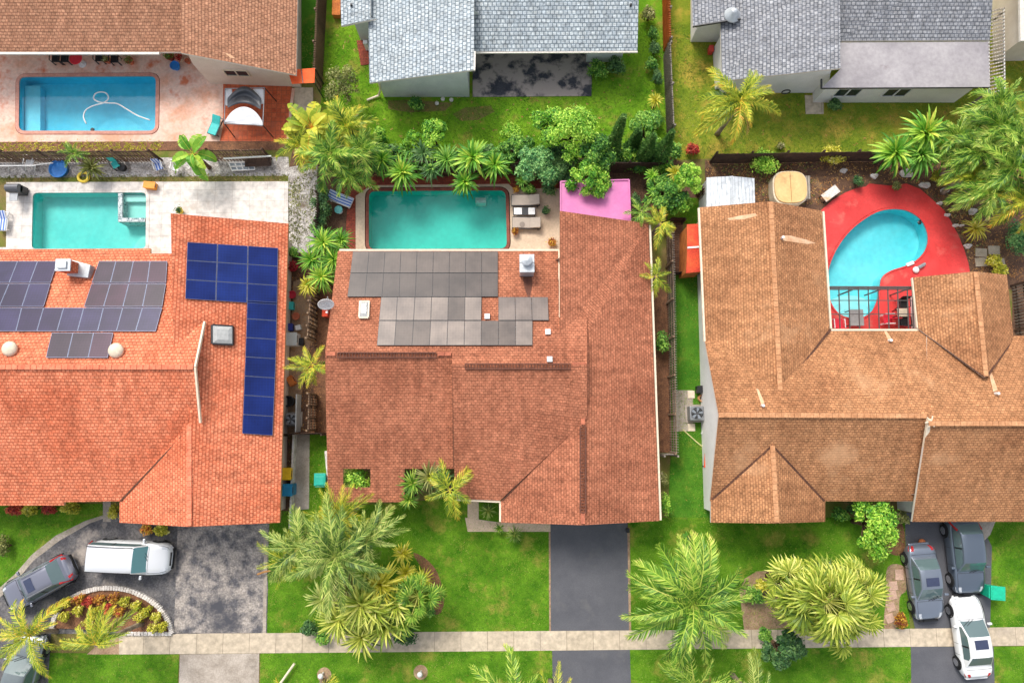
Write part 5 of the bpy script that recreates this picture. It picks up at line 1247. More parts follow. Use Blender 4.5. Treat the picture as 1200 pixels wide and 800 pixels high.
# left alley clutter
pot('red pot highest in the cluttered left alley', 343, 312, .3, .4, plain('crimson_plastic', W(190, 40, 56), .5), leaves='redleaf'); pot('crimson pot in the left alley above the ring planter', 342, 345, .24, .35, plain('crimson_plastic2', W(196, 34, 60), .5))
c = P(347, 370.5, .2); b = MB(); b.tube([(c.x + .2 * math.cos(a), c.y + .2 * math.sin(a), .25) for a in [i * PI / 10 for i in range(21)]], .05, 8); b.lathe((c.x, c.y, 0), [(.16, 0), (.2, .24)], 16); tag(b.build('flower_pot', terra), 'open tan ring pot in the left alley', 'plant pot')
crate('washing_machine', 'white appliance in the left alley under the orange eave', 340, 397, .8, .8, .85, 0, M['white'], 'appliance', 0, M['stucco_grey'])
crate('utility_box', 'small black grated box beside the white appliance', 351, 400, .42, .45, .4, R(5), M['black'], 'box', 0)
crate('cooler_box', 'small white cooler above the white appliance', 349, 383.5, .34, .3, .35, R(15), M['white'], 'box', 0); crate('storage_box', 'blue crate in the left alley next to the white cooler', 339.5, 383, .35, .45, .4, 0, plain('navy_plastic', W(40, 56, 140), .5), 'box', 0)
crate('storage_box', 'teal box in the left alley near the crimson pot', 341, 358, .3, .5, .35, 0, aqua, 'box', 0); crate('wooden_crate', 'orange brown crate in the left alley below the palm', 340.5, 446, .4, .6, .45, R(30), M['wood_orange'], 'crate', 0)
b = MB(); c = P(339, 470, .3); b.lathe((c.x, c.y, 0), [(.3, 0), (.34, .5), (.3, .52), (.28, .2), (.02, .2)], 16); tag(b.build('barrel', M['black']), 'black open barrel above the alley air conditioner', 'barrel')
b = MB(); b.bar(P(350, 462, .5), P(349, 506, .5), .06, .9); b.build  # low wall beside the air conditioner
o = b.build('low_wall', M['stucco_grey']); tag(o, 'thin pale wall panel beside the alley air conditioner', 'wall')
b = MB(); b.bar(P(345.5, 509, .25), P(341, 618, .25), .12, .5); tag(b.build('low_wall', M['stone']), 'low stone edging left of the concrete side path', 'wall')
b = MB(); b.bar(P(383.5, 528, .3), P(388, 576, .3), .18, .6); tag(b.build('low_wall', M['stone']), 'short stone edging between the teal bin and the middle house', 'wall')
crate('wall_box', 'red flat box on the brick wall under the left rake of the terracotta roof', 380.5, 366, .35, .5, .7, 0, redp, 'box', 0)
b = MB(); c = P(930, 252, .1)
# top row bits
crate('utility_box', 'red gas box at the wall of the mid grey house', 834, 56.5, .3, .45, .5, 0, plain('red_enamel', W(206, 70, 60), .5), 'box', 0)
p = P(855, 8, 3.6); t = thing('chimney_hood', 'grey cone hood on the roof at the top right', 'vent', P(857, 15, 3.2))
b = MB(); b.lathe(P(858, 18, 3.2), [(.5, 0), (.48, .06), (.16, .5), (.05, .55)], 20); b.build('cone', M['galv'], t, smooth=False); b = MB(); b.lathe(P(858, 18, 2.9), [(.2, 0), (.2, .3)], 14); b.build('duct', M['galv'], t)
crate('wooden_box', 'orange wooden box at the very top beside the pale grey house', 394, 6, .55, 1.4, .5, 0, M['wood_orange'], 'box', 0)
b = MB(); q = xy([(418, 48), (432, 48), (433, 76), (423, 77)]); b.prism(q, 0, .05); tag(b.build('brick_step', M['brick_red']), 'small red brick landing beside the pale grey house', 'step'); crate('utility_box', 'white meter box on the wall of the pale grey house', 428, 49, .3, .25, .9, 0, M['white'], 'box', 0)
for k, (x, y) in enumerate(((512, 121.5), (519, 116.5), (529, 117.5))):
    b = MB(); c = P(x, y, .05); b.lathe((c.x, c.y, 0), [(.12, 0), (.14, .12), (.05, .18)], 10); tag(b.build('garden_stone', M['stone']), ['leftmost', 'middle', 'rightmost'][k] + ' of three pale stones below the pale grey house', 'stone')
for k, (x, y) in enumerate(((378, 789), (493, 787))):
    c = P(x, y, .2); t = thing('garden_lamp', ['white garden lamp in the left mulch ring near the street', 'white garden lamp in the right mulch ring near the street'][k], 'garden lamp', (c.x, c.y, 0))
    b = MB(); b.tube([(c.x, c.y, 0), (c.x, c.y, .5)], .05, 8); b.build('stem', M['white'], t); b = MB(); b.lathe((c.x, c.y, .48), [(.06, 0), (.14, .06), (.16, .14), (.1, .24), (.02, .27)], 16); b.build('globe', M['white'], t, smooth=True)
b = MB(); b.tube([P(328, 801, .3), P(345, 777, .35)], .07, 8); tag(b.build('pole', M['cream']), 'long pale pole lying on the grass by the street', 'pole')
b = MB(); b.tube(smooth_path([P(301, 673, .35), P(309, 670, .3), P(318, 668, .25)], 4), [.02] + [.06] * 7 + [.03], 6); tag(b.build('fallen_frond', M['dead_frond']), 'dry brown frond stalk across the left driveway edge', 'frond')
b = MB(); p = P(735.5, 621, .1); b.obox((p.x, p.y, .12), (.2, .25, .24)); tag(b.build('landscape_light', M['black'], bevel=.03), 'small black light at the corner of the middle driveway', 'light')
# ------------------------------------------------------------------ round planter with stone edge
t = thing('stone_planter', 'half round planter with a pale cobble edge in the left driveway', 'planter', P(140, 722))
arc = [(63, 735), (66, 722), (75, 708), (90, 697), (108, 690.5), (128, 688), (150, 690), (172, 699), (188, 711), (198, 726), (203, 741)]
pa_ = smooth_path([P(x, y, 0) for x, y in arc], 7); b = MB()
b.sheet([(p.x, p.y) for p in pa_], (), .10); b.build('soil', M['mulch'], t)
for i in range(0, len(pa_) - 1):
    a, c = pa_[i], pa_[i + 1]; mid = (a + c) / 2; d = c - a; b = MB(); rr = random.Random(i)
    b.obox((mid.x, mid.y, .11), (d.length * .94, .27 + rr.uniform(-.03, .03), .22 + rr.uniform(-.02, .03)), math.atan2(d.y, d.x)); b.build('edge_stone', M['stone'], t, bevel=.035)
for i in range(14):
    b = MB(); x = 148 + i * 4; rr = random.Random(i + 50); p = P(x, 741.5, .05); b.obox((p.x, p.y, .09), (.19, .22, .18 + rr.uniform(-.03, .04)), rr.uniform(-.2, .2)); b.build('edge_stone', M['stone'], t, bevel=.03)
# ------------------------------------------------------------------ cars
def paint(name, c, metallic=.5, rough=.32):
    n = N(name); n.b.inputs['Base Color'].default_value = c; n.set(Metallic=metallic, Roughness=rough); n.b.inputs['Coat Weight'].default_value = .6; n.b.inputs['Coat Roughness'].default_value = .08
    return n.mat
car_glass = N('car_glass'); car_glass.b.inputs['Base Color'].default_value = (.10, .15, .15, 1); car_glass.set(Roughness=.06); car_glass.b.inputs['Specular IOR Level'].default_value = .9; car_glass = car_glass.mat
teal_glass = N('tinted_teal_glass'); teal_glass.b.inputs['Base Color'].default_value = (.09, .24, .25, 1); teal_glass.set(Roughness=.06); teal_glass.b.inputs['Specular IOR Level'].default_value = .9; teal_glass = teal_glass.mat
lens_w = plain('clear_headlight', (.6, .62, .64), .1, .2); lens_r = plain('red_tail_lamp', (.45, .02, .02), .15)
chrome = plain('wheel_alloy', (.55, .55, .56), .25, .8)
def ss(t): t = max(0, min(1, t)); return t * t * (3 - 2 * t)

def car(name, label, px, py, heading, L_, W_, H_, col, kind='sedan', glass=None, sunroof=False, rails=False, zc=.75, roofcol=None):
    "heading in degrees, 0 = towards the right of the photo"
    glass = glass or car_glass; roofcol = roofcol or col
    c = P(px, py, zc); t = thing(name, label, 'car', (c.x, c.y, 0.0), None, R(heading))
    hw = W_ / 2; X0, X1 = -L_ / 2, L_ / 2
    if kind == 'van': fb, ft, rt, rb, belt, hood, deck = .24, .12, -.44, -.487, .98, .98, .95
    elif kind == 'suv': fb, ft, rt, rb, belt, hood, deck = .20, .06, -.30, -.44, .98, .96, .95
    else: fb, ft, rt, rb, belt, hood, deck = .215, .045, -.20, -.355, .88, .86, .90
    fb, ft, rt, rb = (v * L_ for v in (fb, ft, rt, rb))
    def topz(x):
        if x > fb: u = (x - fb) / (X1 - fb); return belt + (hood - .28 - belt) * u ** 2.2 - .02 * u
        if x < rb: u = (rb - x) / max(.05, rb - X0); return deck - .16 * u ** 2.5
        return belt
    def halfw(x):
        u = abs(2 * x / L_); return hw * (1 - .05 * u ** 3) * max(.42, max(0, 1 - u ** 9) ** .24)
    loc = lambda x, y, z: (x, y, z)
    NS = 40; rings = []
    for i in range(NS + 1):
        s = i / NS; x = X0 + L_ * (.5 - .5 * math.cos(PI * s)) ; w_ = halfw(x); zt_ = topz(x)
        e_ = abs(2 * x / L_); zb = .2 + .12 * ss((e_ - .8) / .2)
        zt2 = zt_ - (.16 * ss((e_ - .9) / .1))
        half = [(w_ * .86, zb), (w_ * .97, zb + .12), (w_, .48), (w_ * .985, zt2 - .2), (w_ * .95, zt2 - .08), (w_ * .86, zt2 - .012), (w_ * .55, zt2 + .02), (w_ * .2, zt2 + .032)]
        rings.append([(x, y, z) for y, z in half] + [(x, -y, z) for y, z in reversed(half)])
    b = MB(); n = len(rings[0])
    for r_ in rings: b.v.extend(r_)
    for i in range(NS):
        for k in range(n):
            k2 = (k + 1) % n; b.f.append((i * n + k, i * n + k2, (i + 1) * n + k2, (i + 1) * n + k)[::-1]); b.m.append(0); b.t.append(0)
    b.f.append(tuple(range(n))[::-1]); b.m.append(0); b.t.append(0); b.f.append(tuple(NS * n + k for k in range(n))); b.m.append(0); b.t.append(0)
    body = b.build('body', col, t, smooth=True, local=True, uv=False)
    # panel gaps on bonnet and boot
    def groove(parent, path, nm='panel_gap'):
        g = MB(); g.tube(path, .009, 5); g.build(nm, M['black'], parent, local=True, uv=False)
    ht = lambda x, fr_: topz(x) - .0 + (.03 if fr_ < .5 else .012)
    if kind != 'van' or True:
        pth = [(fb + .04, y, ht(fb + .04, abs(y) / hw) + .0) for y in (-hw * .84, -hw * .4, 0, hw * .4, hw * .84)]; groove(body, pth)
        for s in (-1, 1): groove(body, [(x, s * halfw(x) * .84, topz(x) - .003) for x in [fb + .04 + (X1 - .22 - fb) * k / 6 for k in range(7)]])
    if kind == 'sedan':
        groove(body, [(rb - .08, y, topz(rb - .08) + (.03 if abs(y) < hw * .5 else .01)) for y in (-hw * .8, -hw * .4, 0, hw * .4, hw * .8)])
    for s in (-1, 1):
        for x in (fb * .55, (fb + rb) / 2 * .9, rb * .55): groove(body, [(x, s * (halfw(x) * 1.002), .35), (x, s * (halfw(x) * .999), .6), (x, s * halfw(x) * .965, topz(x) - .1)], 'door_gap')
    # cabin
    wr = hw * (.80 if kind == 'van' else .70); wbelt = hw * .885
    def zroof(x):
        if x > ft: return belt - .02 + (H_ - belt + .02) * ss_lin((fb - x) / (fb - ft))
        if x < rt: return belt - .02 + (H_ - belt + .02) * ss_lin((x - rb) / (rt - rb))
        u = (x - rt) / (ft - rt); return H_ + .05 * math.sin(PI * u)
    def ss_lin(u): u = max(0, min(1, u)); return u * (1.06 - .06 * u) if u < 1 else 1.0
    xs = [rb + (rt - rb) * k / 4 for k in range(4)] + [rt + (ft - rt) * k / 6 for k in range(6)] + [ft + (fb - ft) * k / 5 for k in range(6)]
    ys = [-1, -.92, -.5, 0, .5, .92, 1]
    def prof(x):
        z = zroof(x); f = max(0, min(1, (z - belt) / (H_ - belt))); wt = wbelt + (wr - wbelt) * f
        endk = 1.0 - .05 * ss((x - ft) / (fb - ft)) - .05 * ss((rt - x) / (rt - rb))
        wt *= endk; wb = wbelt * endk
        top = [(wt * y, z - .05 * y * y * f - (.03 if abs(y) == 1 else 0)) for y in ys]
        zl = min(z, belt - .02); lo = zl; hi = top[0][1]
        sd_ = [(wb, lo), (wb + (wt - wb) * .12, lo + (hi - lo) * .12), (wb + (wt - wb) * .88, lo + (hi - lo) * .88)]
        return top, sd_
    roofm = MB(); wsm = MB(); rwm = MB(); swm = {-1: MB(), 1: MB()}
    for i in range(len(xs) - 1):
        xa, xb_ = xs[i], xs[i + 1]; ta, sa = prof(xa); tb, sb = prof(xb_)
        front = xa >= ft - 1e-6; rear = xb_ <= rt + 1e-6
        for j in range(len(ys) - 1):
            q = [(xa, *ta[j]), (xb_, *tb[j]), (xb_, *tb[j + 1]), (xa, *ta[j + 1])]
            tgt = roofm
            inner = 0 < j < len(ys) - 2
            if front and inner and i < len(xs) - 1: tgt = wsm
            if rear and inner and kind != 'van' and i > 0: tgt = rwm
            if rear and inner and kind == 'van' and i >= 2: tgt = rwm
            tgt.poly(q)
        for s in (-1, 1):
            A = [(xa, s * y, z) for y, z in sa] + [(xa, s * abs(ta[0][0]), ta[0][1])]; B = [(xb_, s * y, z) for y, z in sb] + [(xb_, s * abs(tb[0][0]), tb[0][1])]
            for j in range(3):
                q = [A[j], B[j], B[j + 1], A[j + 1]]
                if s < 0: q = q[::1]
                else: q = q[::-1]
                pill = any(abs((xa + xb_) / 2 - v) < .06 * L_ * .35 for v in ())
                glassy = j == 1 and rb + .10 * L_ * (.3 if kind == 'van' else 1) < (xa + xb_) / 2 < fb - .06 * L_
                (swm[s] if glassy else roofm).poly(q)
    o = roofm.build('roof', roofcol, t, smooth=True, local=True, uv=False); w1 = o.modifiers.new('w', 'WELD'); w1.merge_threshold = .002
    wsm.build('windshield', glass, t, smooth=True, local=True, uv=False)
    if rwm.f: rwm.build('rear_window', glass, t, smooth=True, local=True, uv=False)
    for s in (-1, 1):
        if swm[s].f: sw = swm[s].build('side_window', car_glass, t, smooth=False, local=True, uv=False); g = MB(); xm = (ft + rt) / 2; tp_, sd2 = prof(xm); g.bar((xm, s * (sd2[1][0] + .006), sd2[1][1]), (xm, s * (sd2[2][0] + .006), sd2[2][1]), .07, .02); g.build('door_pillar', M['black'], sw, local=True, uv=False)
    if sunroof:
        b = MB(); xa, xb_ = ft - .16 * L_ * .9, ft - .035 * L_
        b.poly([(xa, -hw * .42, zroof(xa) + .006), (xb_, -hw * .42, zroof(xb_) + .004), (xb_, hw * .42, zroof(xb_) + .004), (xa, hw * .42, zroof(xa) + .006)]); xm = (xa + xb_) / 2
        b = MB(); 
        for k in range(4):
            u0, u1 = xa + (xb_ - xa) * k / 4, xa + (xb_ - xa) * (k + 1) / 4
            b.poly([(u0, -hw * .42, zroof(u0) + .005), (u1, -hw * .42, zroof(u1) + .005), (u1, hw * .42, zroof(u1) + .005), (u0, hw * .42, zroof(u0) + .005)])
        b.build('sunroof', plain('blue_black_sunroof', (.045, .055, .10), .08), t, local=True, uv=False)
    if rails:
        for s in (-1, 1): b = MB(); b.tube([(x, s * wr * .93, zroof(x) + .05) for x in [rt + (ft - rt) * k / 6 for k in range(7)]], .025, 6); b.build('roof_rail', M['grey_metal'] if kind != 'van' else M['dark_metal'], t, local=True, uv=False)
    # wheels
    rw_ = .33 if kind == 'sedan' else .35
    for x in (X1 - .19 * L_, X0 + .19 * L_):
        for s in (-1, 1):
            y = s * (hw - .09); b = MB(); b.tube([(x, y - s * .11, rw_), (x, y - s * .1, rw_), (x, y + s * .1, rw_), (x, y + s * .115, rw_)], [rw_ * .9, rw_, rw_, rw_ * .9], 24); wh = b.build('wheel', M['rubber'], t, local=True, uv=False, smooth=False)
            b = MB(); b.tube([(x, y + s * .1, rw_), (x, y + s * .122, rw_)], rw_ * .66, 18); b.build('rim', chrome, wh, local=True, uv=False)
            b = MB(); b.tube([(x + (rw_ + .05) * math.cos(a), s * (hw - .035), rw_ + (rw_ + .05) * math.sin(a)) for a in [k * PI / 12 for k in range(13)]], .05, 6); b.build('wheel_arch', M['rubber'], wh, local=True, uv=False)
    # lights, bumpers, mirrors
    for s in (-1, 1):
        def strip(x0, x1, f0, f1, dz, mat, nm):
            b = MB(); nn = 4
            for k in range(nn):
                xa, xb_ = x0 + (x1 - x0) * k / nn, x0 + (x1 - x0) * (k + 1) / nn
                def pt(x, f):
                    e_ = abs(2 * x / L_); z = topz(x) - .16 * ss((e_ - .9) / .1); yy = halfw(x) * f
                    zz = z - .012 + .03 * (1 - f) if f < .9 else z - .1 * (f - .86) / .1
                    return (x, s * yy * 1.005, zz + dz)
                for fa, fb_ in ((f0, (f0 + f1) / 2), ((f0 + f1) / 2, f1)):
                    q = [pt(xa, fa), pt(xb_, fa), pt(xb_, fb_), pt(xa, fb_)]
                    b.poly(q if (s > 0) == (x1 > x0) else q[::-1])
            b.build(nm, mat, t, local=True, uv=False, smooth=True)
        strip(X1 - .5, X1 - .12, .62, .97, .012, lens_w, 'headlight')
        strip(X0 + .36, X0 + .09, .62, .98, .012, lens_r, 'taillight')
        if kind in ('suv', 'van'):
            b = MB(); b.bar((rb - .02, s * hw * .86, .75), (rb + (rt - rb) * .7, s * hw * .76, belt + .75 * (H_ - belt) * .75), .12, .1); b.build('taillight', lens_r, t, local=True, uv=False, bevel=.03)
        b = MB(); b.obox((fb - .28, s * (hw + .09), belt + .06), (.13, .24, .15)); b.build('mirror', col, t, local=True, uv=False, bevel=.04)
    b = MB(); b.bar((X1 - .03, -hw * .62, .42), (X1 - .03, hw * .62, .42), .14, .2); b.build('bumper', M['rubber'], t, local=True, uv=False, bevel=.04)
    b = MB(); b.bar((X0 + .03, -hw * .7, .5), (X0 + .03, hw * .7, .5), .14, .22); b.build('bumper', M['rubber'] if kind != 'sedan' else col, t, local=True, uv=False, bevel=.05)
    b = MB(); b.bar((X1 - .06, -hw * .4, .62), (X1 - .06, hw * .4, .62), .06, .1); b.build('grille', M['black'], t, local=True, uv=False)
    for s in (-1, 1): b = MB(); b.bar((fb + .02, s * .1, belt + .03), (fb - .25, s * .1 + .5, belt + .2), .02, .015); b.build('wiper', M['black'], t, local=True, uv=False)
    return t
c_white = paint('white_pearl_paint', (.78, .78, .77, 1), 0, .3); c_silver = paint('silver_van_paint', (.70, .71, .72, 1), .2, .3); c_lav = paint('grey_lavender_paint', (.2, .205, .25, 1), .4, .3)
c_dgreen = paint('dark_grey_green_paint', (.2, .23, .23, 1), .5, .3); c_bluegrey = paint('blue_grey_paint', (.22, .25, .30, 1), .5, .3); c_slate = paint('slate_blue_paint', (.13, .16, .20, 1), .5, .3); c_dark = paint('charcoal_paint', (.09, .09, .10, 1), .4, .3)
car('parked_minivan', 'white minivan on the blotchy left driveway facing right', 151, 653.5, -3, 4.75, 1.9, 1.62, c_silver, 'van', teal_glass, rails=True, zc=.9)
car('parked_suv', 'grey lavender SUV with red tail lamps beside the planter', 42, 683.5, 208, 4.3, 1.8, 1.6, c_lav, 'suv', car_glass, sunroof=True, rails=True, zc=.9)
car('parked_sedan', 'dark grey green car under the palm in the bottom left corner', 25, 789, 78, 4.5, 1.78, 1.48, c_dgreen, 'sedan', zc=.75)
car('parked_sedan', 'blue grey sedan with a sunroof on the right driveway', 1085, 682.5, -86, 4.4, 1.76, 1.44, c_bluegrey, 'sedan', sunroof=True)
car('parked_suv', 'slate blue SUV half under the tan eave on the right driveway', 1134, 651, -88, 4.5, 1.84, 1.62, c_slate, 'suv', zc=.9)
car('parked_sedan', 'white sedan with a sunroof crossing the sidewalk', 1139.5, 746, 94, 4.65, 1.8, 1.46, c_white, 'sedan', sunroof=True)
# ------------------------------------------------------------------ plants
def mesh_of(mb, name, mat):
    o = mb.build(name, mat, local=True, uv=False, tint=True); me = o.data; bpy.data.objects.remove(o); return me

def feather_mesh(seed, th0, D, n=30, lf=.26, wd=.017, vfold=.25, ragged=.12, sway=0.0):
    "pinnate frond of unit length: a curved stalk and two rows of narrow leaflets"
    r = random.Random(seed); b = MB(); N_ = 12; pts = []; x = z = y = 0.0
    for i in range(N_ + 1):
        s = i / N_; th = th0 - D * s ** 1.3; pts.append(Vector((x, y, z))); x += math.cos(th) / N_; z += math.sin(th) / N_; y += sway * s / N_
    def at(s):
        f = min(N_ - 1e-6, s * N_); i = int(f); return pts[i].lerp(pts[i + 1], f - i), (pts[i + 1] - pts[i]).normalized()
    b.tube(pts, [.013 - .010 * i / N_ for i in range(N_ + 1)], 4, tint=.8, cap=False)
    base_t = r.uniform(.32, .6)
    for side in (-1, 1):
        for k in range(n):
            s = .13 + .86 * (k + r.uniform(-.3, .3)) / n
            if r.random() < ragged * .5: continue
            p, T = at(max(.05, min(.995, s))); S = Vector((0, side, 0)); U = T.cross(S) * (side)
            if U.z < 0: U = -U
            phi = R(28 + 42 * s + r.uniform(-9, 9)); l = lf * (math.sin(PI * (.14 + .80 * s)) ** .65) * r.uniform(.8, 1.1)
            d = (S * math.cos(phi) + T * math.sin(phi) + U * (vfold + r.uniform(-.15, .15))).normalized()
            m = p + d * l * .55; tip = p + (d + Vector((0, 0, -.55 - r.uniform(0, .35)))).normalized() * l * .45 + d * l * .55 * 1.0
            ww = T * wd * .5; tn = base_t + r.uniform(-.3, .3) + (.18 if s > .85 else 0)
            b.poly([p - ww, p + ww, m + ww * 1.1, m - ww * 1.1], 0, tn); b.poly([m - ww * 1.1, m + ww * 1.1, tip], 0, min(1, tn + .12))
    return b

def paddle_mesh(seed, th0, D, w_=.2):
    r = random.Random(seed); b = MB(); N_ = 12; x = z = 0.0; pts = []
    for i in range(N_ + 1):
        s = i / N_; th = th0 - D * s ** 1.4; pts.append(Vector((x, 0, z))); x += math.cos(th) / N_; z += math.sin(th) / N_
    b.tube(pts, [.02 - .016 * i / N_ for i in range(N_ + 1)], 4, tint=.95, cap=False)
    bt = r.uniform(.3, .6)
    def wdt(s): return 0 if s < .2 else w_ * math.sin(PI * min(1, (s - .2) / .8) ** .75) ** .6
    for side in (-1, 1):
        for i in range(N_):
            s0, s1 = i / N_, (i + 1) / N_
            if s1 <= .2: continue
            for c in range(2):
                g = r.uniform(.02, .2) if r.random() < .3 else 0
                a0 = s0 + (s1 - s0) * c / 2; a1 = s0 + (s1 - s0) * (c + 1) / 2
                p0, p1 = pts[i].lerp(pts[i + 1], c / 2), pts[i].lerp(pts[i + 1], (c + 1) / 2); q0 = p0 + Vector((.03, side * wdt(a0), .06 * wdt(a0) / w_ - .0)); q1 = p1 + Vector((.03 - g * .2, side * wdt(a1) * (1 - g), .06 * wdt(a1) / w_ - g * .2))
                b.poly([p0, p1, q1, q0], 0, bt + (.1 if side > 0 else 0) + r.uniform(-.05, .05))
    return b

def strap_leaf(b, r, base, az, el, L_, w_, D, seg=5, tint=.5):
    T = Vector((math.cos(az), math.sin(az), 0)); S = Vector((-T.y, T.x, 0)); p = Vector(base); pts = []; th = el
    for i in range(seg + 1):
        s = i / seg; pts.append((p.copy(), w_ * (math.sin(PI * (.16 + .84 * s)) ** .7 if s < 1 else .05) * .5)); th = el - D * s ** 1.2; p = p + (T * math.cos(th) + Vector((0, 0, math.sin(th)))) * L_ / seg
    for i in range(seg):
        (p0, w0), (p1, w1) = pts[i], pts[i + 1]; f = Vector((0, 0, .25))
        b.poly([p0, p1, p1 + S * w1 + f * w1, p0 + S * w0 + f * w0], 0, tint + .06); b.poly([p1, p0, p0 - S * w0 + f * w0, p1 - S * w1 + f * w1], 0, tint - .06)

def rosette_mesh(seed, n=34, w_=.10, emax=80, emin=0, D=1.1, jit=.2):
    r = random.Random(seed); b = MB()
    for k in range(n):
        f = k / n; el = R(emax + (emin - emax) * f ** .8 + r.uniform(-8, 8)); az = k * 2.39996 + r.uniform(-.2, .2)
        strap_leaf(b, r, (0, 0, .02 * (1 - f)), az, el, (.7 + .35 * f) * r.uniform(1 - jit, 1 + jit * .5), w_ * r.uniform(.8, 1.15), D * (.6 + .6 * f), 5, .62 - .2 * f + r.uniform(-.32, .3))
    return b

def fan_mesh(seed, pet=.55, segs=16, spread=140, droop=.5):
    r = random.Random(seed); b = MB(); N_ = 5; pts = [Vector((pet * i / N_, 0, .10 * math.sin(PI * .5 * i / N_))) for i in range(N_ + 1)]
    b.tube(pts, [.016, .013, .011, .010, .009, .008], 4, tint=.85, cap=False)
    hub = pts[-1]; bt = r.uniform(.3, .65); rr = 1 - pet
    for k in range(segs):
        a0 = R(-spread + 2 * spread * k / segs); a1 = R(-spread + 2 * spread * (k + 1) / segs); am = (a0 + a1) / 2 + r.uniform(-.02, .02); Lr = rr * (1.0 - .22 * (abs(am) / R(spread)) ** 2) * r.uniform(.9, 1.06)
        def pt(a, d, up=0): return hub + Vector((math.cos(a) * d, math.sin(a) * d, up - droop * .35 * (d / rr) ** 2 * rr - .10 * abs(math.sin(a)) * d))
        tn = bt + (.14 if k % 2 else -.10) + r.uniform(-.08, .08)
        m0, m1 = pt(a0, Lr * .55, .0), pt(a1, Lr * .55, .0); mm = pt(am, Lr * .58, .028)
        h0 = pt(am, .02); tip = pt(am, Lr) - Vector((0, 0, r.uniform(0, .16) * droop)); t2 = pt(am, Lr * .8, .0)
        b.poly([h0, m0, mm], 0, tn - .08); b.poly([h0, mm, m1], 0, tn + .08)
        w_ = (m1 - m0) * .28
        b.poly([m0, t2 - w_, mm], 0, tn); b.poly([mm, t2 + w_, m1], 0, tn); b.poly([mm, t2 - w_, tip, t2 + w_], 0, min(1, tn + .15))
    return b

def leafmesh(r, n, lumps, size, aspect=.5, up=.35):
    "leaf faces gathered in clumps; lumps = (centre, rx, ry, rz)"
    b = MB(); vols = [l[1] * l[2] + l[2] * l[3] + l[1] * l[3] for l in lumps]; tot = sum(vols)
    for (c, rx, ry, rz), v in zip(lumps, vols):
        k = int(n * v / tot); lt = r.uniform(-.22, .22)
        for _ in range(k):
            while True:
                d = Vector((r.uniform(-1, 1), r.uniform(-1, 1), r.uniform(-1, 1)))
                if .05 < d.length < 1: break
            d.normalize(); rad = r.random() ** .45
            if d.z < -.3 and r.random() < .6: d.z = -d.z
            p = c + Vector((d.x * rx, d.y * ry, d.z * rz)) * rad * (1.0 if r.random() < .86 else r.uniform(1.05, 1.4))
            nn = (d + Vector((r.uniform(-.8, .8), r.uniform(-.8, .8), r.uniform(-.3, .8) + up))).normalized()
            t = nn.cross(Vector((r.uniform(-1, 1), r.uniform(-1, 1), r.uniform(-1, 1)))).normalized(); s_ = nn.cross(t); L_ = size * r.uniform(.6, 1.3); w_ = L_ * aspect
            tn = max(0, min(1, .45 + lt + r.uniform(-.4, .4)))
            b.poly([p - t * L_ * .5, p + s_ * w_ * .5 + nn * .0, p + t * L_ * .5 - nn * L_ * .18, p - s_ * w_ * .5], 0, tn)
    return b

LIB = {}
def lib(key, fn, mat, name):
    k = (key, mat.name)
    if k not in LIB: LIB[k] = mesh_of(fn(), name, mat)
    return LIB[k]

def part_obj(name, me, parent, loc, rot, sc):
    o = bpy.data.objects.new(name, me); COL.objects.link(o); o.parent = parent; o.location = loc; o.rotation_euler = rot; o.scale = (sc, sc, sc) if not isinstance(sc, tuple) else sc
    return o

VEG = 'garden plants'
def trunk_mesh(base, top, r0, r1, rings=True, seed=0):
    r = random.Random(seed); b = MB(); n = 10; path = []; rad = []
    bend = Vector((r.uniform(-.15, .15), r.uniform(-.15, .15), 0))
    for i in range(n + 1):
        s = i / n; path.append(base.lerp(top, s) + bend * math.sin(PI * s)); rad.append((r0 + (r1 - r0) * s) * (1.25 if s < .05 else 1) * (1 + (.08 if i % 2 and rings else 0)))
    b.tube(path, rad, 9); return b

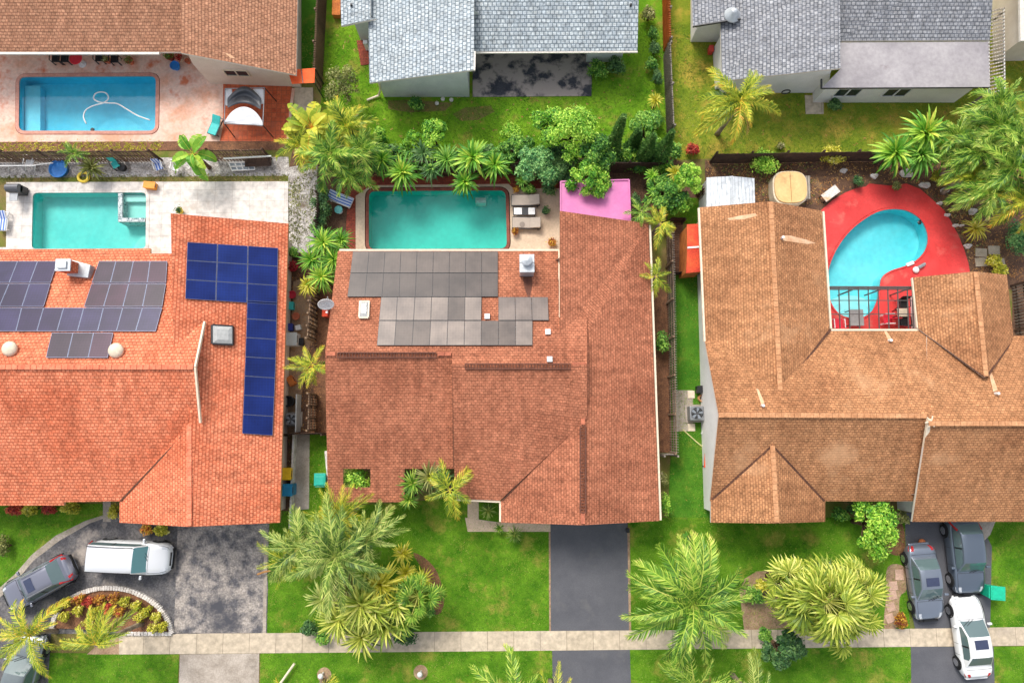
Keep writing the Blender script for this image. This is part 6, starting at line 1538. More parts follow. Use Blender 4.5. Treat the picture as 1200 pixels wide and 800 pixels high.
def palm(name, label, px, py, h, L_, n=18, leaf='palm', kind='feather', wind=None, windk=.5, r=.14, cat='palm', group=None, base=None, emin=-25, emax=75, seed=None, az0=None, azspan=2 * PI, trunk='trunk_grey', lf=.26, dead=0, density=30, wd=.017):
    top = P(px, py, h); bs = base if base is not None else Vector((top.x, top.y, 0)); seed = seed if seed is not None else int(px * 7 + py); rr = random.Random(seed)
    t = thing(name, label, cat, (bs.x, bs.y, 0), group)
    trunk_mesh(Vector((bs.x, bs.y, 0)), top, r, r * .75, seed=seed).build('trunk', M[trunk], t, smooth=True, uv=False)
    off = top - Vector((bs.x, bs.y, 0))
    for k in range(n):
        f = (k + .5) / n; el = emax + (emin - emax) * f ** .75 + rr.uniform(-7, 7)
        az = (k * 2.39996 + rr.uniform(-.5, .5)) if az0 is None else az0 + azspan * (((k * .618) % 1) - .5)
        if wind is not None: az += windk * math.sin(wind - az)
        v = rr.randrange(5); D = 1.0 + .35 * v if kind != 'fan' else 0
        ll = L_ * (.66 + .38 * f if kind != 'fan' else 1) * rr.uniform(.78, 1.1)
        mat = L[leaf]
        if kind == 'feather': me = lib(('f', v, lf, density, wd), lambda: feather_mesh(11 + v, 0.0, (.7, .95, 1.2, 1.45, 1.75)[v], density, lf, wd, sway=.12 * (v - 1.5)), mat, 'frond')
        elif kind == 'paddle': me = lib(('p', v), lambda: paddle_mesh(21 + v, 0.0, .9 + .3 * v), mat, 'frond')
        else: me = lib(('n', v), lambda: fan_mesh(31 + v, .5 + .04 * v, droop=.5 + .25 * v), mat, 'frond')
        part_obj('frond', me, t, off, (rr.uniform(-.25, .25), -R(el), az), ll)
    for k in range(dead):
        az = rr.uniform(0, 2 * PI); me = lib(('d', 0), lambda: feather_mesh(77, 0, .9, 26, .2, .014), L['deadpalm'], 'dry_frond'); part_obj('dry_frond', me, t, off - Vector((0, 0, .2)), (0, R(rr.uniform(25, 60)), az), L_ * .7)
    return t
L['deadpalm'] = leafmat('dry_palm', W(150, 96, 50), W(196, 138, 74), W(222, 178, 110))

def rosette(name, label, px, py, h, rad, leaf='strap', style='r', seed=None, cat='plant', group=None, trunk=None, zs=1.0):
    c = P(px, py, h); seed = seed if seed is not None else int(px * 3 + py); rr = random.Random(seed)
    t = thing(name, label, cat, (c.x, c.y, 0), group); v = seed % 3
    if h > .25: trunk_mesh(Vector((c.x, c.y, 0)), c, .07 if trunk is None else trunk, .05 if trunk is None else trunk * .8, seed=seed).build('stem', M['trunk_brown'], t, smooth=True, uv=False)
    if style == 'r': fn = lambda: rosette_mesh(41 + v, 54, .13, 80, 2, 1.0)
    elif style == 'spiky': fn = lambda: rosette_mesh(51 + v, 60, .075, 78, -8, .5)
    elif style == 'wide': fn = lambda: rosette_mesh(61 + v, 92, .105, 84, -6, 1.25, .4)
    elif style == 'strap': fn = lambda: rosette_mesh(71 + v, 90, .07, 84, 10, 1.5, .4)
    me = lib((style, v), fn, L[leaf], 'foliage')
    part_obj('foliage', me, t, (0, 0, c.z), (0, 0, rr.uniform(0, 6.28)), (rad, rad, rad * zs)); return t

def bush(name, label, px, py, h, rx, ry=None, leaf='green', n=700, size=.17, lumps=7, cat='shrub', group=None, seed=None, z0=None, aspect=.5, flat=1.0):
    "shrub: leafy clumps over short stems; h = height of the top"
    ry = ry or rx; seed = seed if seed is not None else int(px * 5 + py); r = random.Random(seed); zc = h * .55; c = P(px, py, zc)
    t = thing(name, label, cat, (c.x, c.y, 0), group); lp = []
    for k in range(lumps):
        a = k * 2.39996; q = math.sqrt((k + .4) / lumps) * .62; s = r.uniform(.36, .56)
        lp.append((Vector((c.x + rx * q * math.cos(a), c.y + ry * q * math.sin(a), h * (.62 - .22 * q + r.uniform(-.08, .1)))), rx * s, ry * s, h * .34 * flat))
    leafmesh(r, n, lp, size, aspect).build('foliage', L[leaf], t, uv=False, tint=True)
    b = MB()
    for k in range(min(5, lumps)): b.tube([Vector((c.x + .04 * k, c.y, 0)), lp[k][0]], [.03, .012], 5)
    b.build('stem', M['trunk_brown'], t, uv=False); return t

def tree(name, label, px, py, h, rx, ry, leaf, n=4500, size=.2, lumps=16, r=.12, cat='tree', group=None, seed=None, zlo=.45, aspect=.5):
    seed = seed if seed is not None else int(px * 5 + py); rr = random.Random(seed); c = P(px, py, h * .75); t = thing(name, label, cat, (c.x, c.y, 0), group); lp = []
    for k in range(lumps):
        a = k * 2.39996 + rr.uniform(-.3, .3); q = math.sqrt((k + .3) / lumps) * .82; s = rr.uniform(.17, .40)
        z = h * (zlo + (1 - zlo) * (.95 - .75 * q * q) * rr.uniform(.78, 1.0)); lp.append((Vector((c.x + rx * q * math.cos(a), c.y + ry * q * math.sin(a), z - h * .06)), rx * s, ry * s, min(rx, ry) * s * .8))
    leafmesh(rr, n, lp, size, aspect).build('crown', L[leaf], t, uv=False, tint=True)
    b = MB(); fork = Vector((c.x + rr.uniform(-.1, .1), c.y + rr.uniform(-.1, .1), h * .4)); b.tube([(c.x, c.y, 0), (c.x, c.y, h * .15), fork], [r * 1.3, r, r * .8], 8)
    for p, *_ in lp: b.tube([fork, fork.lerp(p, .5) + Vector((0, 0, -.1)), p], [r * .55, r * .3, .015], 5)
    b.build('trunk', M['trunk_brown'], t, uv=False, smooth=True); return t

# --- feather palms
pb = P(66, 739, 0)
palm('palm_tree', 'feathery yellow green palm with a leaning trunk over the dark grey green car', 34, 744, 2.7, 2.7, 15, 'palm_yellow', base=pb, emin=-8, lf=.2, density=34, wd=.022)
palm('palm_tree', 'yellow green palm leaning out of the half round planter over the sidewalk end', 112, 755, 4.5, 2.6, 13, 'palm_yellow', base=P(168, 729, 0), az0=R(100), azspan=R(190), emin=0, emax=50, lf=.2, density=34, wd=.022)
palm('palm_tree', 'large feather palm with long wide fronds right of the middle driveway', 812, 707, 4.6, 4.6, 36, 'palm', r=.2, emin=-28, lf=.2, density=40, wd=.020, dead=1)
palm('palm_tree', 'silvery blue green feather palm, the largest left of the front lawn', 393, 652, 5.2, 3.7, 28, 'palm_blue', r=.16, emin=-20, lf=.19, density=36, wd=.022)
palm('palm_tree', 'blue green feather palm between the left driveway and the large silvery palm', 352, 642, 4.2, 2.9, 20, 'palm_blue', emin=-15, lf=.22, density=32, wd=.024)
palm('palm_tree', 'yellowing feather palm below the leafy roof notch of the terracotta house', 400, 604, 3.8, 2.5, 18, 'palm_yellow', emin=0, emax=80, lf=.24)
palm('palm_tree', 'grey green feather palm whose fronds reach the middle front lawn', 430, 632, 4.4, 2.7, 18, 'palm_blue', emin=-10, lf=.2, density=32, wd=.024)
palm('palm_tree', 'small golden palm at the left driveway edge under the silvery palm', 333, 655, 2.6, 2.0, 12, 'palm_yellow', emin=-10)
palm('palm_tree', 'street palm left of the middle driveway apron, cut by the bottom edge', 603, 826, 4.6, 3.4, 15, 'palm', emin=-10, lf=.2, density=32, wd=.024)
palm('palm_tree', 'yellow tipped street palm beside the middle driveway apron', 650, 832, 4.2, 2.9, 14, 'palm_yellow', emin=-10, lf=.2)
palm('palm_tree', 'street palm by the long pale pole at the bottom edge', 355, 830, 4.0, 2.6, 13, 'palm_yellow', emin=-10)
palm('palm_tree', 'blue green street palm right of the big feather palm, at the bottom edge', 885, 820, 3.8, 2.9, 14, 'palm_blue', emin=-10, lf=.2)
palm('palm_tree', 'lower feather palm under the big one, cut by the bottom edge', 815, 806, 3.2, 2.9, 20, 'palm', emin=-15, lf=.2, dead=3)
palm('palm_tree', 'small street palm at the bottom edge by the right garden lamp', 476, 830, 2.6, 1.6, 10, 'palm_yellow', emin=0)
palm('palm_tree', 'coconut palm with windswept fronds in the yellowing lawn', 868, 118, 4.6, 3.3, 26, 'palm_yellow', wind=R(215), windk=.45, emin=-25, lf=.21, density=38, wd=.020, dead=1)
for x, y, h, l, lf_, lab in ((1174, 150, 4.2, 2.8, 'palm', 'top one of the feathery palms by the right edge'), (1150, 178, 3.8, 2.4, 'palm', 'feathery palm left of the others in the right palm grove'), (1188, 196, 4.4, 3.0, 'palm', 'widest feathery palm in the right palm grove'), (1160, 222, 3.4, 2.5, 'palm', 'feathery palm leaning over the square tan stone'),
                       (1202, 236, 3.8, 2.6, 'palm_yellow', 'yellow green feathery palm, lowest of the right palm grove'), (1200, 165, 4.6, 2.6, 'palm', 'feathery palm cut by the right edge under the slatted pergola'), (1122, 160, 3.2, 2.0, 'palm', 'thin feathery palm between the rosette palms and the grove'), (1132, 190, 3.0, 2.0, 'palm', 'low feathery palm behind the yellow bush above the red deck'), (1142, 206, 3.0, 2.0, 'palm_yellow', 'yellowish feathery palm in the middle of the right grove'), (1172, 120, 4.0, 2.4, 'palm', 'highest feathery palm right of the flat roof corner')):
    palm('palm_tree', lab, x, y, h, l, 22, lf_, wind=R(200), windk=.25, emin=-20, lf=.26, density=26, wd=.032, cat='palm')
palm('palm_tree', 'small palm with a yellow frond at the front of the terracotta house', 527, 574, 4.0, 2.0, 11, 'palm_yellow', emin=5, emax=45, lf=.3, wd=.03, density=24)
palm('palm_tree', 'yellow green palm between the two left houses by the left rake', 367, 428, 3.4, 1.9, 11, 'palm_yellow', emin=-15, emax=60, lf=.26, wd=.026, density=26, wind=R(200), windk=.4, dead=2)
palm('palm_tree', 'small palm overlapping the right edge of the terracotta roof, upper one', 774, 262, 3.0, 1.6, 10, 'palm_yellow', emin=-10, emax=55, lf=.3, wd=.03, density=24)
palm('palm_tree', 'small palm overlapping the right edge of the terracotta roof, lower one', 769, 324, 3.0, 1.5, 8, 'palm_yellow', emin=-15, emax=50, lf=.3, wd=.03, density=24)
palm('palm_tree', 'small palm poking over the corner of the pink patio roof', 752, 248, 2.9, 1.2, 8, 'palm', emin=0, emax=55, lf=.3, wd=.03, density=24)
for x, y, h, l, k, lf_, lab in ((365, 150, 2.8, 2.3, 'paddle', 'palm_yellow', 'broad leaved yellow green palm next to the tiled patio'), (405, 148, 3.0, 2.2, 'feather', 'palm_yellow', 'arching areca palm below the loose olive shrub'), (388, 182, 3.2, 2.4, 'feather', 'palm', 'tallest areca palm in the middle of the corner clump'),
                          (424, 176, 2.8, 1.9, 'feather', 'palm', 'greener areca palm on the right of the corner clump'), (352, 172, 2.6, 1.8, 'feather', 'palm_yellow', 'drooping areca palm at the left of the corner clump'), (408, 205, 2.6, 1.7, 'feather', 'palm', 'orange tinged areca palm over the blue striped lounger')):
    palm('palm_tree', lab, x, y, h, l * 1.1, 20, lf_, k, emin=-15, emax=72, lf=.3, wd=.042, density=20, r=.09, trunk='trunk_brown', dead=3)
palm('banana_plant', 'broad leaved banana clump over the slatted fence', 226, 180, 2.3, 1.95, 13, 'strap', 'paddle', emin=-5, emax=70, r=.12, trunk='trunk_brown', cat='banana plant')
palm('palm_tree', 'little palm over the blue tub by the slatted fence', 88, 180, 1.9, 1.15, 10, 'palm', emin=5, emax=75, lf=.3, wd=.035, density=20, r=.08)
rosette('yucca', 'dull olive yucca right of the little palm on the gravel strip', 108, 197, .9, .95, 'olive', 'r')
# --- fan palms
for x, y, h, n_, lab in ((966, 702, 4.2, 44, 'large bushy fan palm in front of the tan roofed house'), (1000, 690, 3.4, 20, 'fan palm on the right side of the big bushy one'), (928, 690, 3.4, 20, 'fan palm on the left side of the big bushy one'), (985, 722, 3.0, 16, 'lower fan palm hanging over the sidewalk')):
    palm('fan_palm', lab, x, y, h, 2.55 if n_ > 25 else 2.1, n_, 'fan', 'fan', wind=R(70), windk=.3, emin=-45, emax=80, r=.2, cat='fan palm', trunk='trunk_brown')
palm('fan_palm', 'green fan palm at the curved edge of the mulch bed on the middle lawn', 490, 698, 2.6, 1.6, 16, 'palm', 'fan', emin=-20, emax=70, cat='fan palm', trunk='trunk_brown')
for x, y, h, r_, st, lf_, lab in ((424, 706, 3.2, 2.0, 'strap', 'fan', 'big spiky screw pine in the middle of the front bed'), (398, 724, 2.6, 1.7, 'strap', 'fan', 'spiky screw pine lower left in the front bed, by the sidewalk'), (452, 732, 2.4, 1.7, 'spiky', 'fan', 'spiky screw pine reaching over the sidewalk'), (446, 684, 2.8, 1.6, 'strap', 'yellow', 'yellowish spiky plant behind the big screw pine'), (406, 692, 2.6, 1.6, 'spiky', 'olive', 'greyish spiky plant left of the yellowish one'), (464, 708, 2.8, 1.5, 'spiky', 'fan', 'pale spiky head right of the big screw pine'), (380, 700, 2.4, 1.4, 'strap', 'palm_blue', 'blue green spiky plant under the large silvery palm'), (440, 716, 3.3, 1.5, 'spiky', 'fan', 'topmost pale spiky head in the front bed'), (472, 728, 2.2, 1.2, 'strap', 'palm', 'green spiky plant beside the green fan palm'), (425, 745, 2.2, 1.5, 'strap', 'fan', 'spiky plant hanging onto the sidewalk, lowest of the front bed'),
    (472, 648, 1.5, .75, 'r', 'yellow', 'round yellow green rosette, topmost at the bed edge'), (476, 671, 1.5, .8, 'r', 'yellow', 'round yellow green rosette just below the topmost one'), (496, 678, 1.2, .8, 'strap', 'yellow', 'yellow rosette at the right edge of the front bed')):
    rosette('screw_pine' if r_ > 1 else 'rosette_plant', lab, x, y, h, r_, lf_, st, cat='plant')
bush('shrub', 'dark round shrub at the lower left of the front bed', 362, 736, 1.3, .55, leaf='dark', n=600); bush('shrub', 'small dark shrub touching the sidewalk beside the dark round one', 378, 747, 1.0, .5, leaf='green', n=500)
bush('shrub', 'dark round shrub at the sidewalk under the green fan palm', 475, 745, 1.4, .75, .6, leaf='dark', n=900); bush('shrub', 'low leafy plant right of the green fan palm', 503, 715, .8, .45, leaf='green', n=350)
# --- rosette plants by the pool
for x, y, h, r_, st, lf_, lab in ((472, 203, 1.6, 1.4, 'wide', 'strap', 'bright rosette palm leaning over the top left of the teal pool'), (545, 214, 1.5, 1.15, 'wide', 'strap', 'bright rosette palm touching the water at the top of the teal pool'), (554, 186, 2.1, 1.6, 'wide', 'strap', 'largest rosette palm in the bed behind the teal pool'), (580, 194, 1.8, 1.35, 'wide', 'strap', 'rosette palm to the right of the largest one behind the teal pool'),
    (524, 188, 1.6, 1.25, 'strap', 'green', 'strappy plant left of the largest rosette palm'), (506, 200, 1.3, 1.1, 'strap', 'dark', 'dark strappy plant over the brick path'), (497, 180, 1.5, 1.15, 'strap', 'dark', 'dark strappy plant under the lime shrub'), (448, 188, 1.7, 1.35, 'strap', 'strap', 'strappy plant beside the areca palm clump'), (612, 212, .8, .6, 'wide', 'green', 'small rosette by the top corner of the middle patio'),
    (1047, 180, 2.0, 1.75, 'wide', 'strap', 'rosette palm at the dark timber fence, left of two'), (1083, 157, 2.6, 1.8, 'wide', 'strap', 'rosette palm highest above the red deck'), (1078, 182, 2.2, 1.6, 'wide', 'green', 'darker rosette palm between two bright ones'), (1104, 178, 2.0, 1.4, 'wide', 'strap', 'rosette palm right of the darker one'),
    (572, 598, .8, .62, 'spiky', 'palm_blue', 'spiky rosette inside the entry planter'), (585, 619, .5, .42, 'spiky', 'palm', 'small spiky rosette at the garage corner'), (603, 626, .6, .62, 'spiky', 'palm_blue', 'spiky rosette on the lawn below the garage corner'), (484, 566, 3.0, 1.0, 'spiky', 'palm', 'spiky plant in the left end of the roof notch'), (479, 585, 2.6, .75, 'spiky', 'palm', 'spiky plant at the eave beside the lawn'), (503, 558, 3.2, 1.1, 'spiky', 'olive', 'olive spiky plant in the top of the roof notch'), (516, 562, 3.0, 1.0, 'strap', 'dark', 'dark strappy plant behind the small palm'),
    (764, 206, 2.0, .62, 'r', 'lime', 'lime round rosette above the pink roof corner, left'), (791, 203, 2.4, .66, 'r', 'yellow', 'yellow green round rosette, brightest of the three'), (766, 226, 2.0, .55, 'r', 'lime', 'lime round rosette next to the pink roof, lower one'), (1142, 268, .9, 1.0, 'strap', 'yellow', 'grassy yellow green clump right of the red deck'), (768, 118, 1.0, .65, 'r', 'yellow', 'yellow rosette by the bleached fence')):
    rosette('rosette_plant', lab, x, y, h, r_, lf_, st)
for k, (x, y, h, r_) in enumerate(((380, 285, 2.2, 1.35), (366, 305, 2.0, 1.2), (392, 305, 2.0, 1.25), (378, 325, 2.0, 1.2), (400, 282, 1.7, 1.0), (362, 335, 1.6, .9))):
    rosette('bird_of_paradise', 'bird of paradise clump left of the grey solar array, ' + ['top middle', 'left', 'right', 'lower middle', 'top right', 'lowest'][k] + ' plant', x, y, h, r_, 'strap' if k != 5 else 'yellow', 'strap', cat='plant')
# --- cypresses
for k, (bx, by, tx, ty) in enumerate(((712, 186, 731, 136), (738, 178, 749, 153), (748, 196, 766, 159), (767, 198, 788, 154))):
    b0 = P(bx, by, 0); hh = (4.6, 3.4, 4.2, 4.6)[k]; rr = random.Random(k); t = thing('cypress_tree', ['leftmost slender cypress, tallest of the row', 'short slender cypress, second from the left', 'slender cypress, third from the left', 'rightmost slender cypress at the end of the bleached fence'][k], 'cypress', b0)
    tp_ = P(tx, ty, hh); b = MB(); tint0 = .45
    for i in range(2600):
        s = rr.random() ** 1.15; c = b0.lerp(tp_, .06 + .94 * s); rad = (.58 if k != 1 else .46) * (1 - s) ** .75 * min(1, .45 + s * 6) * (1 + .18 * math.sin(9 * s + k)) * rr.random() ** .35; a = rr.uniform(0, 2 * PI); d = Vector((math.cos(a), math.sin(a), 0))
        p = c + d * rad; up = (Vector((0, 0, .8)) + d * .9 + Vector((rr.uniform(-.5, .5), rr.uniform(-.5, .5), 0))).normalized(); sd_ = up.cross(d).normalized(); l = rr.uniform(.12, .24); b.poly([p - sd_ * .028, p + sd_ * .028, p + up * l * .6 + sd_ * .035, p + up * l, p + up * l * .6 - sd_ * .035], 0, max(0, min(1, .4 + rr.uniform(-.3, .35))))
    b.build('crown', L['cypress'], t, uv=False, tint=True); b = MB(); b.tube([b0, b0.lerp(tp_, .9)], [.07, .02], 6); b.build('trunk', M['trunk_brown'], t, uv=False)
# --- leafy trees
tree('leafy_tree', 'bright lime tree beside the right driveway', 1027, 618, 3.6, 1.5, 1.75, 'lime', 3800, .2, 16)
tree('leafy_tree', 'dark green tree under the left side of the fan palms by the sidewalk', 918, 762, 3.0, 1.25, 1.1, 'dark', 3200, .2, 14)
tree('leafy_tree', 'blue green tree next to the middle patio', 628, 192, 3.6, 1.3, 1.4, 'bluegreen', 3600, .17, 15)
tree('leafy_tree', 'yellow green tree, tallest of the thicket behind the middle patio', 672, 152, 5.0, 1.7, 1.8, 'lime', 5200, .17, 18)
tree('leafy_tree', 'lime shrub like tree at the edge of the middle back lawn', 645, 143, 3.4, 1.2, 1.2, 'lime', 2600, .2, 12)
tree('leafy_tree', 'olive tree drooping over the pink patio roof', 690, 208, 4.2, 1.35, 1.3, 'lime', 3600, .18, 14)
tree('leafy_tree', 'mid green tree left of the leftmost cypress', 694, 178, 4.2, 1.4, 1.3, 'green', 3600, .18, 14)
tree('leafy_tree', 'pale green leafy tree at the left of the thicket', 605, 172, 2.8, 1.1, 1.0, 'green', 2400, .2, 10)
tree('leafy_tree', 'light green tree among the cypresses at the fence end', 757, 150, 3.2, 1.0, 1.3, 'green', 2400, .2, 12)
tree('leafy_tree', 'round mid green tree left of the white shed', 806, 206, 3.2, 1.1, 1.1, 'lime', 2600, .2, 12)
tree('leafy_tree', 'dark green tree under the lime rosettes', 780, 224, 2.8, 1.5, 1.3, 'green', 3600, .2, 14)
tree('leafy_tree', 'light green tree above the small lawn patch beside the red shed', 796, 238, 2.2, .9, .7, 'lime', 1500, .2, 9)
tree('leafy_tree', 'tall lime sprouting shrub behind the dark strappy plants', 508, 154, 2.8, .8, 1.1, 'lime', 1800, .2, 10, .06)
tree('leafy_tree', 'lime sprouting shrub left of the tall one', 484, 163, 2.2, .75, .7, 'lime', 1200, .2, 8, .05)
tree('leafy_tree', 'loose olive shrub by the open railed fence', 400, 97, 2.6, 1.15, 1.5, 'olive', 2200, .15, 14, .06, aspect=.4)
tree('leafy_tree', 'dark shrub filling the middle of the thicket', 655, 200, 2.6, 1.1, 1.0, 'dark', 2600, .2, 10)
SH = [(445, 160, 1.3, .6, .6, 'lime', 'bright lime ball shrub on the edge of the middle back lawn'), (600, 158, 1.6, .9, .7, 'lime', 'pale sprouting shrub at the left end of the thicket'), (700, 82, 1.1, .8, .75, 'green', 'round shrub at the corner of the black patio'), (722, 77, 1.1, .7, .7, 'dark', 'dark shrub right of the black patio'), (487, 122, 1.0, .55, .5, 'green', 'small shrub at the wall of the pale grey house'),
      (760, 17, 1.2, .5, .5, 'olive', 'topmost shrub by the orange fence'), (765, 40, 1.1, .42, .5, 'green', 'second shrub down the orange fence'), (767, 57, 1.2, .45, .45, 'dark', 'dark shrub at the end of the orange stretch of fence'), (764, 76, 1.1, .5, .5, 'green', 'bright leafed shrub along the bleached fence'), (770, 92, 1.2, .4, .6, 'dark', 'dark shrub hanging over the bleached fence'), (766, 138, 1.2, .7, .6, 'green', 'shrub between the yellow rosette and the cypresses'),
      (896, 190, 1.5, .95, .95, 'lime', 'yellow green ball shrub above the hot tub'), (975, 183, 1.2, 1.0, .75, 'yellow', 'variegated yellow shrub on the dark timber fence'), (978, 123, .9, .5, .45, 'dark', 'small dark shrub beside the two slabs under the flat roof'), (1005, 213, .8, .38, .4, 'dark', 'small dark green shrub above the red deck'), (1051, 218, .7, .3, .35, 'olive', 'tiny olive shrub at the notch of the red deck'), (1100, 208, .9, .6, .55, 'yellow', 'yellow bush at the upper right of the red deck'),
      (1165, 306, 1.0, .55, .5, 'yellow', 'bright yellow bush upper one on the tan pavers'), (1172, 316, .9, .5, .45, 'yellow', 'bright yellow bush against the tan roof edge'), (1194, 280, 1.6, .8, 1.3, 'bluegreen', 'blue green shrub at the right edge above the ragged fence'), (418, 561, 3.5, 1.0, .75, 'lime', 'pale green shrub filling the small roof opening'), (780, 592, 1.4, .42, .75, 'lime', 'bright shrub at the lower right corner of the terracotta roof'), (778, 562, 1.0, .3, .5, 'olive', 'pale shrub at the right wall of the middle house'), (776, 402, 1.6, .5, .75, 'green', 'shrub rising behind the long weathered fence'),
      (985, 603, 1.1, .6, .45, 'green', 'green shrub at the notch of the tan roof front'), (1002, 596, 1.1, .6, .4, 'dark', 'dark shrub against the tan roof wall'), (1054, 606, 1.1, .6, .45, 'olive', 'olive shrub at the top of the right driveway'), (1056, 727, .9, .42, .6, 'croton', 'reddish golden croton beside the right driveway'), (806, 640, 1.2, .6, .9, 'green', 'leafy shrub under the top fronds of the big feather palm'), (883, 698, 1.0, .7, .6, 'green', 'small green shrub on the sandy oval patch'), (893, 686, .9, .5, .4, 'yellow', 'yellowish shrub at the top of the sandy oval'), (897, 745, 1.0, .5, .5, 'green', 'green shrub at the sidewalk left of the dark green tree'),
      (20, 597, 1.0, .7, .4, 'redleaf', 'red leaved shrub at the left edge under the orange eave'), (36, 597, 1.1, .55, .5, 'yellow', 'yellow green shrub left of the red one under the orange eave'), (57, 596, .9, .5, .4, 'redleaf', 'red leaved shrub between two yellow green ones'), (83, 595, 1.1, .65, .5, 'yellow', 'yellow green shrub right of the red one under the orange eave'), (133, 600, 1.0, .3, .55, 'yellow', 'narrow yellow shrub beside the front step'), (172, 620, .8, .45, .4, 'croton', 'croton at the left of the garage front'), (189, 621, .8, .5, .4, 'yellow', 'yellow shrub at the garage front'), (4, 640, .9, .4, .8, 'olive', 'olive shrub cut by the left edge on the lawn'),
      (812, 176, .8, .55, .4, 'redleaf', 'red leaved shrub at the corner of the yellowing lawn'), (790, 178, 1.4, .6, .6, 'green', 'green shrub at the bottom of the yellowing lawn'), (344, 296, .9, .35, .4, 'green', 'green plant at the corner of the pale deck in the alley'), (620, 222, .9, .5, .3, 'green', 'low green plant at the top edge of the middle patio'), (643, 220, 1.2, .5, .55, 'dark', 'dark plant between the patio and the pink roof'), (745, 236, 1.4, .4, .6, 'dark', 'dark shrub beside the pink roof edge'), (915, 171, .5, .3, .25, 'olive', 'little weed at the edge of the yellowing lawn')]
for x, y, h, rx, ry, lf_, lab in SH: bush('shrub', lab, x, y, h, rx, ry, lf_, int(520 + 700 * rx * ry), .16 if rx > .45 else .12)
CR = [(66, 712, 'yellow'), (78, 705, 'yellow'), (92, 702, 'croton'), (104, 705, 'redleaf'), (118, 702, 'croton'), (133, 700, 'croton'), (147, 704, 'yellow'), (160, 709, 'yellow'), (172, 716, 'yellow'), (184, 723, 'yellow'), (190, 734, 'yellow'), (180, 736, 'yellow'), (112, 716, 'yellow'), (76, 722, 'yellow'), (126, 712, 'redleaf'), (92, 715, 'yellow'), (165, 722, 'yellow'), (140, 716, 'croton'), (105, 728, 'yellow')]
for x, y, lf_ in CR:
    lb = {'yellow': 'yellow croton in the half round stone planter', 'croton': 'red and gold croton in the half round stone planter', 'redleaf': 'dark red croton in the half round stone planter'}[lf_]
    bush('croton', lb, x, y, .8, .42, .4, lf_, 330, .13, 5, 'croton', {'yellow': 'yellow crotons in the planter', 'croton': 'red and gold crotons in the planter', 'redleaf': 'dark red crotons in the planter'}[lf_])
rr_ = random.Random(9)
for k in range(36):
    x = 440 + 345 * (k + .5) / 36 + rr_.uniform(-6, 6); y = 192 + rr_.uniform(-12, 9); lf_ = ('green', 'dark', 'green', 'lime')[k % 4]
    if 655 < x < 740: y -= 4
    bush('understory_shrub', 'low green shrub in the dense planting along the dark timber fence', x, y, 1.7 + rr_.uniform(-.3, .6), .8, .65, lf_, 620, .2, 6, 'shrub', 'low shrubs along the dark timber fence')
# plants in pots
for t, c, r_, z, lf_ in POT_PLANTS:
    rr = random.Random(int(c.x * 50)); leafmesh(rr, 130, [(Vector((c.x, c.y, z + r_ * .5)), r_ * 1.3, r_ * 1.3, r_ * .9)], .12).build('foliage', L[lf_], t, uv=False, tint=True)
# ivy on the dark fence left of the brick path
t = thing('ivy', 'dark ivy mat on the fence left of the blue striped lounger', 'climbing plant', P(378, 255)); rr = random.Random(5); lp = [(P(376 + rr.uniform(-6, 6), 222 + k * 5.5, .5 + .7 * rr.random()), .42, .4, .5) for k in range(12)]
leafmesh(rr, 2600, lp, .13, .7).build('foliage', L['dark'], t, uv=False, tint=True)
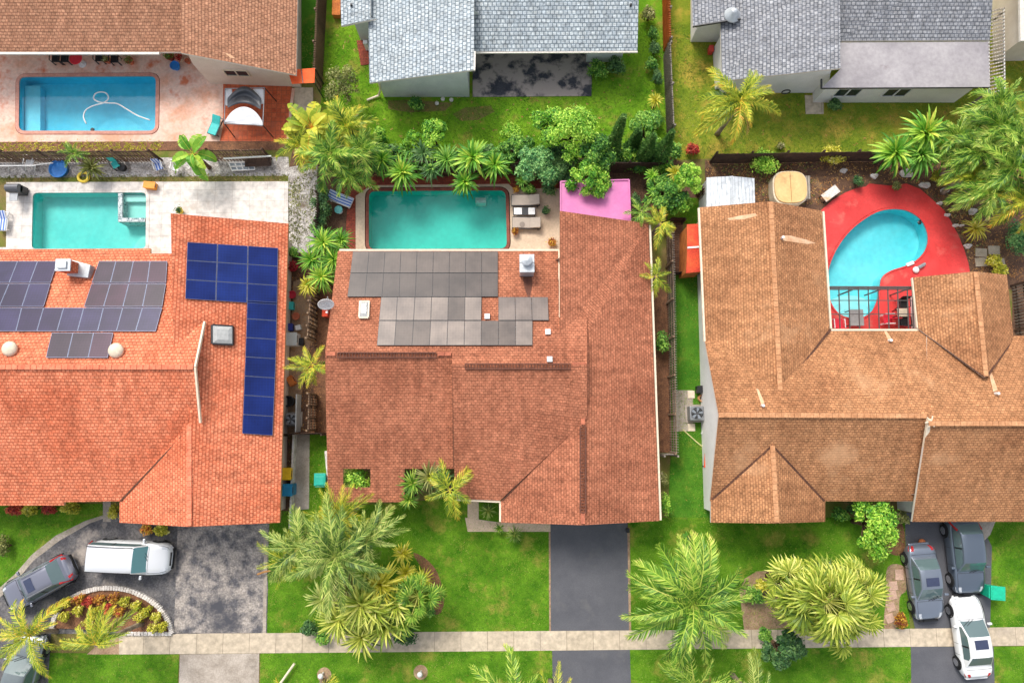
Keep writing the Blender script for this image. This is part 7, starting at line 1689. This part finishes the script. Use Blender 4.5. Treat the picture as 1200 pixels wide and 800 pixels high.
# --- ground cover nobody could count
from mathutils import noise as mnoise
def scatter_stuff(name, label, cat, polys, dens, leaf, size, hgt, seed, avoid=(), up=1.2, aspect=.45):
    rr = random.Random(seed); b = MB()
    for q, dn in polys:
        xs = [p[0] for p in q]; ys = [p[1] for p in q]; x0, x1, y0, y1 = max(-36, min(xs)), min(36, max(xs)), max(-24, min(ys)), min(26, max(ys)); n = int((x1 - x0) * (y1 - y0) * dens * dn)
        for _ in range(n):
            x, y = rr.uniform(x0, x1), rr.uniform(y0, y1)
            if not pip(x, y, q) or any(pip(x, y, a) for a in avoid): continue
            tn = max(0, min(1, rr.gauss(.42, .16) + .42 * mnoise.noise(Vector((x * .55, y * .55, seed)))))
            for k in range(3):
                a = rr.uniform(0, 2 * PI); d = Vector((math.cos(a), math.sin(a), up * rr.uniform(.4, 1.2))).normalized(); s_ = Vector((-math.sin(a), math.cos(a), 0)) * size * aspect * .5; p = Vector((x + rr.uniform(-.05, .05), y + rr.uniform(-.05, .05), .004)); l = size * rr.uniform(.6, 1.3)
                b.poly([p - s_, p + s_, p + d * l], 0, tn + rr.uniform(-.1, .1))
    o = b.build(name, L[leaf], uv=False, tint=True, origin=(0, 0, 0)); return tag(o, label, cat, kind='stuff')
AV = [xy(p) for p in ([(646, 590), (736, 590), (738, 740), (646, 740)], [(138, 741), (1270, 731), (1270, 757), (138, 767)], [(1060, 600), (1162, 600), (1162, 736), (1066, 736)], [(648, 760), (738, 760), (740, 830), (648, 830)], [(1067, 757), (1164, 757), (1166, 830), (1068, 830)], [(554, 58), (694, 58), (693, 114), (554, 114)], [(943, 112), (965, 112), (965, 135), (944, 135)])]
scatter_stuff('grass', 'short green grass blades of all the lawns', 'grass', LAWNS, 80, 'grass', .085, .05, 1, AV, aspect=.3)
scatter_stuff('leaf_litter', 'dry leaf litter over the brown planting beds', 'leaf litter', [(xy([(826, 188), (1200, 184), (1200, 330), (1140, 325), (1115, 255), (1085, 228), (1062, 214), (1018, 214), (990, 222), (960, 240), (830, 240)]), 1), (xy([(410, 190), (650, 190), (650, 208), (410, 212)]), 1), (xy([(326, 300), (372, 300), (372, 412), (378, 508), (330, 508)]), 1.2)], 26, 'deadpalm', .10, .05, 2, up=.25, aspect=.6)
scatter_stuff('leaf_litter', 'sparse fallen leaves on the lawns', 'leaf litter', LAWNS, 1.1, 'deadpalm', .11, .05, 6, AV, up=.2, aspect=.6)
scatter_stuff('weeds', 'low green weeds sprouting in beds and gravel', 'weeds', [(xy([(338, 214), (352, 206), (352, 290), (338, 292)]), 2.2), (xy([(352, 206), (372, 200), (372, 262), (352, 290)]), .9), (xy([(-40, 206), (338, 204), (338, 213), (-40, 214)]), 1.3), (xy([(826, 190), (960, 190), (960, 240), (905, 238)]), .5), (xy([(1085, 228), (1140, 240), (1160, 300), (1135, 300), (1115, 255)]), .6), (xy([(330, 508), (346, 508), (340, 615), (326, 615)]), .7)], 38, 'olive', .12, .06, 3)
scatter_stuff('flowering_ground_cover', 'yellow green and pink ground cover along the slatted fence', 'ground cover', [(xy([(-40, 166), (190, 165), (190, 177), (-40, 178)]), 1)], 60, 'yellow', .15, .1, 4, up=.8, aspect=.6)
